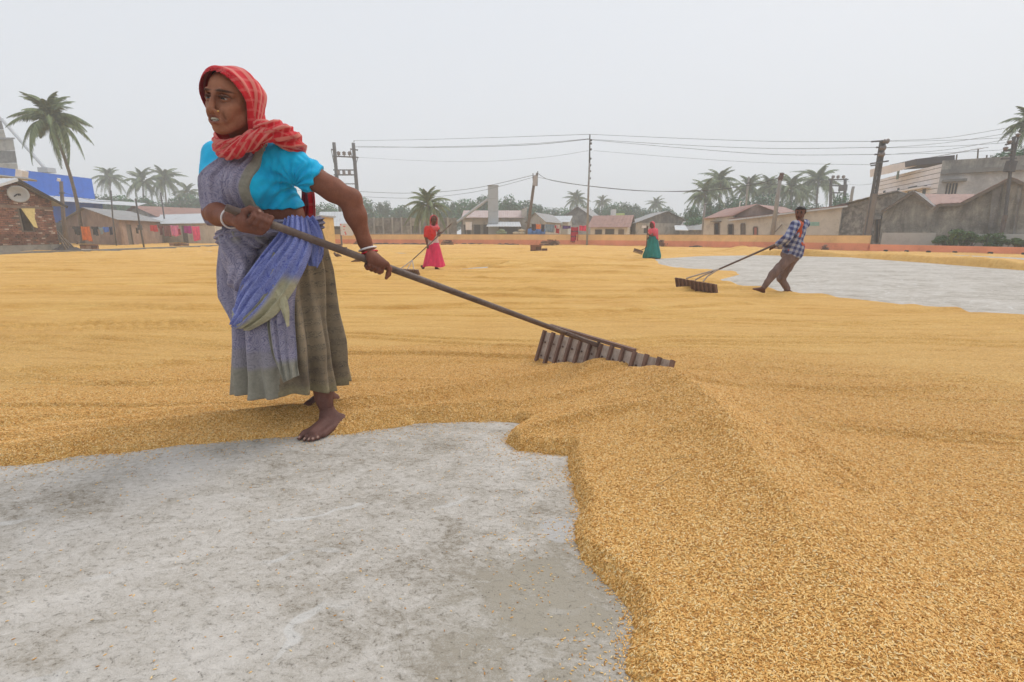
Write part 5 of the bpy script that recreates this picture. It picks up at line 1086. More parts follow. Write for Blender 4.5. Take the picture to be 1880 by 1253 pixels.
plain_pole([(120, 441, 33), (116.5, 400, 33), (112, 333, 33)], [.13, .11, .09], 'brown post between the brick house and the leaning palm', M_POLEW, lambda r: (MB().beam(W(109.5, 355, 32.9), W(118, 354.5, 32.9), .09).build('cross_bar', M_STEEL, r), MB().tube([W(108.5, 328, 32.9), W(107.5, 333, 32.9)], .09, 8).build('lamp', M_WHITE, r)))
plain_pole([(212, 440, 37), (207, 400, 37), (203.5, 350, 37)], .045, 'thin dark rod before the grey shed roof', M_STEEL)
plain_pole([(264, 452, 33), (256, 410, 33), (249, 365, 33)], .05, 'slanting dark rod with a switch box before the row house', M_STEEL, lambda r: MB().box(W(257, 418, 32.9), (.2, .15, .32)).build('switch_box', M_STEEL, r))
plain_pole([(299, 386, 50), (296.5, 365, 50), (295, 354, 50)], .06, 'thin rod above the brown roof ridge', M_STEEL)
# twin-rail pole, right
r = empty('twin_rail_pole', Wx(1590, 27.6, 0)[:], 0, 'twin-rail steel pole with round insulators before the stone wall', 'pole')
top1, top2 = W(1618, 259, 27.2), W(1624, 259, 27.2); bt1, bt2 = W(1587, 440, 27.6), W(1595, 440, 27.6)
MB().beam(Vector((bt1.x, bt1.y, 0)), top1, .11).build('rail', M_STEEL, r); MB().beam(Vector((bt2.x, bt2.y, 0)), top2, .11).build('rail', M_STEEL, r)
for k in range(12): MB().beam(bt1.lerp(top1, .28 + k * .065), bt2.lerp(top2, .28 + k * .065), .06, .13).build('tie_plate', M_STEEL, r)
MB().tube([Vector(((bt1.x + bt2.x) / 2, bt1.y + .1, 0)), bt1.lerp(bt2, .5).lerp(top1.lerp(top2, .5), .48)], [.21, .17], 8).build('cement_casing', simple('brown_cement', (.20, .175, .155), .9, .2, 4), r)
for (x0, y0, x1, y1) in ((1600, 260.5, 1631, 258.5), (1609, 271, 1622, 271), (1606, 284, 1620, 284), (1598, 301, 1631, 296), (1599, 304.5, 1612, 303)): MB().beam(W(x0, y0, 27.1), W(x1, y1, 27.1), .07).build('cross_arm', M_STEEL, r)
for px, py in ((1627, 259.5), (1621, 272), (1618.5, 284)):
    p = W(px, py, 27.0); MB().tube([p - Vector((.16, 0, 0)), p - Vector((.10, 0, 0)), p - Vector((.06, 0, 0)), p + Vector((.02, 0, 0)), p + Vector((.08, 0, 0)), p + Vector((.16, 0, 0))], [.02, .11, .06, .12, .14, .04], 12).build('insulator', M_INS, r, smooth=True)
rebase(r)
r = empty('power_pole', Wx(1845, 25.4, 0)[:], 0, 'dark braced pole with brackets at the right edge', 'pole')
for (x0, y0, x1, y1, w) in ((1846, 395, 1862, 251, .10), (1853, 330, 1869, 252, .06), (1846, 266, 1866, 262, .07), (1862, 252, 1872, 252, .07), (1843, 277, 1861, 277, .08), (1838, 292, 1866, 291, .07), (1852, 284, 1864, 284, .07)): MB().beam(W(x0, y0, 25), W(x1, y1, 25), w).build('member', M_STEEL, r)
MB().box(W(1855, 306, 25), (.34, .26, .5), Matrix.Rotation(.1, 3, 'Y')).build('junction_box', M_STEEL, r)
for px, py in ((1853, 262), (1846, 274), (1869, 249)): p = W(px, py, 24.9); MB().tube([p - Vector((0, 0, .06)), p, p + Vector((0, 0, .06)), p + Vector((0, 0, .1))], [.03, .09, .11, .04], 10).build('insulator', M_INS, r, smooth=True)
p = W(1848, 392, 25); MB().beam(Vector((p.x - .05, p.y, 0)), W(1846, 395, 25), .13).build('base_post', M_POLEW, r); rebase(r)
# wires
def wire(pts, rad, label, name='wire', n=28):
    C = crom([W(*p) for p in pts], n); o = MB().tube(C, rad * .72, 5).build(name, M_WIRE, None, smooth=True); tag(o, label, 'wire')
T1, T2 = (1083, 247, 38), (1082.5, 256, 38)
wire([(649, 258.5, 60), (760, 257, 54), (920, 252.5, 46), T1], .020, 'top wire from the left transformer frame to the tall pole')
wire([(650, 269, 60), (800, 271, 52), (960, 267, 44), T2], .026, 'second wire from the left transformer frame to the tall pole'); wire([(650, 271, 60), (800, 270, 52), (960, 265, 44), (1082.5, 255, 38)], .018, 'thinner twin of the second wire left of the tall pole')
wire([(656, 289, 60), (760, 295, 54), (880, 297, 48), (1000, 289, 42), (1080, 277, 38)], .013, 'faint third wire left of the tall pole')
wire([T1, (1240, 254, 34), (1420, 260, 31), (1602, 260, 27.1)], .016, 'top wire from the tall pole to the twin-rail pole'); wire([T2, (1240, 266, 34), (1420, 273, 31), (1609, 271, 27.1)], .016, 'second wire from the tall pole to the twin-rail pole')
wire([(1082.5, 257, 38), (1240, 271, 34), (1420, 284, 31), (1606, 284, 27.1)], .016, 'third wire from the tall pole to the twin-rail pole'); wire([(1090, 277, 38), (1240, 289, 34), (1400, 299, 31), (1599, 303, 27.1)], .011, 'faint lowest wire from the tall pole to the twin-rail pole')
wire([(656, 352, 60), (760, 355, 57), (870, 346, 54), (979, 322, 50)], .030, 'cable from the left transformer frame up to the leaning pole'); wire([(656, 361, 60), (760, 364, 57), (870, 353, 54), (979, 326, 50)], .024, 'lower cable from the left transformer frame to the leaning pole')
wire([(988, 319, 50), (1010, 331, 49), (1080, 342, 45), (1180, 351, 41), (1290, 350, 37), (1380, 340, 34), (1431, 326, 31.6)], .030, 'thick cable sagging from the leaning pole to the wrapped pole'); wire([(988, 326, 50), (1030, 334, 48), (1080, 341.5, 45), (1180, 350.5, 41), (1290, 351.5, 37), (1375, 341, 34)], .020, 'thin cable twisted round the thick one')
wire([(1437, 325, 31.4), (1480, 330, 34), (1560, 334, 40)], .014, 'wire running right from the wrapped pole'); wire([(1375, 337, 50), (1440, 339, 52), (1524, 341, 56)], .02, 'wire between the thin pole and the transformer frame'); wire([(1553, 338, 56), (1575, 340, 44), (1600, 338, 28)], .012, 'wire from the transformer frame to the twin-rail pole')
for k, (a, m, b) in enumerate((((1628, 259, 27), (1740, 253, 25), (1900, 226, 21)), ((1622, 272, 27), (1740, 262, 25), (1900, 237, 21)), ((1619, 285, 27), (1740, 275, 25), (1870, 252, 24)), ((1628, 260, 27), (1740, 258, 25.5), (1850, 253, 25)), ((1622, 272, 27), (1740, 269, 25.5), (1855, 262, 25)), ((1619, 284, 27), (1740, 281, 25.5), (1850, 275, 25)))):
    wire([a, m, b], .011, ['uppermost wire rising right from the twin-rail pole', 'second wire rising right over the tin canopy', 'wire rising across the tin canopy to the braced pole', 'level top wire between twin-rail and braced pole', 'level middle wire between twin-rail and braced pole', 'level low wire between twin-rail and braced pole'][k])
wire([(116, 354, 33), (180, 370, 36), (250, 368, 33), (300, 373, 45), (420, 360, 60), (620, 345, 60)], .016, 'slack wire running behind the headscarf woman from the brown post'); wire([(85, 372, 29), (98, 362, 31), (114, 355, 33)], .014, 'short wire from the brick house eave to the brown post')
# ================================================================== washing, bricks, drums, birds and other small things
def cl(name, rgb): return cloth_mat2('cloth_' + name, rgb)
def cloth_mat2(name, rgb):
    if name in MATS: return MATS[name]
    t = NT(name); n1 = t.noise(t.coord('Object', scale=(1, 1, .35)), 7, 4, .6); t.set(t.ramp(n1, [(.34, tuple(x * .68 for x in rgb)), (.64, tuple(min(1, x * 1.15) for x in rgb))]), .85, 0, .1); MATS[name] = t.m; return t.m
def garment(x0, x1, y0, y1, d, rgb, cname, label, shape='sheet', name='cloth', seed=0, cat='cloth', group=None):
    A, B = W(x0, y0, d), W(x1, y0, d); h = (ZH(y0, d) - ZH(y1, d)); w = (B - A).length; nu, nv = 14, 12; V, F = [], []
    for j in range(nv):
        v = j / (nv - 1)
        for i in range(nu):
            u = i / (nu - 1); uu = u
            if shape == 'shirt': uu = .5 + (u - .5) * (1.0 if v < .30 else .62)
            fold = .05 * math.sin(u * 9 + seed + v * 1.2) * (.4 + v) + .02 * math.sin(u * 23 + seed * 2); hh_ = h * (1 + .05 * math.sin(u * 5 + seed) + (.04 if i in (0, nu - 1) else 0))
            V.append(A.lerp(B, uu) + Vector((0, fold, -hh_ * v - .03 * math.sin(math.pi * u))))
    for j in range(nv - 1):
        for i in range(nu - 1): a = j * nu + i; F.append((a, a + nu, a + nu + 1, a + 1))
    me = bpy.data.meshes.new(name); me.from_pydata([tuple(p) for p in V], [], F); me.update(); me.polygons.foreach_set('use_smooth', np.ones(len(F), dtype=bool)); o = link_mesh(name, me, cl(cname, rgb)); s = o.modifiers.new('thickness', 'SOLIDIFY'); s.thickness = .012; tag(o, label, cat, group); return o
def line(x0, y0, x1, y1, d, label):
    a, b = W(x0, y0, d), W(x1, y1, d); C = crom([a, a.lerp(b, .5) - Vector((0, 0, .05)), b], 12); o = MB().tube(C, .012, 5).build('clothesline', M_WIRE); tag(o, label, 'clothesline')
line(128, 415.5, 208, 417, 37.5, 'clothesline along the brown gable wall'); line(272, 413, 372, 414.5, 41, 'clothesline along the pale row house'); line(972, 411, 1020, 412, 44, 'clothesline by the leaning pole'); line(1017, 413.5, 1080, 414.5, 42, 'clothesline beside the tall pole')
for a in ((133, 147, 416, 431, 37.4, (.05, .05, .055), 'black', 'black cloth at the left end of the gable clothesline', 'shirt'), (148, 164.5, 416, 442, 37.3, (.72, .17, .02), 'orange', 'bright orange cloth on the gable clothesline'), (167, 180, 416, 432, 37.4, (.04, .045, .055), 'navyblack', 'dark shirt right of the orange cloth', 'shirt'), (180, 189, 417.5, 430, 37.4, (.30, .38, .42), 'greyblue', 'grey-blue shirt beside the bright blue cloth', 'shirt'), (188.5, 199, 417, 426, 37.3, (.10, .22, .66), 'blue', 'small bright blue cloth by the gable', 'sheet'), (199, 206, 417, 431, 37.4, (.04, .05, .09), 'navy', 'narrow navy cloth at the right end of the gable line', 'sheet'),
          (275, 288, 413.5, 425, 40.9, (.68, .06, .07), 'red', 'plain red cloth leftmost on the row house line', 'sheet'), (289, 299.5, 414, 431, 40.9, (.17, .06, .07), 'maroon', 'darker maroon shirt on the row house line', 'shirt'), (300, 312, 414, 434, 40.9, (.24, .10, .10), 'brownred', 'brown-red cloth in the middle of the row house line', 'sheet'), (313, 326.5, 414, 433, 40.9, (.75, .22, .40), 'pink', 'pale pink cloth on the row house line', 'sheet'), (326.5, 331, 420, 431, 40.7, (.40, .03, .07), 'darkred', 'small dark red cloth beside the pale pink one', 'sheet'), (337, 350.5, 415, 428.5, 40.9, (.42, .02, .26), 'magenta', 'magenta cloth left of the hot pink one', 'sheet'), (351, 366, 415.5, 441.5, 40.8, (.80, .09, .22), 'hotpink', 'long hot pink cloth at the right end of the row house line', 'sheet'),
          (976, 984, 411.5, 423, 44, (.05, .035, .05), 'blackplum', 'black cloth left of the orange one by the leaning pole', 'sheet'), (984, 993, 411.5, 420.5, 43.9, (.70, .20, .05), 'orange2', 'orange cloth by the leaning pole', 'sheet'), (994, 1000, 412, 425, 44, (.04, .04, .07), 'ink', 'ink dark cloth between orange and grey-blue', 'sheet'), (1001, 1018, 412.5, 426.5, 43.8, (.20, .28, .36), 'slate', 'slate blue sheet by the leaning pole', 'sheet'),
          (1018.5, 1029, 414, 428.5, 42, (.42, .03, .05), 'crimson', 'crimson shirt with white yoke left of the tall pole', 'shirt'), (1022, 1028, 413, 419.5, 41.8, (.70, .64, .62), 'white', 'small white cloth over the crimson shirt', 'sheet'), (1033, 1047.5, 414.5, 420, 42, (.10, .05, .22), 'violet', 'dark violet folded cloth on the line', 'sheet'), (1063.5, 1077, 414, 424, 42, (.74, .05, .13), 'cerise', 'cerise cloth just left of the tall pole', 'sheet')):
    garment(*a[:7], a[7], *(a[8:9] or ('sheet',)), seed=a[0] * .7, group=None)
# red check sheet over the wall and the dotted red board
t = NT('red_check_sheet'); c = t.coord('Object'); sp = t.n('ShaderNodeSeparateXYZ'); t.l(c, sp.inputs[0]); s1 = t.ramp(t.math('FRACT', t.math('MULTIPLY', sp.outputs[2], 2.6)), [(0, 0), (.62, 0), (.66, 1), (.9, 1), (.95, 0)]); nz = t.ramp(t.voro(c, 9), [(0, 1), (.22, .8), (.3, 0)])
t.set(t.mix(t.math('MULTIPLY', s1, nz), t.mix(s1, (.42, .015, .045), (.16, .02, .05)), (.55, .30, .30)), .85, 0, .1); MATS['cloth_redcheck'] = t.m
garment(1048.5, 1061.5, 417, 443.5, 38.4, (0, 0, 0), 'redcheck', 'long dark red patterned sheet draped over the yard wall', 'sheet')
t = NT('dotted_red_board'); c = t.coord('Object'); dd = t.ramp(t.voro(c, 5.2), [(0, 1), (.30, 1), (.38, 0)]); t.set(t.mix(dd, (.62, .60, .58), (.62, .09, .09)), .8, 0, .2)
r = empty('notice_board', Wx(626.5, 37.5, 0)[:], 0, 'board with red blotches on a brown post at the yard wall', 'board'); MB().box(W(636.5, 422, 37.4), (.92, .04, .86)).build('panel', t.m, r); MB().box(Wx(626.5, 37.5, .65), (.1, .1, 1.3)).build('post', M_POLEW, r); rebase(r)
# drums
M_DRUM = simple('blue_plastic', (.045, .17, .46), .45, .15, 5, spec=.5)
for i, (px, z, lab) in enumerate(((973, .98, 'blue plastic drum, first from the leaning pole'), (981, .98, 'blue plastic drum, second from the leaning pole'), (989, .98, 'blue plastic drum, third from the leaning pole'), (997, .96, 'blue plastic drum, fourth from the leaning pole'))):
    p = Wx(px, 46, z); r = empty('drum', (p.x, p.y, .62), 0, lab, 'drum', 'blue drums behind the wall'); MB().tube([p + Vector((0, 0, q)) for q in (-.36, -.34, -.1, -.08, .1, .12, .30, .33)], [.17, .20, .20, .215, .215, .20, .20, .15], 14).build('barrel', M_DRUM, r, smooth=True); MB().tube([p + Vector((0, 0, .33)), p + Vector((0, 0, .36))], .16, 14).build('lid', M_WHITE if i == 2 else M_DRUM, r); rebase(r)
o = MB().box(Wx(985, 46, .31), (2.0, .8, .6)).build('drum_stand', M_CONCG); tag(o, 'cement plinth carrying the blue drums', 'platform')
# brick stacks on the grain and heaps at the wall
M_BR1 = simple('loose_brick', (.235, .115, .075), .9, .35, 9, .3); M_BR2 = simple('dark_brick', (.13, .075, .055), .9, .3, 9, .3); M_BR3 = simple('pale_brick', (.34, .22, .16), .9, .3, 9, .3)
BRK = []
for mt in (M_BR1, M_BR2, M_BR3):
    bm = bmesh.new(); bmesh.ops.create_cube(bm, size=1)
    for v in bm.verts: v.co = Vector((v.co.x * .24, v.co.y * .115, v.co.z * .07))
    bmesh.ops.bevel(bm, geom=bm.edges, offset=.006, segments=1); me = bpy.data.meshes.new('brick'); bm.to_mesh(me); bm.free(); me.materials.append(mt); BRK.append(me)
def brick(root, p, rz, k, s=1.0, tilt=0.0):
    o = bpy.data.objects.new('brick', BRK[k]); COL.objects.link(o); o.parent = root; o.location = p; o.rotation_euler = (tilt, 0, rz); o.scale = (s, s, s)
def stack(px, py, lab, layout, s=1.15, group='small brick stacks on the grain', zb=.03):
    g = G(px, py); r = empty('brick_stack', (g.x, g.y, zb), 0, lab, 'bricks', group)
    for (x, y, z, rz) in layout: brick(r, (x * s, y * s, (.035 + z * .073) * s), rz, random.randrange(3) if z < 3 else 0, s)
rr_ = random.uniform
stack(987, 463.5, 'dark brick stack standing alone in mid-yard, half a brick stepping down right', [(x, y, z, rr_(-.08, .08)) for z in range(4) for x in (-.20, .05) for y in (0, .13)] + [(.31, 0, z, .05) for z in (0, 1)], 1.15)
stack(167, 461.5, 'broad dark brick stack on the drain kerb near the brick house', [(x, 0, z, rr_(-.08, .08)) for z in range(3) for x in (-.30, -.04, .22)] + [(.1, .14, 1, 0)], 1.2, zb=.1)
stack(322, 455, 'left of two small brick pairs on the drain kerb', [(x, 0, z, rr_(-.1, .1)) for z in range(2) for x in (-.13, .13)], 1.3, zb=.1); stack(338, 454.3, 'right of two small brick pairs on the drain kerb', [(x, 0, z, rr_(-.1, .1)) for z in range(2) for x in (-.13, .13)], 1.3, zb=.1)
stack(622, 457.5, 'small brick stack just right of the scarf tail, by a slab', [(x, 0, z, rr_(-.1, .1)) for z in range(3) for x in (-.2, .06)] + [(.3, 0, 0, .1)], 1.2); stack(1427, 464.5, 'brick stack behind the hands of the man in the checked shirt', [(x, 0, z, rr_(-.1, .1)) for z in range(4) for x in (-.13, .13, .38)], 1.15)
def heap(px, py, w, h, n, lab, seed=0, dz=0.0):
    rg = random.Random(seed); g = G(px, py); r = empty('brick_heap', (g.x, g.y, 0), 0, lab, 'bricks', 'loose brick heaps at the wall')
    rows = int(h / .075)
    for z in range(rows):
        ww = w * (1 - .55 * (z / rows) ** 1.5); k = int(ww / .20)
        for i in range(k):
            if rg.random() < .12: continue
            x = -ww / 2 + ww * (i + .5) / k + rg.uniform(-.03, .03)
            for y in (-.25 + .12 * z / rows, ): brick(r, (x, y + rg.uniform(-.03, .03) - .05, .04 + z * .078 + rg.uniform(0, .01)), rg.choice((0, 1.57, .3, -.2)) + rg.uniform(-.2, .2), rg.randrange(3), 1.05, rg.uniform(-.1, .1))
    MB().box((0, .02, h * .36), (w * .62, .26, h * .70)).build('rubble_core', M_BR2, r)
heap(1010, 452, 1.7, .50, 30, 'loose brick heap left of the dark red sheet', 1); heap(1222, 453.6, 1.7, .50, 30, 'loose brick heap right of the woman in green', 2); heap(822, 450.3, 1.0, .42, 16, 'small brick heap right of the woman in pink skirt', 3); heap(662, 449.8, .95, .30, 14, 'low brick heap below the dotted board', 4); heap(1516, 459.8, .8, .32, 10, 'little brick heap behind the man in the checked shirt', 5)
# dark tarpaulins folded at the foot of the wall
M_TARP = simple('black_tarpaulin', (.055, .048, .052), .6, .3, 4, spec=.4)
for k, (x0, x1, y, lab) in enumerate(((678, 728, 449.6, 'dark tarpaulin roll right of the low brick heap'), (728, 786, 450.0, 'flat dark tarpaulin left of the woman in pink'), (838, 892, 450.2, 'dark tarpaulin strip below the steel duct'), (908, 952, 450.6, 'dark tarpaulin strip left of the leaning pole'), (1262, 1330, 454.6, 'dark tarpaulin strip below the pale house'))):
    a, b = G(x0, y), G(x1, y); n = 14; pts = [a.lerp(b, i / (n - 1)) + Vector((0, -.35, .06 + .03 * math.sin(i * 1.7 + k))) for i in range(n)]; o = MB().tube(pts, [.03 + .05 * math.sin(math.pi * min(max(i / (n - 1), .05), .95)) * (1 + .3 * math.sin(i * 2.3)) for i in range(n)], 8).build('tarpaulin', M_TARP, None, smooth=True); tag(o, lab, 'tarpaulin', 'tarpaulins along the wall')
# bits by the brick house: sticks, a basket and black sheet
g = G(128, 463.4)
for k, (x0, y0, x1, y1, d, lab) in enumerate(((106, 425, 128, 452, 27.4, 'upper long dark stick leaning on the brick house'), (107, 431, 126, 456, 27.2, 'middle dark stick leaning on the brick house'), (112, 443, 122, 459, 27.0, 'short pale stick leaning at the brick corner'), (118, 438, 136, 455, 27.6, 'thin stick slanting over the black sheet'))):
    o = MB().beam(W(x0, y0, d), W(x1, y1, d), .05).build('stick', M_WOOD); tag(o, lab, 'stick', 'sticks leaning at the brick house corner')
tp = MB(); n = 12; m_ = 6; V, F = [], []
a, b = W(108, 459, 27.4), W(145, 461, 28.2)
for j in range(m_):
    for i in range(n): u, v = i / (n - 1), j / (m_ - 1); V.append(a.lerp(b, u) + Vector((0, (v - .5) * .9, .02 + .34 * math.sin(math.pi * u) ** .7 * math.sin(math.pi * v) * (1 + .35 * math.sin(i * 1.9 + j)) * (1.15 - .6 * u))))
for j in range(m_ - 1):
    for i in range(n - 1): q = j * n + i; F.append((q, q + 1, q + n + 1, q + n))
o = MB().add(V, F).build('black_sheet', M_TARP, None); s = o.modifiers.new('thickness', 'SOLIDIFY'); s.thickness = .02; tag(o, 'crumpled black sheet at the foot of the sticks', 'tarpaulin')
o = MB().prism([W(1178.5, 419, 51), W(1186.5, 419, 51), W(1186, 414.5, 51), W(1179, 414.5, 51)], Vector((0, .1, 0))).build('white_dish', M_WHITE); tag(o, 'small white dish on the dark shed left of the woman in green', 'satellite dish')
# birds
BF = Fld(); BF.ell((0, 0, .06), (.085, .042, .045), None); BF.ell((.085, 0, .105), (.034, .03, .03), None, k=.03); BF.cap((-.06, 0, .06), (-.17, 0, .035), .03, .012, k=.03); BF.cap((.11, 0, .105), (.145, 0, .10), .010, .003, k=.006); BF.cap((0, .02, .03), (.01, .02, 0), .006, .005); BF.cap((0, -.02, .03), (.01, -.02, 0), .006, .005); BF.cap((.04, .035, .075), (-.11, .03, .06), .02, .01, k=.01); BF.cap((.04, -.035, .075), (-.11, -.03, .06), .02, .01, k=.01)
Fb, axb = BF.grid((-.22, -.09, -.02), (.18, .09, .16), .009); Vv_, Qv_ = surf_nets(Fb, axb); BIRD = np_mesh('bird', Vv_, Qv_); BIRD.materials.append(simple('brown_feathers', (.15, .085, .05), .9, .3, 12))
for (px, py, rz, s, lab) in ((619, 473, 2.6, 1.5, 'brown bird pecking between the waist and the pole'), (658, 483, .4, 1.25, 'brown bird under the reaching arm'), (142, 449, 2.2, 1.9, 'brown bird on the grain by the orange cloth')):
    p = G(px, py, .035); o = bpy.data.objects.new('bird', BIRD); COL.objects.link(o); o.location = p; o.rotation_euler = (0, 0, rz); o.scale = (s, s, s); tag(o, lab, 'bird')
# straws on the heap
for (x0, y0, x1, y1) in ((1205, 892, 1258, 860), (1238, 843, 1262, 841), (1180, 735, 1196, 741)):
    def gz(px, py):
        g_ = G(px, py, .06); hh_ = float(grain_height(np.array([g_.x]), np.array([g_.y]))[0]); g_ = G(px, py, hh_ + .004); return g_
    a, b = gz(x0, y0), gz(x1, y1); o = MB().tube([a, a.lerp(b, .5) + Vector((.003, 0, .003)), b], .0014, 5).build('straw', simple('straw', (.42, .27, .12), .8, .2, 9)); tag(o, {1205: 'longest dry stalk slanting on the near heap', 1238: 'short level stalk just above the longest one', 1180: 'dry stalk near the crest of the heap below the rake'}[x0], 'straw', 'stalks on the heap')
# ================================================================== the rake the woman pulls (placed first: her hands close on it)
E0 = A3(W(414, 381, 2.06)); E1 = A3(W(1098, 634, 3.33))
PD = (E1 - E0) / np.linalg.norm(E1 - E0)
def pole_at(px, py=None):               # point on the pole's axis seen in column px
    lo, hi = 0.0, 1.0
    for _ in range(40):
        m = (lo + hi) / 2; p = E0 + (E1 - E0) * m
        f = p[1] * CP - (p[2] - CAMH) * SP
        if 940 + FPX * p[0] / f < px: lo = m
        else: hi = m
    return E0 + (E1 - E0) * m
_vw = A3(W(600, 440, 2.3)) - vec(0, 0, CAMH); _vw /= np.linalg.norm(_vw)
PN = -_vw - PD * (-_vw).dot(PD); PN /= np.linalg.norm(PN)          # towards the camera
PB = np.cross(PD, PN); PB = PB if PB[2] > 0 else -PB                # upwards
def pf(px, up, near, al=0.0): return pole_at(px) + PB * up + PN * near + PD * al
PR = 0.0172

# ---- materials
def mat_skin(name='skin'):
    t = NT(name); c = t.coord('Object'); tint = t.attr('tint')
    n1 = t.noise(c, 26, 5, 0.6); n2 = t.noise(c, 140, 3, 0.6)
    f = t.ramp(t.math('ADD', t.math('MULTIPLY', n1, 0.65), t.math('MULTIPLY', n2, 0.35)), [(0.34, (0.80, 0.78, 0.78)), (0.66, (1.12, 1.12, 1.12))])
    col = t.mix(1.0, tint, f, 'MULTIPLY')
    m = t.set(col, t.ramp(n1, [(0.3, 0.52), (0.7, 0.66)]), 0, 0.16)
    t.bump(t.math('ADD', n2, t.math('MULTIPLY', n1, 0.8)), 0.45, 0.003)
    t.b.inputs['Subsurface Weight'].default_value = 0.0
    return m
M_SKIN = mat_skin()
SK_ARM = vec(0.235, 0.095, 0.060); SK_FACE = vec(0.350, 0.150, 0.088); SK_FOOT = vec(0.150, 0.075, 0.062)

# ---- the body
HD = A3(W(428, 190, 2.24)); HS = 0.262
HF = vec(-0.22, -0.975, -0.02); HF /= np.linalg.norm(HF); HU = vec(0.10, -0.06, 1.0); HU -= HF * HU.dot(HF); HU /= np.linalg.norm(HU)
HX = np.cross(HF, HU)
HAX = np.stack([HX, HF, HU])
def hl(x, y, z): return HD + HS * (HX * x + HF * y + HU * z)
def head(f, hl, HS, HAX, fine=True):
    f.ell(hl(0, -.06, .14), vec(.345, .43, .37) * HS, HAX, k=.03)
    f.ell(hl(0, .09, -.14), vec(.255, .295, .335) * HS, HAX, k=.10 * HS)
    f.cap(hl(0, .275, -.425), hl(0, .24, -.40), .085 * HS, .08 * HS, k=.09 * HS)
    for s in (-1, 1):
        f.cap(hl(s * .215, -.02, -.20), hl(s * .09, .25, -.42), .075 * HS, .06 * HS, k=.10 * HS)
        f.ell(hl(s * .185, .225, -.085), vec(.10, .09, .075) * HS, HAX, k=.08 * HS)
        f.ell(hl(s * .13, .30, -.20), vec(.085, .07, .11) * HS, HAX, k=.07 * HS)
    if not fine:
        f.cap(hl(0, .37, .02), hl(0, .47, -.19), .035 * HS, .06 * HS, k=.04 * HS); return
    for s in (-1, 1):
        f.cap(hl(s * .04, .385, .085), hl(s * .125, .375, .105), .022 * HS, .026 * HS, k=.06 * HS)
        f.cap(hl(s * .125, .375, .105), hl(s * .225, .275, .07), .026 * HS, .022 * HS, k=.06 * HS)
    for s in (-1, 1):
        f.ell(hl(s * .135, .415, .012), vec(.088, .075, .052) * HS, HAX, k=.05 * HS, sub=True)
        # eyelids round the eyeball
        f.cap(hl(s * .065, .352, .024), hl(s * .135, .376, .034), .018 * HS, .023 * HS, k=.012 * HS); f.cap(hl(s * .135, .376, .034), hl(s * .215, .318, .012), .022 * HS, .018 * HS, k=.012 * HS)
        f.cap(hl(s * .070, .352, -.026), hl(s * .135, .364, -.033), .015 * HS, .019 * HS, k=.012 * HS); f.cap(hl(s * .135, .364, -.033), hl(s * .21, .315, -.016), .017 * HS, .014 * HS, k=.012 * HS)
    f.cap(hl(0, .375, .06), hl(0, .425, -.06), .034 * HS, .038 * HS, k=.035 * HS)
    f.cap(hl(0, .425, -.06), hl(0, .462, -.180), .038 * HS, .052 * HS, k=.03 * HS)
    f.ell(hl(0, .470, -.192), vec(.066, .048, .045) * HS, HAX, k=.025 * HS)
    for s in (-1, 1):
        f.ell(hl(s * .068, .415, -.208), vec(.042, .052, .036) * HS, HAX, k=.022 * HS)
        f.ell(hl(s * .032, .440, -.241), vec(.016, .024, .015) * HS, HAX, k=.010 * HS, sub=True)
    # mouth: full cheeks round an open, strained smile
    f.ell(hl(0, .345, -.315), vec(.145, .080, .095) * HS, HAX, k=.06 * HS)
    for s in (-1, 1):
        f.cap(hl(s * .095, .425, -.185), hl(s * .150, .350, -.30), .012 * HS, .014 * HS, k=.03 * HS, sub=True)
    f.chain([hl(-.108, .350, -.312), hl(-.055, .408, -.272), hl(0, .424, -.268), hl(.055, .408, -.272), hl(.108, .350, -.312)], [.010 * HS, .020 * HS, .021 * HS, .020 * HS, .010 * HS], k=.018 * HS)
    f.chain([hl(-.100, .348, -.320), hl(-.05, .400, -.352), hl(0, .412, -.360), hl(.05, .400, -.352), hl(.100, .348, -.320)], [.010 * HS, .022 * HS, .026 * HS, .022 * HS, .010 * HS], k=.018 * HS)
    f.ell(hl(0, .415, -.314), vec(.086, .085, .030) * HS, HAX, k=.008 * HS, sub=True)
    f.ell(hl(0, .40, -.405), vec(.07, .03, .018) * HS, HAX, k=.03 * HS, sub=True)

TOR = Fld()      # trunk and upper arms, reused for the clothes
pel = A3(W(499, 446, 2.52)); wai = A3(W(503, 402, 2.46)); che = A3(W(468, 338, 2.40)); nek = A3(W(455, 262, 2.36))
shL = A3(W(517, 292, 2.32)); shR = A3(W(402, 290, 2.46))
elL = A3(W(643, 368, 2.38)); wrL = A3(W(676, 462, 2.43)); elR = A3(W(393, 391, 2.31)); wrR = A3(W(428, 402, 2.13))
BX = (shL - shR) / np.linalg.norm(shL - shR); BU = vec(0, 0, 1) - BX * BX[2]; BU /= np.linalg.norm(BU); BF = np.cross(BU, BX); BF = -BF if BF[1] > 0 else BF
BAX = np.stack([BX, BF, BU])
TOR.ell(che + BU * 0.01, (.170, .118, .165), BAX, k=.06)
TOR.ell(wai + BU * 0.01, (.160, .118, .14), BAX, k=.08)
TOR.ell(pel, (.185, .140, .15), BAX, k=.08)
TOR.cap(shR + (shL - shR) * .22 - BU * .0, shR + (shL - shR) * .80, .062, .062, k=.07)
TOR.cap(nek - BU * .03, nek + BU * .03, .062, .058, k=.05)
bL = che + BX * .075 + BF * .085 - BU * .012; bR = che - BX * .080 + BF * .085 - BU * .012
TOR.ell(bL, (.086, .085, .088), BAX, k=.035); TOR.ell(bR, (.084, .082, .088), BAX, k=.035)
def lerp(a, b, t): return a + (b - a) * t
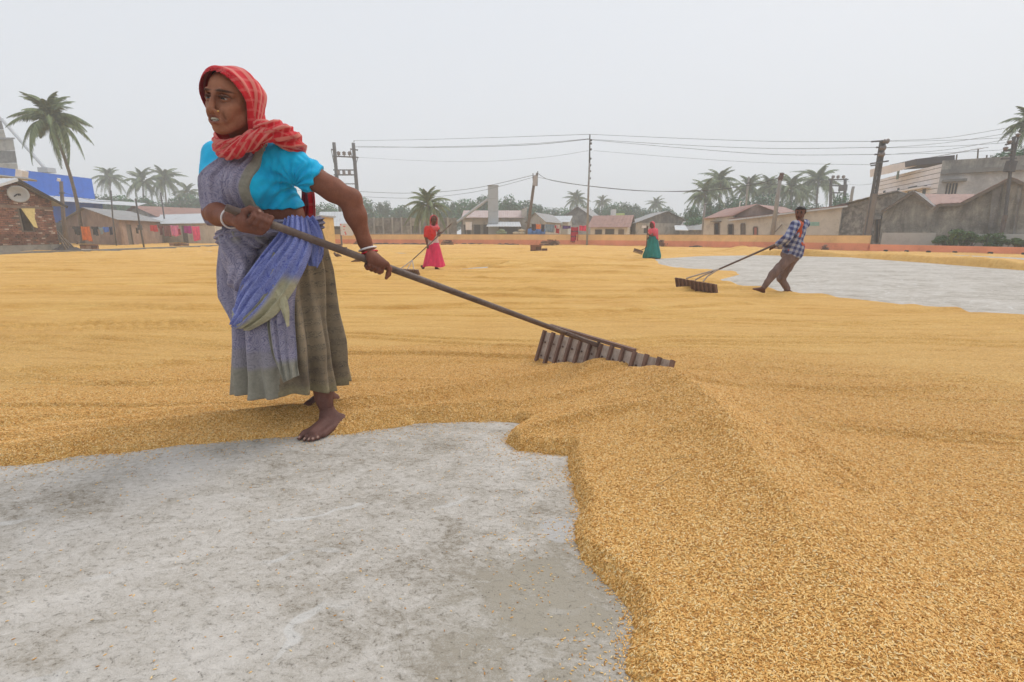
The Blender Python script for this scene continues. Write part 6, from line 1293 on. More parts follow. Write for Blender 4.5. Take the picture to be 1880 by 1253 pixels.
# arms
BOD = Fld(); BOD.ops = list(TOR.ops)
def arm(f, sh, el, wr, s=1.0, dirout=None):
    f.cap(sh, lerp(sh, el, .35), .060 * s, .057 * s, k=.05)
    f.cap(lerp(sh, el, .30), lerp(sh, el, .75), .057 * s, .051 * s, k=.03)
    f.cap(lerp(sh, el, .75), el, .050 * s, .044 * s, k=.03)
    f.cap(el, lerp(el, wr, .28), .044 * s, .047 * s, k=.03)
    f.cap(lerp(el, wr, .28), lerp(el, wr, .8), .047 * s, .031 * s, k=.03)
    f.cap(lerp(el, wr, .8), wr, .031 * s, .027 * s, k=.02)
arm(BOD, shL, elL, wrL, 1.0); arm(BOD, shR, elR, wrR, 1.0)
BOD.ell(elL + vec(.012, 0, .012), (.036, .034, .036), None, k=.03)
BOD.cap(nek + BU * .0, lerp(nek, hl(0, -.12, -.30), 1.0), .058, .056, k=.03)
head(BOD, hl, HS, HAX)
# left hand: back of the hand over the pole, fingers curled under it, thumb reaching down along it
kn = [pf(px, .002, .030) for px in (676, 684, 692, 699)]
BOD.cap(wrL, pf(681, .012, .028), .026, .026, k=.02)
BOD.cap(pf(678, .018, .020), pf(692, .008, .028), .025, .024, k=.02)
BOD.cap(pf(686, .024, .010), pf(700, .010, .020), .020, .018, k=.018)
fl = [1.0, 1.08, 1.05, .85]
for i, px in enumerate((677, 684.5, 692, 699)):
    r = .0108
    BOD.chain([pf(px, .004, .030), pf(px + 1, -.019 - .003 * i % 2, .030 * fl[i]), pf(px + 1.5, -.036, .008), pf(px + 1.5, -.030, -.016), pf(px + 1, -.012, -.028)], [r * 1.12, r * 1.1, r, r * .95, r * .8], k=.006)
BOD.chain([pf(697, .016, .016), pf(705, .012, .024), pf(712, -.004, .026), pf(714, -.030, .022), pf(713, -.052, .020)], [.016, .0125, .0115, .0115, .008], k=.010)
# right hand: palm below and behind the pole, fingers wrapped over its front, thumb on top
BOD.cap(wrR, pf(449, -.036, .004), .026, .028, k=.02)
BOD.cap(pf(450, -.036, .006), pf(478, -.036, .006), .026, .022, k=.02)
BOD.cap(pf(455, -.048, .000), pf(484, -.042, .002), .022, .018, k=.02)
for i, px in enumerate((459, 469.5, 479.5, 488)):
    r = .0112; l = (1.0, 1.05, 1.0, .86)[i]
    BOD.chain([pf(px - 1, -.036, .018), pf(px + 1, -.020, .035 * l), pf(px + 3, .004, .036 * l), pf(px + 5, .025, .018), pf(px + 6, .028, -.002)], [r * 1.2, r * 1.15, r * 1.05, r, r * .85], k=.0055)
BOD.chain([pf(444, -.028, .006), pf(447, .006, .004), pf(455, .030, .008), pf(466, .031, .014), pf(471, .030, .016)], [.019, .015, .0125, .0115, .009], k=.012)
# legs and feet
anL = A3(G(603, 764, .0)); anL = A3(W(603, 762, 2.425)); hpL = A3(W(525, 470, 2.47)); hpR = A3(W(478, 470, 2.58)); kneL = A3(W(560, 606, 2.44))
BOD.chain([hpL, kneL, lerp(kneL, anL, .35), lerp(kneL, anL, .8), anL], [.090, .058, .056, .038, .034], k=.03)
hel = A3(G(627, 773, .030)); bal = [A3(G(px, py, .020)) for px, py in ((560, 797), (570, 799), (579, 800), (586, 799), (593, 797))]
tip = [A3(G(px, py, .010)) for px, py in ((550, 805), (559, 807.5), (567, 808), (575, 807.5), (584, 805))]
BOD.cap(anL, hel, .033, .030, k=.03)
BOD.cap(anL - vec(0, 0, .02), lerp(bal[1], bal[2], .5) + vec(0, 0, .012), .034, .024, k=.03)
BOD.cap(hel, bal[4], .027, .019, k=.02); BOD.cap(hel, bal[0], .024, .021, k=.03)
for i in range(5): BOD.chain([bal[i], lerp(bal[i], tip[i], .55) + vec(0, 0, .006), tip[i]], [.017 if i == 0 else .014, .0115 if i == 0 else .0095, .011 if i == 0 else .0085], k=.006)
anR = A3(W(598, 722, 2.72)); kneR = A3(W(530, 620, 2.56)); heR = A3(W(613, 733, 2.76)); baR = A3(G(568, 751, .060)); tiR = [A3(G(px, py, .048)) for px, py in ((547, 753.5), (552, 756), (558, 757.5), (564, 758), (570, 757))]
BOD.chain([hpR, kneR, lerp(kneR, anR, .35), anR], [.090, .058, .054, .034], k=.03)
BOD.cap(anR, heR, .032, .028, k=.03); BOD.cap(anR, baR + vec(0, 0, .02), .034, .026, k=.03); BOD.cap(heR, baR, .026, .026, k=.03)
for i in range(5): BOD.cap(baR + (tiR[i] - tiR[2]) * .6 * vec(1, 1, 0), tiR[i], .014, .009, k=.008)

rl = [bb([hl(-.5, -.6, -.62), hl(.5, .6, .62), hl(.5, -.6, .5), hl(-.5, .6, -.5)], 0.0) + (.0024,),
      bb([kn[0], kn[3], pf(712, -.05, .02), wrL], .042) + (.0024,), bb([pf(446, -.03, 0), pf(494, 0, 0), wrR], .045) + (.0024,),
      bb([hel, tip[0], tip[4], anL], .05) + (.0028,), bb([heR, baR, tiR[0], anR], .04) + (.0036,),
      bb([pel, hl(0, 0, .6), elL, elR, wrR, shR, tip[0], hel, heR, wrL], .22) + (.0075,)]
Vb, Qb = multi_mesh(BOD, rl)
me = np_mesh('body', Vb, Qb)
# skin tone map (lips, brows, nails, feet; darker sockets, smile lines; lighter cheeks, nose)
L_ = (Vb - HD) @ np.linalg.inv(HAX) / HS if False else np.stack([(Vb - HD) @ HX, (Vb - HD) @ HF, (Vb - HD) @ HU], -1) / HS
T = np.tile(SK_ARM, (len(Vb), 1))
hm_ = sstep(-.62, -.45, L_[:, 2])[:, None]; T = T * (1 - hm_) + SK_FACE * hm_
fm = sstep(.30, .12, Vb[:, 2])[:, None]; T = T * (1 - fm) + SK_FOOT * fm
lx, ly, lz = np.abs(L_[:, 0]), L_[:, 1], L_[:, 2]
def spot(cx, cz, rx, rz, soft=.35, ymin=.2): return (1 - sstep(1 - soft, 1 + soft, np.sqrt(((lx - cx) / rx) ** 2 + ((lz - cz) / rz) ** 2))) * (ly > ymin)
def mixc(m, c, a=1.0):
    global T
    m = (m * a)[:, None]; T = T * (1 - m) + np.array(c) * m
mixc(spot(.135, .0, .13, .10, .5), (.155, .060, .040), .65)
mixc(spot(.14, .104, .105, .020, .4), (.030, .018, .014), .85)
mixc(spot(.14, .024, .085, .014, .5), (.020, .012, .010), .85)
mixc(spot(0, -.275, .095, .020, .4), (.180, .062, .050), .8); mixc(spot(0, -.352, .085, .026, .4), (.235, .085, .070), .8)
mixc(spot(0, -.314, .070, .020, .3) * (ly < .40), (.05, .015, .012), 1)
mixc(spot(.145, -.27, .022, .085, .8), (.15, .058, .036), .55)
mixc(spot(.15, -.08, .10, .07, .8), (.40, .185, .115), .45); mixc(spot(0, -.17, .04, .06, .8), (.38, .17, .10), .5); mixc(spot(0, .22, .18, .09, .8), (.37, .165, .095), .4)
mixc(spot(0, -.43, .09, .05, .8), (.36, .16, .10), .4)

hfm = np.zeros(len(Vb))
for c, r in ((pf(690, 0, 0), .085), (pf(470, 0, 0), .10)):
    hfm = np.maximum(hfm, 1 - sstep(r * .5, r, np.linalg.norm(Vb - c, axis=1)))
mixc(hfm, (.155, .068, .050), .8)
for c in [tip[i] + vec(0, -.004, .009) for i in range(5)] + [pf(470, .036, .026), pf(494, .027, .022)]:
    mixc(1 - sstep(.004, .008, np.linalg.norm(Vb - c, axis=1)), (.50, .33, .26), .8)
vcol(me, 'tint', np.clip(T, 0, 1))
fx = A3(G(590, 795)); woman = empty('person', (fx[0], fx[1], 0.0), 0, 'barefoot woman in red checked headscarf, blue blouse and purple sari pulling a rake', 'person')
link_mesh('body', me, M_SKIN, woman)

# eyes, teeth
M_EYE = NT('eyeball'); a_ = M_EYE.attr('iris'); M_EYE = M_EYE.set(a_, 0.2, 0, 0.5)
for s in (-1, 1):
    c = hl(s * .135, .300, .002); F_ = Fld().ell(c, vec(.070, .070, .070) * HS, HAX)
    Ff, ax = F_.grid(c - .085 * HS, c + .085 * HS, .0016); V, Q = surf_nets(Ff, ax); me = np_mesh('eye', V, Q)
    gaze = HF * 1.0 + HX * .12 * 1 - HU * .1; gaze /= np.linalg.norm(gaze); ca = ((V - c) @ gaze) / np.linalg.norm(V - c, axis=1)
    vcol(me, 'iris', np.where((ca > .83)[:, None], vec(.012, .008, .006), vec(.27, .21, .18)))
    link_mesh('eye', me, M_EYE, woman)
tm = MB()
for k, u in enumerate((-.058, -.034, -.011, .013, .037, .060)):
    yy = .408 - u * u * 6; tm.box(hl(u, yy, -.300 - (.003 if k % 2 else 0)), (.0056, .004, .0078), Matrix([tuple(r) for r in HAX]).transposed())
for k, u in enumerate((-.045, -.02, .005, .030)):
    yy = .390 - u * u * 6; tm.box(hl(u, yy, -.333), (.0050, .004, .0042), Matrix([tuple(r) for r in HAX]).transposed())
tm.build('teeth', simple('tooth', (.62, .56, .46), .35, .05), woman)
def ball(c, r, name, mat, parent, sc=(1, 1, 1), seg=10):
    bm = bmesh.new(); bmesh.ops.create_uvsphere(bm, u_segments=seg, v_segments=seg - 2, radius=r)
    for v in bm.verts: v.co = Vector((v.co.x * sc[0], v.co.y * sc[1], v.co.z * sc[2])) + Vector(tuple(c))
    me = bpy.data.meshes.new(name); bm.to_mesh(me); bm.free(); me.polygons.foreach_set('use_smooth', np.ones(len(me.polygons), dtype=bool))
    return link_mesh(name, me, mat, parent)
M_GOLD = simple('gold', (.75, .50, .18), .25, .05, metal=1.0)
ball(hl(-.105, .435, -.198), .0042, 'nose_stud', M_GOLD, woman)

def cloth_shell(name, fl, lo, hi, h, off, cut, mat, parent, disp=None, attrs=None, rl=2):
    F, ax = fl.grid(lo, hi, h, off)
    X = ax[0][:, None, None]; Y = ax[1][None, :, None]; Z = ax[2][None, None, :]
    F = np.maximum(F, cut(X, Y, Z).astype(np.float32))
    V, Q = surf_nets(F, ax); V = relax(V, Q, rl, .5)
    if disp is not None:
        N = vnormals(V, Q); V = V + N * disp(V, N)[:, None]
    me = np_mesh(name, V, Q)
    if attrs:
        for k, fn in attrs.items(): fattr(me, k, fn(V))
    return link_mesh(name, me, mat, parent)
def plane(p, n):                         # positive beyond p in direction n
    p = np.array(p); n = np.array(n) / np.linalg.norm(n)
    return lambda X, Y, Z: (X - p[0]) * n[0] + (Y - p[1]) * n[1] + (Z - p[2]) * n[2]

# ---- turquoise blouse
t = NT('blouse_cotton'); c = t.coord('Object'); n1 = t.noise(c, 9, 5, .6); n2 = t.noise(c, 260, 2, .5)
M_BLOUSE = t.set(t.ramp(n1, [(.35, (.006, .36, .66)), (.65, (.012, .54, .88))]), .75, 0, .2, .1); t.bump(t.math('ADD', t.math('MULTIPLY', n2, .25), n1), .25, .004)
BLO = Fld(); BLO.ops = list(TOR.ops)
for sh, el in ((shL, elL), (shR, elR)): BLO.cap(sh, lerp(sh, el, .62), .064, .058, k=.045)
hemz = lambda px, py, d: A3(W(px, py, d))
p1, p2, p3 = hemz(480, 384, 2.33), hemz(552, 381, 2.42), hemz(500, 372, 2.6)
nh = np.cross(p2 - p1, p3 - p1); nh = -nh if nh[2] > 0 else nh
c1 = plane(p1 + vec(0, 0, .0), nh); uL = (elL - shL) / np.linalg.norm(elL - shL); uR = (elR - shR) / np.linalg.norm(elR - shR)
c2 = plane(lerp(shL, elL, .50), uL); c3 = plane(lerp(shR, elR, .60), uR); c4 = plane(nek + BU * .000 + BF * .03, BU * 1.0 + BF * .35)
def blcut(X, Y, Z):
    r = np.maximum(c1(X, Y, Z), c4(X, Y, Z))
    nearL = np.sqrt((X - shL[0]) ** 2 + (Y - shL[1]) ** 2 + (Z - shL[2]) ** 2) - 5
    return np.maximum(np.maximum(r, c2(X, Y, Z)), np.where((X - shR[0]) * -BX[0] + (Y - shR[1]) * -BX[1] > -.075, c3(X, Y, Z), -1))
def bldisp(V, N):
    s = (V - shL) @ uL; r = V - shL
    w = .0022 * np.cos(2 * np.pi * (s / .035 + 1.2 * vnoise(V[:, 0] * 14, V[:, 2] * 14))) * np.exp(-((s - .02) / .12) ** 2)
    ap = A3(W(548, 340, 2.33)); d = np.linalg.norm(V - ap, axis=1)      # creases fanning from the armpit
    ang = np.arctan2(V[:, 2] - ap[2], V[:, 0] - ap[0])
    w += .0085 * np.cos(ang * 13 + 2 * vnoise(V[:, 0] * 12, V[:, 2] * 12)) * np.exp(-(d / .13) ** 2) * (1 - np.exp(-(d / .03) ** 2))
    return w + .0020 * vnoise(V[:, 0] * 22, V[:, 2] * 22, V[:, 1] * 22)
blo, bhi = bb([che - vec(.25, .25, .25), che + vec(.25, .25, .27), lerp(shL, elL, .55), lerp(shR, elR, .6)], .07)
cloth_shell('blouse', BLO, blo, bhi, .004, .0125, blcut, M_BLOUSE, woman, bldisp, rl=4)

# ---- sari cloth materials: mauve print, blue print, khaki border
def mat_print(name, base, ink, scale, border=None, bu=None, ink2=None, amt=.8):
    t = NT(name); c = t.coord('Object'); nz = t.n('ShaderNodeTexNoise'); nz.inputs['Scale'].default_value = scale * .45; nz.inputs['Detail'].default_value = 1.5; t.l(c, nz.inputs['Vector'])
    wv = t.math('FRACT', t.math('MULTIPLY', nz.outputs['Fac'], 13.0))
    line = t.ramp(wv, [(0.0, 1.0), (0.16, 0.9), (0.30, 0.0), (0.78, 0.0), (1.0, .9)])
    dots = t.ramp(t.voro(c, scale * 1.7), [(0.0, 1.0), (0.25, .8), (0.38, 0.0)])
    n1 = t.noise(c, 5, 5, .65); n2 = t.noise(c, 38, 4, .7)
    b = t.ramp(n1, [(0.32, tuple(x * .72 for x in base)), (0.5, base), (0.70, tuple(min(1, x * 1.22) for x in base))])
    ptn = t.math('MULTIPLY', t.math('MAXIMUM', line, t.math('MULTIPLY', dots, .5)), t.ramp(n2, [(.38, .35), (.6, 1.0)]))
    col = t.mix(t.math('MULTIPLY', ptn, amt), b, ink)
    if border is not None:
        col = t.mix(t.attr('border', 'Fac'), col, t.ramp(n2, [(.35, tuple(x * .75 for x in border)), (.65, border)]))
    m = t.set(col, .85, 0, .12, .15); t.bump(t.math('ADD', t.math('MULTIPLY', n2, .5), n1), .2, .004)
    return m
M_MAUVE = mat_print('mauve_sari_print', (.300, .278, .360), (.095, .090, .180), 42, (.300, .285, .235))
M_BLUE = mat_print('blue_sari_print', (.245, .280, .560), (.070, .085, .36), 48, (.47, .44, .30))
t = NT('khaki_skirt_print'); c = t.coord('Object'); cs = t.coord('Object', scale=(1, 1, 3.2)); n1 = t.noise(c, 4.2, 6, .65); n2 = t.noise(c, 46, 4, .72)
bands = t.wave(t.coord('Object'), 5.2, 1.5, 2.0, 2, 'Z'); nz = t.noise(cs, 17, 2, .5, 1.0); ink = t.ramp(t.math('FRACT', t.math('MULTIPLY', nz, 9.0)), [(0.0, 1.0), (.22, .8), (.36, 0.0), (.9, 0.0), (1.0, 1.0)])
b = t.ramp(n1, [(.30, (.135, .105, .075)), (.48, (.235, .185, .125)), (.62, (.300, .235, .155)), (.74, (.20, .205, .185))])
ink = t.math('MULTIPLY', t.math('MULTIPLY', ink, t.ramp(bands, [(.30, .15), (.55, 1.0)])), t.ramp(n2, [(.35, .3), (.6, 1.0)]))
b = t.mix(t.math('MULTIPLY', ink, .85), b, (.060, .058, .062)); b = t.mix(t.attr('border', 'Fac'), b, t.ramp(n2, [(.35, (.17, .15, .085)), (.65, (.29, .26, .15))]))
M_KHAKI = t.set(b, .88, 0, .1, .1); t.bump(t.math('ADD', n2, n1), .3, .004)

# ---- skirt: rings from the waist to the hem, folds deepening downwards (mauve side panel and khaki side)
def skirt_ring(tv):
    """outline in the picture (left px, right px) with depth centre and half depth, by row"""
    rows = [(404, 418, 582, 2.475, .150), (418, 408, 592, 2.48, .170), (450, 404, 600, 2.49, .190), (500, 408, 604, 2.49, .205), (560, 437, 609, 2.48, .21), (620, 441, 618, 2.47, .215), (680, 443, 622, 2.47, .21), (727, 444, 628, 2.48, .215)]
    t_ = tv * (len(rows) - 1); i = min(int(t_), len(rows) - 2); f = t_ - i
    return [rows[i][k] * (1 - f) + rows[i + 1][k] * f for k in range(5)]
NS, NR = 360, 90; V = []; Uat, Vat = [], []
for j in range(NR):
    tv = j / (NR - 1); py, xl, xr, dc, hd = skirt_ring(tv)
    a_, b_ = A3(W(xl, py, dc)), A3(W(xr, py, dc)); cc = (a_ + b_) / 2; hw = np.linalg.norm(b_ - a_) / 2
    th = np.linspace(0, 2 * np.pi, NS, endpoint=False)
    fold = .008 + .036 * tv ** 1.05
    sx = np.sign(np.cos(th)) * np.abs(np.cos(th)) ** .85; sy = np.sin(th)
    wob = np.cos(th * 11 + .9 * np.sin(th * 2 + 1) + 1.3 * vnoise(th * 1.2, th * 0 + tv * 1.5)) * .55 + .45 * np.cos(th * 17 + 2.0 * vnoise(th * 1.7 + 5, th * 0 + tv * 1.2)) + .35 * vnoise(th * 7, th * 0 + tv * 3)
    wob = np.sign(wob) * np.abs(wob) ** .9
    fr = 1 + fold * wob / np.maximum(hw, .2) * 1.35
    xx = cc[0] + hw * sx * fr; yy = cc[1] + hd * sy * fr * -1
    # hem: nearer foot lifts the front right, back hangs lower at the left
    zt = cc[2] + np.where(True, 0, 0) * xx
    hemz_ = .195 + .012 * sx + .022 * sy + .010 * np.cos(th * 5 + 1)
    topz = A3(W(500, 404, 2.475))[2] + .0 * xx
    zz = topz * (1 - tv) + hemz_ * tv
    zlin = cc[2]; zz = zz * 1.0
    V.append(np.stack([xx, yy, zz], -1)); Uat.append(th / (2 * np.pi)); Vat.append(th * 0 + tv)
V = np.array(V); idx = np.arange(NS * NR).reshape(NR, NS); nx = np.roll(idx, -1, 1)
Q = np.stack([idx[:-1], nx[:-1], nx[1:], idx[1:]], -1).reshape(-1, 4)
VV = V.reshape(-1, 3); U_, T_ = np.array(Uat).ravel(), np.array(Vat).ravel()
inn = V * 1.0; ctr = V.mean(1, keepdims=True); inn = ctr + (V - ctr) * np.array([.985, .985, 1]); n0 = len(VV)
rim = np.stack([idx[-1], nx[-1], nx[-1] + n0, idx[-1] + n0], -1)
VA = np.concatenate([VV, inn.reshape(-1, 3)]); QA = np.concatenate([Q, Q[:, ::-1] + n0, rim])
# split: mauve front-left panel / khaki rest
split = .355 - .045 * Vat[0][0] if False else None
side = (U_ > .235 - .065 * (1 - T_)) & (U_ < .62)
fm = side[Q].all(1); fmA = np.concatenate([fm, fm, side[rim[:, 0] - (NR - 1) * NS + (NR - 1) * NS]])
def submesh(name, mask, mat, bfn):
    q = QA[mask]; used = np.zeros(len(VA), bool); used[q.ravel()] = True; mp = np.cumsum(used) - 1
    me = np_mesh(name, VA[used], mp[q]); u2 = np.tile(U_, 2)[used]; v2 = np.tile(T_, 2)[used]; fattr(me, 'border', bfn(u2, v2, VA[used]))
    bm = bmesh.new(); bm.from_mesh(me); bmesh.ops.recalc_face_normals(bm, faces=bm.faces); bm.to_mesh(me); bm.free()
    return link_mesh(name, me, mat, woman)
skirt = submesh('skirt', ~fmA, M_KHAKI, lambda u, v, P: .55 * sstep(.93, .97, v))
submesh('sari_panel', fmA, M_MAUVE, lambda u, v, P: np.clip(sstep(.70, .73, v) * .35 + sstep(.80, .84, v + .02 * vnoise(u * 30, v * 9)) * .65, 0, 1) * 1.0)

# ---- pallu over the chest
PAL = Fld(); PAL.ops = list(TOR.ops); PAL.cap(shL, lerp(shL, elL, .25), .060, .058, k=.04); PAL.cap(shR, lerp(shR, elR, .4), .058, .050, k=.04)
PAL.ell(A3(W(425, 385, 2.37)), (.085, .10, .10), BAX, k=.05)
e1, e2, e3 = A3(W(489, 262, 2.27)), A3(W(467, 330, 2.24)), A3(W(479, 395, 2.29))
def edge_right(P):                       # signed distance in the chest plane from the grey border edge
    z = P[..., 2] if isinstance(P, np.ndarray) else P
    return z
ptop, pbot = A3(W(493, 258, 2.27)), A3(W(466, 345, 2.24)); pb2 = A3(W(476, 398, 2.27))
def xedge(Z): return np.interp(Z, [pb2[2] - .1, pb2[2], pbot[2], ptop[2], ptop[2] + .1], [pb2[0] + .06, pb2[0], pbot[0], ptop[0], ptop[0] + .03])
sl0, sl1 = A3(W(409, 268, 2.35)), A3(W(379, 330, 2.38))
def xleft(Z): return np.interp(Z, [sl1[2] - .25, sl1[2] - .1, sl1[2], sl0[2] + .02, sl0[2] + .12], [sl1[0] + .03, sl1[0] - .00, sl1[0] + .0, sl0[0] + .10, sl0[0] + .22])
cb = plane(A3(W(440, 412, 2.3)), vec(0, 0, -1)); ct = plane(nek + BU * .01, BU)
def palcut(X, Y, Z):
    r = np.maximum(X - xedge(Z), xleft(Z) - X); r = np.maximum(r, cb(X, Y, Z)); r = np.maximum(r, ct(X, Y, Z))
    return np.maximum(r, -((X - che[0]) * BF[0] + (Y - che[1]) * BF[1]) - .03)
apex = A3(W(500, 236, 2.3))
def paldisp(V, N):
    r = np.hypot(V[:, 0] - apex[0], V[:, 2] - apex[2]); xl, xr = xleft(V[:, 2]), xedge(V[:, 2]); q = (V[:, 0] - xl) / np.maximum(xr - xl, .04)
    q = q + .05 * vnoise(V[:, 2] * 5, q * 2 + 3) + .02 * vnoise(V[:, 2] * 14, q * 5)
    w = np.cos(2 * np.pi * 6.5 * q + 1.0) * .6 + .45 * np.cos(2 * np.pi * 10.5 * q + 1.2 * vnoise(q * 6, V[:, 2] * 4)); w = np.sign(w) * np.abs(w) ** .7
    edge = np.exp(-((xr - V[:, 0]) / .018) ** 2)
    return .0085 * w * sstep(.03, .12, r) * (1 - edge) * (.7 + .5 * vnoise(V[:, 2] * 7, q * 3))
def palborder(V): d = xedge(V[:, 2]) - V[:, 0]; return sstep(.040, .034, d) * 1.0
plo, phi = bb([che - vec(.30, .28, .22), che + vec(.20, .10, .25)], .03)
cloth_shell('pallu', PAL, plo, phi, .0045, .025, palcut, M_MAUVE, woman, paldisp, {'border': palborder})

# ---- gathered cloth hanging over the hip, knot and drapes
GA = Fld(); f_ = GA
f_.ell(A3(W(437, 458, 2.30)), (.082, .055, .125), None, k=.03); f_.ell(A3(W(446, 512, 2.29)), (.062, .05, .070), None, k=.04); f_.ell(A3(W(462, 430, 2.30)), (.09, .05, .06), None, k=.04)
glo, ghi = bb([A3(W(400, 400, 2.30)), A3(W(500, 560, 2.30))], .09)
def gadisp(V, N):
    x = V[:, 0] + .35 * (V[:, 2] - .9) * np.sin((V[:, 2] - .8) * 6)
    return .0095 * (np.cos(2 * np.pi * (x / .046 + .8 * vnoise(V[:, 0] * 5, V[:, 2] * 7))) * .6 + .5 * vnoise(V[:, 0] * 26, V[:, 2] * 7)) + .003 * vnoise(V[:, 0] * 40, V[:, 2] * 40)
cloth_shell('hip_gather', GA, glo, ghi, .005, 0.0, lambda X, Y, Z: (Z - 9) + 0 * X + 0 * Y, M_MAUVE, woman, gadisp, {'border': lambda V: .9 * sstep(.5, .75, .5 + .5 * np.cos((V[:, 0] + .2 * V[:, 2]) * 60)) * sstep(.93, 1.0, V[:, 2])})
dw = lambda L_: [W(*p) for p in L_]
drape('waist_wrap', dw([(398, 424, 2.31), (440, 409, 2.27), (500, 405, 2.28), (548, 402, 2.33), (590, 396, 2.43)]), dw([(402, 450, 2.31), (440, 438, 2.25), (500, 432, 2.26), (548, 428, 2.32), (592, 424, 2.42)]), M_MAUVE, woman, .020, 3, .010, seed=1.3)
drape('side_panel', dw([(512, 425, 2.285), (505, 480, 2.265), (490, 560, 2.235), (497, 640, 2.215), (520, 703, 2.205)]), dw([(556, 415, 2.31), (560, 460, 2.285), (540, 540, 2.25), (544, 640, 2.225), (548, 690, 2.205)]), M_MAUVE, woman, .026, 3.2, .015, seed=2.1, attrs={'border': lambda U, V: np.clip(sstep(.80, .86, V) + sstep(.22, .12, U) * sstep(.35, .5, V), 0, 1)})
drape('blue_drape', dw([(522, 402, 2.27), (508, 436, 2.23), (462, 492, 2.21), (436, 536, 2.25), (430, 588, 2.28)]), dw([(566, 404, 2.30), (572, 456, 2.25), (548, 512, 2.20), (506, 578, 2.19), (454, 608, 2.24)]), M_BLUE, woman, .040, 5, .019, seed=3.7, attrs={'border': lambda U, V: np.clip(sstep(.70, .78, U) * sstep(.46, .56, V), 0, 1)})
drape('drape_return', dw([(432, 585, 2.265), (438, 604, 2.235), (460, 590, 2.205), (490, 548, 2.195), (500, 505, 2.195)]), dw([(433, 560, 2.25), (447, 576, 2.23), (468, 565, 2.205), (492, 522, 2.19), (498, 486, 2.19)]), M_BLUE, woman, .016, 2, .006, seed=4.1, attrs={'border': lambda U, V: sstep(.75, .6, U) * 1.0})
drape('pale_tail', dw([(503, 462, 2.20), (488, 500, 2.19), (476, 512, 2.19), (505, 545, 2.185), (527, 598, 2.19)]), dw([(508, 468, 2.20), (512, 490, 2.19), (515, 515, 2.185), (528, 560, 2.18), (530, 600, 2.19)]), M_BLUE, woman, .010, 1.6, .005, seed=5.2, attrs={'border': lambda U, V: 0 * U + 1.0})
drape('blue_tuck', dw([(546, 404, 2.31), (556, 430, 2.29), (562, 460, 2.28), (566, 488, 2.28)]), dw([(578, 404, 2.37), (592, 432, 2.36), (593, 466, 2.35), (582, 493, 2.31)]), M_BLUE, woman, .034, 3.5, .014, seed=6.6)

# ---- checked red headscarf
t = NT('red_checked_cotton'); c = t.coord('Object'); u = t.attr('su', 'Fac'); v = t.attr('sv', 'Fac'); n1 = t.noise(c, 12, 5, .6); n2 = t.noise(c, 300, 2, .5)
def stripe(t, a, w0, w1): return t.ramp(t.math('FRACT', a), [(0.0, 0.0), (w0, 0.0), (w0 + .07, 1.0), (w1, 1.0), (min(w1 + .07, .99), 0.0)])
s1 = stripe(t, u, .45, .80); s2 = stripe(t, v, .55, .80)
base = t.ramp(n1, [(.3, (.50, .020, .030)), (.7, (.66, .035, .045))])
col = t.mix(t.math('MULTIPLY', s1, .80), base, (.66, .235, .190)); col = t.mix(t.math('MULTIPLY', s2, .32), col, (.68, .22, .19))
M_GAMCHA = t.set(col, .88, 0, .12, .15); t.bump(t.math('ADD', t.math('MULTIPLY', n2, .4), n1), .3, .003)
HOO = Fld()
HOO.ell(hl(0, -.04, .155), vec(.412, .508, .374) * HS, HAX, k=.03)
HOO.cap(hl(0, .02, .05), hl(0, -.12, -.30), .392 * HS, .358 * HS, k=.05)
HOO.cap(hl(0, -.08, -.30), lerp(nek, hl(0, -.2, -.5), .4), .33 * HS, .27 * HS, k=.05)
HOO.cap(hl(-.2, -.20, -.45), hl(-.28, -.25, -.62), .22 * HS, .20 * HS, k=.05)
INN = Fld(); INN.ell(hl(0, .02, .120), vec(.366, .490, .362) * HS, HAX, k=.03); INN.cap(hl(0, .06, .05), hl(0, .05, -.40), .335 * HS, .275 * HS, k=.05)
ho_lo, ho_hi = bb([hl(-.6, -.7, -.75), hl(.6, .6, .65), hl(.6, -.7, .6), hl(-.6, .6, -.7)], .0)
HOODY = [-.02, .0, .03, .16, .36, .47, .53]
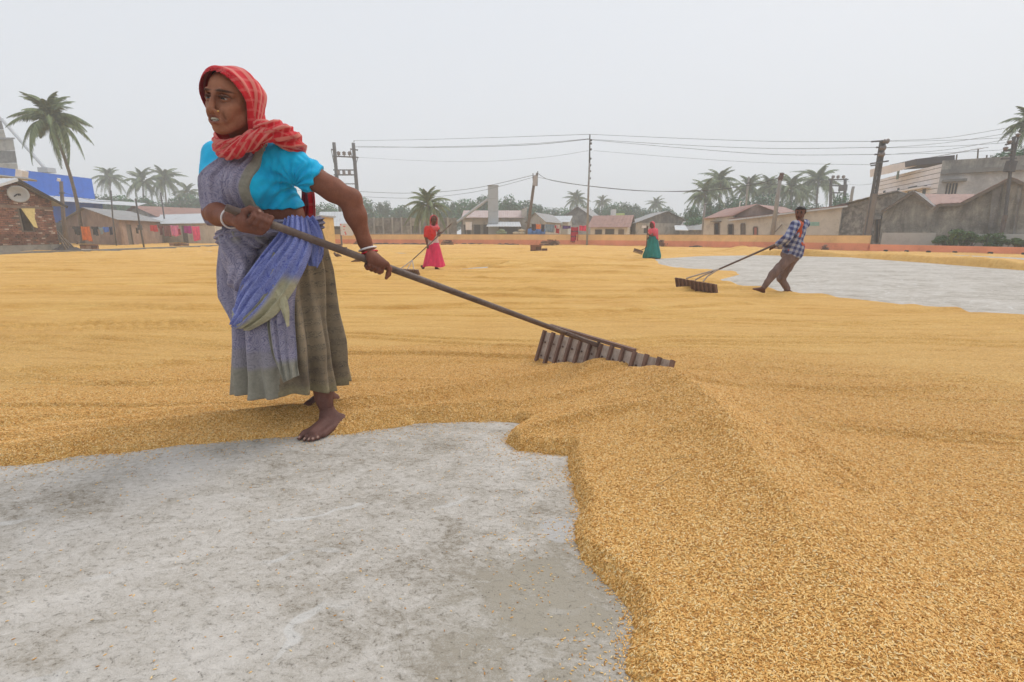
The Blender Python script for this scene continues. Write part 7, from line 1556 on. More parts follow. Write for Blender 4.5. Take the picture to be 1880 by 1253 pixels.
def hoodmesh():
    h = .0042; F, ax = HOO.grid(ho_lo, ho_hi, h); Fi, _ = INN.grid(ho_lo, ho_hi, h)
    X = ax[0][:, None, None] - HD[0]; Y = ax[1][None, :, None] - HD[1]; Z = ax[2][None, None, :] - HD[2]
    lx = (X * HX[0] + Y * HX[1] + Z * HX[2]) / HS; ly = (X * HF[0] + Y * HF[1] + Z * HF[2]) / HS; lz = (X * HU[0] + Y * HU[1] + Z * HU[2]) / HS
    yc = np.interp(lz, [-.75, -.5, -.35, 0, .30, .45, .6], HOODY) + .03 * np.abs(lx) + .42 * np.clip(lx, 0, .5)
    F = np.maximum(F, (ly - yc) * HS); F = np.maximum(F, -Fi * (1)); V, Q = surf_nets(F.astype(np.float32), ax); V = relax(V, Q, 2, .5)
    N = vnormals(V, Q); P = np.stack([(V - HD) @ HX, (V - HD) @ HF, (V - HD) @ HU], -1) / HS
    kn_ = vec(-.36, -.02, -.46); ang = np.arctan2(P[:, 2] - kn_[2], P[:, 1] - kn_[1]); rr = np.linalg.norm(P - kn_, axis=1)
    w = np.cos(ang * 15 + 1.5 * vnoise(ang * 3, rr * 2)) * .6 + .5 * np.cos(ang * 24 + 2 * vnoise(ang * 4 + 2, rr * 3))
    band = sstep(.06, .12, np.interp(P[:, 2], [-.75, -.5, -.35, 0, .30, .45, .6], HOODY) + .42 * np.clip(P[:, 0], 0, .5) - P[:, 1])
    outer = ((V - HD) * N).sum(1) > 0
    V = V + N * (.0042 * w * band * sstep(.05, .3, rr) * outer + .0016 * band * vnoise(V[:, 0] * 40, V[:, 2] * 40))[:, None]
    me = np_mesh('headscarf', V, Q); fattr(me, 'su', np.where(band > .5, ang * 4.4, .2 + 0 * ang)); fattr(me, 'sv', rr * 7)
    return link_mesh('headscarf', me, M_GAMCHA, woman)
scarf = hoodmesh()
def roll(name, pts, rad, seed, mat, parent, tw=2.0, n=90, m=44, flat=1.0, su=10.0, amp=.16):
    C = crom(pts, n); Rr = np.interp(np.linspace(0, 1, n), np.linspace(0, 1, len(rad)), rad); V = []; prev = None; Us, Vs = [], []
    for i in range(n):
        tt = C[min(i + 1, n - 1)] - C[max(i - 1, 0)]; tt /= np.linalg.norm(tt)
        if prev is None: prev = np.cross(tt, vec(0, 0, 1)) if abs(tt[2]) < .9 else np.cross(tt, vec(1, 0, 0))
        prev = prev - tt * prev.dot(tt); prev /= np.linalg.norm(prev); b = np.cross(tt, prev)
        a = np.linspace(0, 2 * np.pi, m, endpoint=False); aa = a + tw * i / n * 2 * np.pi
        e = 1 + amp * np.cos(aa * 5 + seed) + amp * .6 * np.cos(aa * 9 + 2 * seed + 2 * vnoise(aa * 0 + i * .08, aa * 2)) + .08 * vnoise(aa * 1.5, aa * 0 + i * .2 + seed)
        if i in (0, n - 1): e = e * .3
        V.append(C[i] + (prev[None] * np.cos(a)[:, None] + b[None] * np.sin(a)[:, None] * flat) * (Rr[i] * e)[:, None]); Us.append(aa / (2 * np.pi) * su / 2 + 0 * a); Vs.append(a * 0 + i * .12)
    V = np.array(V).reshape(-1, 3); idx = np.arange(n * m).reshape(n, m); nx = np.roll(idx, -1, 1); Q = np.stack([idx[:-1], nx[:-1], nx[1:], idx[1:]], -1).reshape(-1, 4)
    me = np_mesh(name, V, Q); fattr(me, 'su', np.array(Us).ravel()); fattr(me, 'sv', np.array(Vs).ravel())
    bm = bmesh.new(); bm.from_mesh(me); bmesh.ops.recalc_face_normals(bm, faces=bm.faces); bm.to_mesh(me); bm.free()
    return link_mesh(name, me, mat, parent)
roll('scarf_wrap', [W(*p) for p in ((404, 258, 2.32), (406, 276, 2.24), (424, 280, 2.19), (448, 268, 2.17), (474, 252, 2.17), (500, 246, 2.20), (526, 256, 2.26), (546, 276, 2.34))], [.020, .029, .028, .027, .028, .033, .040, .032], 1.0, M_GAMCHA, woman, 1.4, su=14.0, amp=.13)
roll('scarf_knot', [W(*p) for p in ((470, 232, 2.20), (492, 238, 2.19), (518, 246, 2.22), (540, 262, 2.30), (553, 290, 2.40))], [.020, .034, .044, .040, .026], 2.2, M_GAMCHA, woman, 1.0)
roll('scarf_collar', [W(*p) for p in ((400, 250, 2.36), (401, 268, 2.27), (412, 268, 2.20), (440, 262, 2.19), (470, 246, 2.20))], [.018, .023, .022, .022, .020], 3.3, M_GAMCHA, woman, 1.2)
drape('scarf_tail', dw([(538, 262, 2.40), (552, 300, 2.50), (556, 350, 2.54), (552, 395, 2.56), (556, 418, 2.56)]), dw([(556, 276, 2.38), (566, 310, 2.46), (576, 350, 2.50), (578, 395, 2.52), (574, 420, 2.53)]), M_GAMCHA, woman, .022, 3, .010, seed=.7, attrs={'su': lambda U, V: U * 5, 'sv': lambda U, V: V * 9})
# hair edge under the hood
HAI = Fld(); HAI.ell(hl(0, -.05, .15), vec(.350, .434, .374) * HS, HAX)
def haircut(X, Y, Z):
    lz = ((X - HD[0]) * HU[0] + (Y - HD[1]) * HU[1] + (Z - HD[2]) * HU[2]) / HS; ly = ((X - HD[0]) * HF[0] + (Y - HD[1]) * HF[1] + (Z - HD[2]) * HF[2]) / HS; return (ly - (1.9 * lz - .50)) * HS * .4
cloth_shell('hair', HAI, ho_lo, ho_hi, .006, .002, haircut, simple('black_hair', (.012, .010, .009), .5, .3, 40), woman)

# ---- bangles
def bangle(c, axis, r, tube, mat, name='bangle'):
    axis = axis / np.linalg.norm(axis); u_ = np.cross(axis, vec(0, 0, 1)); u_ /= np.linalg.norm(u_); w_ = np.cross(axis, u_)
    pts = [c + (u_ * math.cos(a) + w_ * math.sin(a)) * r for a in np.linspace(0, 2 * math.pi, 33)]
    return MB().tube(pts, tube, 8, cap=False).build(name, mat, woman, smooth=True)
M_SHELL = simple('white_conch', (.74, .70, .70), .25, .08, 20, spec=.5); M_REDB = simple('red_lac', (.55, .018, .030), .25, .1, spec=.5)
wd = (wrL - elL) / np.linalg.norm(wrL - elL); bc = lerp(elL, wrL, .97)
bx = wd + vec(.05, -.30, 0); b1 = bangle(bc + vec(.0, .0, .004), bx, .041, .0048, M_SHELL); tag(b1, 'white bangle on the wrist of the reaching arm'); b2 = bangle(bc + wd * .012 + vec(.003, 0, -.002), bx, .040, .0046, M_REDB); tag(b2, 'red bangle below the white one')
wdr = (wrR - elR) / np.linalg.norm(wrR - elR); b3 = bangle(lerp(elR, wrR, .93), wdr + vec(.2, 0, -.2), .042, .0040, M_SHELL); tag(b3, 'white bangle on the wrist of the folded arm')
rebase(woman)
# ================================================================== rakes
M_IRON = simple('rusty_iron', (.115, .075, .062), .6, .35, 14, .2, .35)
t = NT('worn_rake_wood'); c = t.coord('Object', scale=(1, 1, 1)); n1 = t.noise(c, 9, 5, .6); n2 = t.noise(t.coord('Object', scale=(1, 1, .2)), 90, 4, .7)
M_RWOOD = t.set(t.ramp(t.math('ADD', t.math('MULTIPLY', n1, .5), t.math('MULTIPLY', n2, .5)), [(.34, (.26, .205, .170)), (.5, (.42, .345, .295)), (.66, (.54, .46, .40))]), .8, 0, .2); t.bump(n2, .4, .004)
M_RWOOD2 = simple('dark_tooth_wood', (.20, .125, .098), .75, .3, 12, .3)
t = NT('handle_bamboo'); c = t.coord('Object'); n1 = t.noise(c, 6, 4, .6); n2 = t.noise(c, 70, 4, .7)
M_POLE = t.set(t.ramp(t.math('ADD', t.math('MULTIPLY', n1, .6), t.math('MULTIPLY', n2, .4)), [(.34, (.085, .055, .045)), (.55, (.150, .105, .085)), (.7, (.24, .19, .15))]), .55, 0, .35); t.bump(n2, .2, .002)
def vv(a): return Vector(tuple(a))
def make_rake(BL, TL, TR, h0, h1, pr, nseg, label, tooth_len=.05, brace=True, iron=None, group='rice rakes'):
    BL, TL, TR, h0, h1 = map(vv, (BL, TL, TR, h0, h1))
    r = empty('rice_rake', ((BL + TR) / 2)[:2] + (0.0,) if False else (h1.x, h1.y, 0.0), 0, label, 'rake', group)
    X = (TR - TL).normalized(); Lb = (TR - TL).length; U = (TL - BL); hb = U.length; U = (U - X * U.dot(X)).normalized(); N = X.cross(U); N = -N if N.dot(TL - cam.location) > 0 else N   # N towards the camera
    rot = Matrix((X, U, N)).transposed(); w = Lb / nseg
    MB().tube([h0, h0.lerp(h1, .02), h0.lerp(h1, .35), h0.lerp(h1, .7), h1 + (h1 - h0).normalized() * .03], [pr * .9, pr, pr * 1.02, pr * .95, pr * .9], 14).build('handle', M_POLE if iron is None else iron, r, smooth=True)
    for i in range(nseg):
        c = TL + X * (w * (i + .5)) - U * (hb * .40 + random.uniform(-.004, .004)) - N * random.uniform(0, .004)
        MB().box(c, (w * .93, hb * .78, .014), rot @ Matrix.Rotation(random.uniform(-.015, .015), 3, 'Z')).build('board', M_RWOOD, r)
    for i in range(nseg + 1):
        c = TL + X * (w * i) - U * (hb / 2 + tooth_len / 2 - .004) + N * .017
        tt = MB().box(c, (.020, hb + tooth_len, .030), rot).build('tooth', M_RWOOD2, r)
        if w > .07:
            for k in (.22, .62):
                b = MB(); q = c + U * (hb / 2 - hb * k) + X * (w * .34 if i < nseg else -.04) - N * .006
                b.tube([q, q + N * .006], .007, 8); b.build('bolt', M_IRON, tt)
    if brace:
        a = TL + X * Lb * .03 + U * .035 + N * .02 - X * 0; mid = h1
    return r, X, U, N
TLm, TRm, BLm = W(1003, 609, 3.72), W(1238, 664, 2.90), G(978, 667, 0.005)
rk, X_, U_r, N_ = make_rake(BLm, TLm, TRm, E0, E1, PR, 12, 'large wooden rake held by the woman in purple, half buried at the heap', .055)
a_ = W(1010, 598, 3.72); b_ = W(1166, 644, 3.12)
MB().beam(a_, b_, .030, .022).build('top_bar', M_RWOOD2, rk); 
for s_ in (.30, .62): MB().beam(a_.lerp(b_, s_), a_.lerp(b_, s_) - U_r * .075, .02, .012).build('bracket', M_IRON, rk)
MB().beam(vv(E1) + vv(PD) * -.34, vv(E1) + vv(PD) * .06 - Vector((0, 0, .01)), .052, .016).build('socket_plate', M_IRON, rk)
rebase(rk)
# ================================================================== the three people working farther out
def shade_tint(V, jobs, base):
    T = np.tile(np.array(base, float), (len(V), 1))
    for c, r, col in jobs:
        m = (1 - sstep(r * .75, r * 1.1, np.linalg.norm(V - c, axis=1)))[:, None]; T = T * (1 - m) + np.array(col) * m
    return T
def figure(d0, J, sc, face, label, woman_=True, skirt_mat=None):
    """J: joints as (px, py, depth offset)"""
    P = {k: A3(W(v[0], v[1], d0 + v[2])) for k, v in J.items()}
    H = J and P['head']; hs = .225 * sc
    F_ = np.array(face, float); F_ /= np.linalg.norm(F_); Up = vec(0, 0, 1) + .0 * F_; Up -= F_ * Up.dot(F_); Up /= np.linalg.norm(Up); Xx = np.cross(F_, Up); AX = np.stack([Xx, F_, Up])
    def hh(x, y, z): return H + hs * (Xx * x + F_ * y + Up * z)
    B = Fld(); s = sc
    sx = P['shR'] - P['shL']; sx /= np.linalg.norm(sx); bu = lerp(P['shL'], P['shR'], .5) - P['pel']; bu /= np.linalg.norm(bu); bf = np.cross(sx, bu); bf /= np.linalg.norm(bf); BA = np.stack([sx, bf, np.cross(bf, sx) * 1.0])
    che_ = lerp(P['pel'], lerp(P['shL'], P['shR'], .5), .72)
    B.ell(che_, (.145 * s, .10 * s, .17 * s), BA, k=.05); B.ell(lerp(P['pel'], che_, .45), (.13 * s, .10 * s, .15 * s), BA, k=.06); B.ell(P['pel'], (.155 * s, .115 * s, .13 * s), BA, k=.06)
    B.cap(P['shL'], P['shR'], .052 * s, .052 * s, k=.04)
    nk = lerp(P['shL'], P['shR'], .5) + bu * .05 * s; B.cap(nk, hh(0, -.1, -.3), .05 * s, .05 * s, k=.02)
    head(B, hh, hs, AX, True)
    for q in 'LR':
        B.cap(P['sh' + q], P['el' + q], .048 * s, .038 * s, k=.03); B.cap(P['el' + q], P['wr' + q], .038 * s, .025 * s, k=.02)
        B.ell(P['ha' + q], (.035 * s, .035 * s, .028 * s), None, k=.02)
        hd_ = P['ha' + q] - P['wr' + q]; hd_ /= np.linalg.norm(hd_)
        for i in range(4):
            o = vec(0, 0, 0) + sx * (i - 1.5) * .016 * s; B.chain([P['ha' + q] + o, P['ha' + q] + o + hd_ * .030 * s, P['ha' + q] + o + hd_ * .034 * s - vec(0, 0, .028 * s)], [.011 * s, .0105 * s, .009 * s], k=.005)
        B.cap(P['ha' + q] - hd_ * .01, P['ha' + q] + hd_ * .02 * s + sx * .035 * s, .013 * s, .010 * s, k=.01)
        B.chain([P['hip' + q], P['kn' + q], lerp(P['kn' + q], P['an' + q], .35), P['an' + q]], [.080 * s, .054 * s, .050 * s, .032 * s], k=.03)
        B.cap(P['an' + q], P['he' + q], .030 * s, .026 * s, k=.02); B.cap(P['an' + q], P['to' + q], .030 * s, .018 * s, k=.03); B.cap(P['he' + q], P['to' + q], .024 * s, .016 * s, k=.02)
        fw = P['to' + q] - P['he' + q]; fw[2] = 0; fw /= np.linalg.norm(fw); sd = np.cross(fw, vec(0, 0, 1))
        for i in range(5): B.cap(P['to' + q] + sd * (i - 2) * .015 * s, P['to' + q] + sd * (i - 2) * .016 * s + fw * (.035 - .005 * abs(i - 1)) * s, .011 * s, .008 * s, k=.005)
    pts = list(P.values())
    lo, hi = bb(pts, .19 * s); hb = (hh(0, 0, 0) - .62 * hs, hh(0, 0, 0) + .62 * hs, .0055)
    V, Q = multi_mesh(B, [hb, (lo, hi, .0125)]); me = np_mesh('body', V, Q)
    sk, fc = (.135, .060, .042), (.165, .074, .050)
    jobs = [(H, .5 * hs, fc), (hh(.135, .36, .02), .06 * hs, (.06, .032, .025)), (hh(-.135, .36, .02), .06 * hs, (.06, .032, .025)), (hh(.13, .38, .12), .06 * hs, (.02, .015, .012)), (hh(-.13, .38, .12), .06 * hs, (.02, .015, .012)), (hh(0, .42, -.31), .07 * hs, (.09, .035, .03))]
    vcol(me, 'tint', np.clip(shade_tint(V, jobs, sk), 0, 1))
    root = empty('person', (float(lerp(P['anL'], P['anR'], .5)[0]), float(lerp(P['anL'], P['anR'], .5)[1]), 0), 0, label, 'person')
    link_mesh('body', me, M_SKIN, root)
    return dict(root=root, P=P, B=B, hh=hh, hs=hs, AX=AX, F=F_, Up=Up, X=Xx, BA=BA, che=che_, s=s, bu=bu, sx=sx, d0=d0)
def shell2(fg, name, ops, off, cut, mat, h=.011, amp=.006, fr=30, attrs=None, pts=None, m=.25):
    f = Fld(); f.ops = ops; lo, hi = bb(pts, m)
    V = cloth_shell(name, f, lo, hi, h, off, cut, mat, fg['root'], lambda V, N: amp * (vnoise(V[:, 0] * fr, V[:, 2] * fr * .45, V[:, 1] * fr) + .5 * vnoise(V[:, 0] * fr * 2.3, V[:, 2] * fr, V[:, 1] * fr * 2)), attrs, 2)
    return V
def skirt2(fg, rows, mat, name='skirt', nf=9, amp=.12, d=0.0):
    NS, NR = 120, 40; V = []; 
    for j in range(NR):
        tv = j / (NR - 1); t_ = tv * (len(rows) - 1); i = min(int(t_), len(rows) - 2); f = t_ - i
        py, xl, xr, hd = [rows[i][k] * (1 - f) + rows[i + 1][k] * f for k in range(4)]
        a, b = A3(W(xl, py, fg['d0'] + d)), A3(W(xr, py, fg['d0'] + d)); cc = (a + b) / 2; hw = np.linalg.norm(b - a) / 2; th = np.linspace(0, 2 * np.pi, NS, endpoint=False)
        w = np.cos(th * nf + 1.5 * vnoise(th * 1.5, th * 0 + tv * 2)) * .6 + .4 * np.cos(th * nf * 1.7 + 2); fr = 1 + amp * (.15 + .85 * tv) * w * .5
        V.append(np.stack([cc[0] + hw * np.cos(th) * fr, cc[1] - hd * np.sin(th) * fr, cc[2] + .02 * tv * np.cos(th * 3 + 1)], -1))
    V = np.array(V).reshape(-1, 3); idx = np.arange(NS * NR).reshape(NR, NS); nx = np.roll(idx, -1, 1); Q = np.stack([idx[:-1], idx[1:], nx[1:], nx[:-1]], -1).reshape(-1, 4)
    me = np_mesh(name, V, Q); o = link_mesh(name, me, mat, fg['root']); sol = o.modifiers.new('thickness', 'SOLIDIFY'); sol.thickness = .006
    return o
def cloth_mat(name, rgb, fr=8):
    t = NT(name); n1 = t.noise(t.coord('Object', scale=(1, 1, .4)), fr, 5, .65); t.set(t.ramp(n1, [(.32, tuple(x * .75 for x in rgb)), (.66, tuple(min(1, x * 1.15) for x in rgb))]), .85, 0, .1, .1); t.bump(n1, .4, .02); return t.m
BIG = lambda X, Y, Z: (X * 0 + Y * 0 + Z * 0 - 9)

# ---- woman in red and pink, walking left to right with a rake behind her
d0 = 13.2
J = dict(head=(796.5, 404, 0), shL=(785, 421, -.10), shR=(803, 420, .12), pel=(795, 449, 0), elL=(782, 436, -.16), wrL=(784.5, 450, -.22), haL=(785, 453, -.25), elR=(806, 432, .0), wrR=(808, 428.5, -.20), haR=(810, 427.5, -.26),
         hipL=(791, 456, -.05), hipR=(799, 456, .05), knL=(797, 473, -.1), anL=(801, 492, -.05), heL=(799.5, 495.5, -.03), toL=(808, 496.5, -.08), knR=(786, 474, .1), anR=(777, 491, .12), heR=(774, 489, .14), toR=(777.5, 497, .08))
fa = figure(d0, J, .98, (.32, -.94, .02), 'woman in red shawl and bright pink skirt walking with a rake across the grain')
P = fa['P']; hh = fa['hh']
M_WB = cloth_mat('white_blouse', (.66, .50, .48)); M_RS = cloth_mat('red_shawl', (.62, .040, .036)); M_RS2 = cloth_mat('rose_scarf', (.72, .130, .150)); M_PK = cloth_mat('pink_skirt', (.68, .040, .120))
upcut = plane(P['pel'] + vec(0, 0, -.02), (0, 0, -1)); nc = plane(P['shR'] + vec(0, 0, .05), (0, 0, 1))
bops = fa['B'].ops[:4]
shell2(fa, 'blouse', bops, .014, lambda X, Y, Z: np.maximum(upcut(X, Y, Z), nc(X, Y, Z)), M_WB, pts=[P['pel'], P['shL'], P['shR']])
F = Fld(); F.ops = list(bops[:2]) ; F.cap(P['shL'], lerp(P['shL'], P['elL'], .75), .066, .062, k=.05); F.ell(lerp(P['pel'], P['shL'], .60) + vec(.03, -.03, 0), (.10, .09, .15), None, k=.04); F.cap(P['shR'], P['shL'], .058, .062, k=.05)
cx = plane(W(805, 430, d0), (1, 0, -.75)); cz = plane(W(790, 441.5, d0), (-.35, 0, -1))
shell2(fa, 'shawl', F.ops, .014, lambda X, Y, Z: np.maximum(np.maximum(cx(X, Y, Z), cz(X, Y, Z)), nc(X, Y, Z) - .03), M_RS, amp=.012, fr=16, pts=[P['pel'], P['shL'], P['shR'], P['elL']])
def hood2(fg, mat, name='headscarf', y0=.10, sl=.75, low=-.85, wide=.42):
    hh, hs, AX = fg['hh'], fg['hs'], fg['AX']; HO = Fld(); HO.ell(hh(0, -.05, .12), vec(wide, .52, .46) * hs, AX, k=.03); HO.cap(hh(0, -.05, .0), hh(0, -.10, -.45), .40 * hs, .44 * hs, k=.05); HO.cap(hh(0, -.1, -.45), hh(0, -.05, low), .44 * hs, .55 * hs, k=.05)
    IN = Fld(); IN.ell(hh(0, .04, .08), vec(.38, .52, .44) * hs, AX, k=.03); IN.cap(hh(0, .08, .0), hh(0, .05, -.45), .34 * hs, .30 * hs, k=.03)
    lo, hi = bb([hh(-.75, -.75, low - .6), hh(.75, .75, .7), hh(.75, -.75, .6), hh(-.75, .75, -.9)], .02); h = .0075
    F, ax = HO.grid(lo, hi, h); Fi, _ = IN.grid(lo, hi, h); X = ax[0][:, None, None] - fg['P']['head'][0]; Y = ax[1][None, :, None] - fg['P']['head'][1]; Z = ax[2][None, None, :] - fg['P']['head'][2]
    ly = (X * fg['F'][0] + Y * fg['F'][1] + Z * fg['F'][2]) / hs; lz = (X * fg['Up'][0] + Y * fg['Up'][1] + Z * fg['Up'][2]) / hs
    yc = y0 + sl * np.clip(lz, -.4, .6) + np.where(lz < -.5, (-.5 - lz) * 2.2, 0); F = np.maximum(F, (ly - yc) * hs); F = np.maximum(F, -Fi); V, Q = surf_nets(F.astype(np.float32), ax); V = relax(V, Q, 2, .5)
    N = vnormals(V, Q); V = V + N * (.006 * vnoise(V[:, 0] * 28, V[:, 2] * 12, V[:, 1] * 28))[:, None]
    return link_mesh(name, np_mesh(name, V, Q), mat, fg['root'])
hood2(fa, M_RS2)
skirt2(fa, [(446, 785, 805, .13), (456, 784, 808, .16), (470, 781, 811, .19), (485, 777, 815, .24), (489.5, 776, 816, .25)], M_PK, nf=7, amp=.17)
rebase(fa['root'])
rr, X_, U_2, N_2 = make_rake(G(741, 502.5, .045), W(729, 493.5, 11.75), W(768, 495.5, 11.45), W(829, 411, 12.95), W(757, 478, 12.1), .014, 12, 'thin handled rake with a long toothed board, held by the woman in the pink skirt', .03, iron=M_POLE)
hub = W(757, 478, 12.1)
for px, py, d_ in ((735, 494.2, 11.7), (748, 494.7, 11.6), (760, 495.4, 11.5)): MB().tube([hub, W(px, py, d_)], .012, 8).build('brace', M_RWOOD, rr)
rebase(rr)

# ---- woman in green sari, farthest
d0 = 19.3
J = dict(head=(1197, 413, 0), shL=(1202, 424, -.05), shR=(1194, 424, .12), pel=(1199, 443, 0), elL=(1196, 433, -.22), wrL=(1191, 431, -.28), haL=(1189.8, 430, -.3), elR=(1192, 436, .0), wrR=(1189, 438, -.12), haR=(1188.5, 439, -.16),
         hipL=(1198, 448, -.04), hipR=(1201, 448, .04), knL=(1192, 460, 0), anL=(1185, 473, 0), heL=(1186, 475, 0), toL=(1180, 476, -.05), knR=(1205, 461, .05), anR=(1210.5, 471.5, .05), heR=(1211.5, 471, .05), toR=(1208, 477, 0))
fb = figure(d0, J, .98, (-.88, -.45, .0), 'woman in long teal green sari with pink scarf walking beside the bare patch')
P = fb['P']
M_TL = cloth_mat('teal_sari', (.018, .205, .175)); M_PS = cloth_mat('coral_scarf', (.74, .115, .140)); M_DK = cloth_mat('dark_blouse', (.045, .025, .04))
shell2(fb, 'blouse', fb['B'].ops[:4], .012, lambda X, Y, Z: plane(P['pel'] + vec(0, 0, -.05), (0, 0, -1))(X, Y, Z), M_DK, pts=[P['pel'], P['shL'], P['shR']])
F = Fld(); F.ops = list(fb['B'].ops[:1]); F.cap(P['shR'], P['shL'], .085, .085, k=.05); F.cap(P['shL'] + vec(.03, 0, 0), W(1206, 440, d0 - .1), .075, .05, k=.05); F.ell(W(1198, 428, d0 - .05), (.13, .14, .12), None, k=.05)
shell2(fb, 'shawl', F.ops, .014, lambda X, Y, Z: np.maximum(plane(W(1196, 434, d0), (-.6, 0, -1))(X, Y, Z), plane(P['shL'] + vec(0, 0, .09), (0, 0, 1))(X, Y, Z)), M_PS, amp=.012, fr=16, pts=[P['pel'], P['shL'], P['shR']])
hood2(fb, M_PS, y0=.0, sl=.7)
skirt2(fb, [(434, 1191, 1206, .15), (443, 1189, 1208, .19), (455, 1186, 1210, .24), (468, 1181, 1213, .30), (473.5, 1180.5, 1213, .31)], M_TL, 'sari', nf=8, amp=.17)
rebase(fb['root'])
rr, X_, U_2, N_2 = make_rake(W(1164.5, 461.5, 19.6), W(1166, 456.5, 19.6), W(1181, 461, 19.0), W(1189.3, 415, 18.9), W(1187, 452, 18.95), .018, 7, 'small toothed rake hanging at the side of the woman in green', .05, iron=M_IRON)
MB().tube([W(1187, 452, 18.95), W(1184, 457, 19.1), W(1178, 459, 19.2)], .016, 8).build('socket', M_IRON, rr)
rebase(rr)

# ---- man in a checked shirt leaning back on his rake
d0 = 8.1
J = dict(head=(1469, 392, 0), shL=(1477, 412, .05), shR=(1461, 413, -.18), pel=(1452, 466, 0), elL=(1452, 439, -.02), wrL=(1428, 452, -.05), haL=(1420.5, 453.5, -.08), elR=(1446, 437, -.25), wrR=(1426, 450, -.15), haR=(1417.5, 455, -.10),
         hipL=(1457, 474, .06), hipR=(1449, 474, -.07), knR=(1420, 503, -.10), anR=(1401, 530, -.08), heR=(1402, 536, -.06), toR=(1385, 531, -.12), knL=(1434, 512, .12), anL=(1446, 533, .10), heL=(1452, 537, .12), toL=(1434, 539, .04))
fm_ = figure(d0, J, .93, (-.62, -.78, .0), 'man in blue checked shirt and brown trousers leaning back to pull a rake')
P = fm_['P']; hh = fm_['hh']; hs = fm_['hs']
t = NT('blue_check_shirt'); tc = t.coord('Object', rot=(0, -.28, 0)); sp = t.n('ShaderNodeSeparateXYZ'); t.l(tc, sp.inputs[0])
sa = t.ramp(t.math('FRACT', t.math('MULTIPLY', sp.outputs[0], 13)), [(0, 0), (.45, 0), (.5, 1), (.92, 1), (1, 0)]); sb = t.ramp(t.math('FRACT', t.math('MULTIPLY', sp.outputs[2], 12)), [(0, 0), (.45, 0), (.5, 1), (.92, 1), (1, 0)])
nn = t.noise(t.coord('Object'), 12, 4, .6)
ccol = t.mix(sb, t.mix(sa, (.050, .060, .155), (.20, .23, .38)), t.mix(sa, (.20, .225, .37), (.46, .47, .53))); ccol = t.mix(t.ramp(nn, [(.35, 0), (.7, .35)]), ccol, (.10, .10, .16))
M_SH = t.set(ccol, .85, 0, .1); M_OR = cloth_mat('orange_shirt', (.55, .10, .035)); M_TR = cloth_mat('brown_trousers', (.200, .135, .120), 14)
F = Fld(); F.ops = list(fm_['B'].ops[:4]); F.ell(lerp(P['pel'], fm_['che'], .1) + vec(.02, 0, -.02), (.14, .12, .12), None, k=.05); F.cap(lerp(P['pel'], fm_['che'], .3) + vec(.06, -.02, 0), P['pel'] + vec(.03, -.02, -.10), .10, .09, k=.05)
F2 = list(F.ops)
for q in 'LR': F.cap(P['sh' + q], P['el' + q], .060, .050, k=.03); F.cap(P['el' + q], lerp(P['el' + q], P['wr' + q], .85), .050, .036, k=.02)
cb_ = plane(W(1440, 468, d0), (-.28, 0, -1)); cn = plane(P['shL'] + vec(-.08, 0, .09), (-.2, 0, 1)); cf = plane(W(1452, 430, d0), (-1, 0, .72))
orng = lambda X, Y, Z: cf(X, Y, Z)
def segd(X, Y, Z, a, b):
    e = b - a; t = np.clip(((X - a[0]) * e[0] + (Y - a[1]) * e[1] + (Z - a[2]) * e[2]) / e.dot(e), 0, 1); return np.sqrt((X - a[0] - t * e[0]) ** 2 + (Y - a[1] - t * e[1]) ** 2 + (Z - a[2] - t * e[2]) ** 2)
armd = lambda X, Y, Z: np.minimum(segd(X, Y, Z, P['shL'], P['elL']), np.minimum(segd(X, Y, Z, P['elL'], P['wrL']), np.minimum(segd(X, Y, Z, P['shR'], P['elR']), segd(X, Y, Z, P['elR'], P['wrR'])))) - .078
nl = lambda X, Y, Z: .052 - np.sqrt((Z - 0) ** 2 * 0 + (X - lerp(P['shL'], P['elL'], .5)[0]) ** 2 * 0 + 9 + Y * 0)
shell2(fm_, 'shirt', F.ops, .014, lambda X, Y, Z: np.maximum(np.maximum(cb_(X, Y, Z), cn(X, Y, Z)), np.minimum(orng(X, Y, Z), armd(X, Y, Z))), M_SH, pts=list(P[k] for k in ('pel', 'shL', 'shR', 'elL', 'elR', 'wrL')), h=.010, amp=.010, fr=14)
shell2(fm_, 'undershirt', F2, .008, lambda X, Y, Z: np.maximum(np.maximum(cb_(X, Y, Z) + .05, cn(X, Y, Z) + .01), -9 + 0 * X + 0 * Y), M_OR, pts=[P['pel'], P['shL'], P['shR']], h=.010, amp=.006)
NKF = Fld(); nkc = lerp(P['shL'], P['shR'], .5) + vec(-.005, 0, -.02); NKF.cap(nkc, nkc + vec(-.015, 0, .03), .064, .054)
shell2(fm_, 'neck_cloth', NKF.ops, .006, BIG, cloth_mat('orange_scarf', (.52, .12, .06), 20), pts=[nkc], m=.16, h=.008, amp=.010, fr=30)
F = Fld()
for q in 'LR': F.chain([P['hip' + q], P['kn' + q], lerp(P['kn' + q], P['an' + q], .90)], [.078, .053, .040], k=.03)
F.ell(P['pel'] + vec(.0, 0, -.01), (.15, .12, .11), None, k=.05)
shell2(fm_, 'trousers', F.ops, .008, lambda X, Y, Z: plane(W(1455, 462, d0), (.2, 0, 1))(X, Y, Z), M_TR, pts=list(P[k] for k in ('pel', 'knL', 'knR', 'anL', 'anR')), h=.010, amp=.010, fr=18)
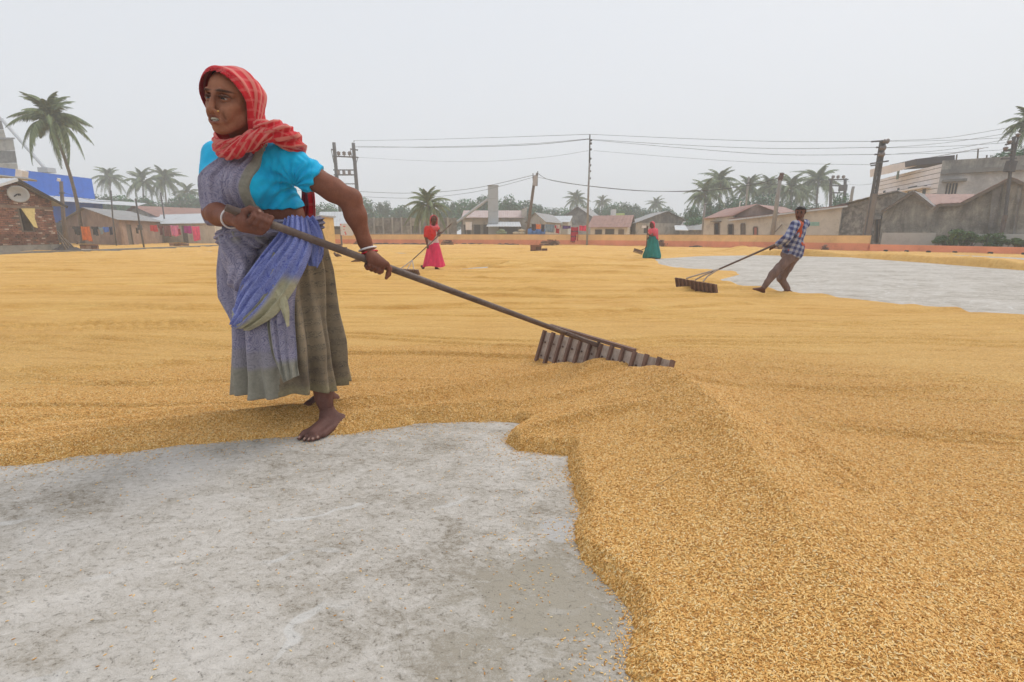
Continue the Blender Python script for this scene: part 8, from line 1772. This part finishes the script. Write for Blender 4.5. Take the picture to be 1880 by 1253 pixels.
HAI2 = Fld(); HAI2.ell(hh(0, -.07, .16), vec(.365, .45, .385) * hs, fm_['AX'], k=.02)
def hc(X, Y, Z):
    dx, dy, dz = X - P['head'][0], Y - P['head'][1], Z - P['head'][2]; ly = (dx * fm_['F'][0] + dy * fm_['F'][1] + dz * fm_['F'][2]) / hs; lz = (dx * fm_['Up'][0] + dy * fm_['Up'][1] + dz * fm_['Up'][2]) / hs
    return np.where(lz > .24, -.1 * hs, np.maximum((ly + .02) * hs, (-.12 - lz) * hs))
shell2(fm_, 'hair', HAI2.ops, .004, hc, simple('black_hair', (.012, .010, .009), .5, .3, 40), pts=[P['head']], m=.16, h=.006, amp=.003, fr=60)
# beard shadow is part of the skin tone map; trainers stay off: he is barefoot with dusty feet
rebase(fm_['root'])
rr, X_, U_2, N_2 = make_rake(G(1252, 531, .02), W(1242, 510, 8.75), W(1316, 523, 7.85), W(1424, 449, 7.95), W(1308, 500, 8.22), .016, 10, 'rake with long dark board dragged by the man in the checked shirt', .02, iron=M_POLE)
for o in rr.children:
    if o.name.startswith(('board', 'tooth')):
        o.data.materials.clear(); o.data.materials.append(M_RWOOD2)
hub = W(1308, 500, 8.22)
for px, py, d_ in ((1260, 511.5, 8.5), (1276, 514.5, 8.35), (1291, 517, 8.15)): MB().tube([W(1320, 494.5, 8.18), hub.lerp(W(px, py, d_), .5) + Vector((0, 0, .015)), W(px, py, d_)], .013, 8).build('brace', M_RWOOD, rr)
rebase(rr)
# ================================================================== haze
hm = bpy.data.materials.new('haze_air'); hm.use_nodes = True; hn = hm.node_tree; hn.nodes.clear()
ho = hn.nodes.new('ShaderNodeOutputMaterial'); hv = hn.nodes.new('ShaderNodeVolumePrincipled')
hv.inputs['Color'].default_value = (0.95, 0.98, 1.0, 1); hv.inputs['Density'].default_value = 0.0034; hv.inputs['Anisotropy'].default_value = 0.0
hn.links.new(hv.outputs[0], ho.inputs['Volume'])
hz = MB().box((0, 95, 10.5), (540, 320, 24)).build('haze', hm); tag(hz, kind='stuff')
hz.data.materials[0] = hm
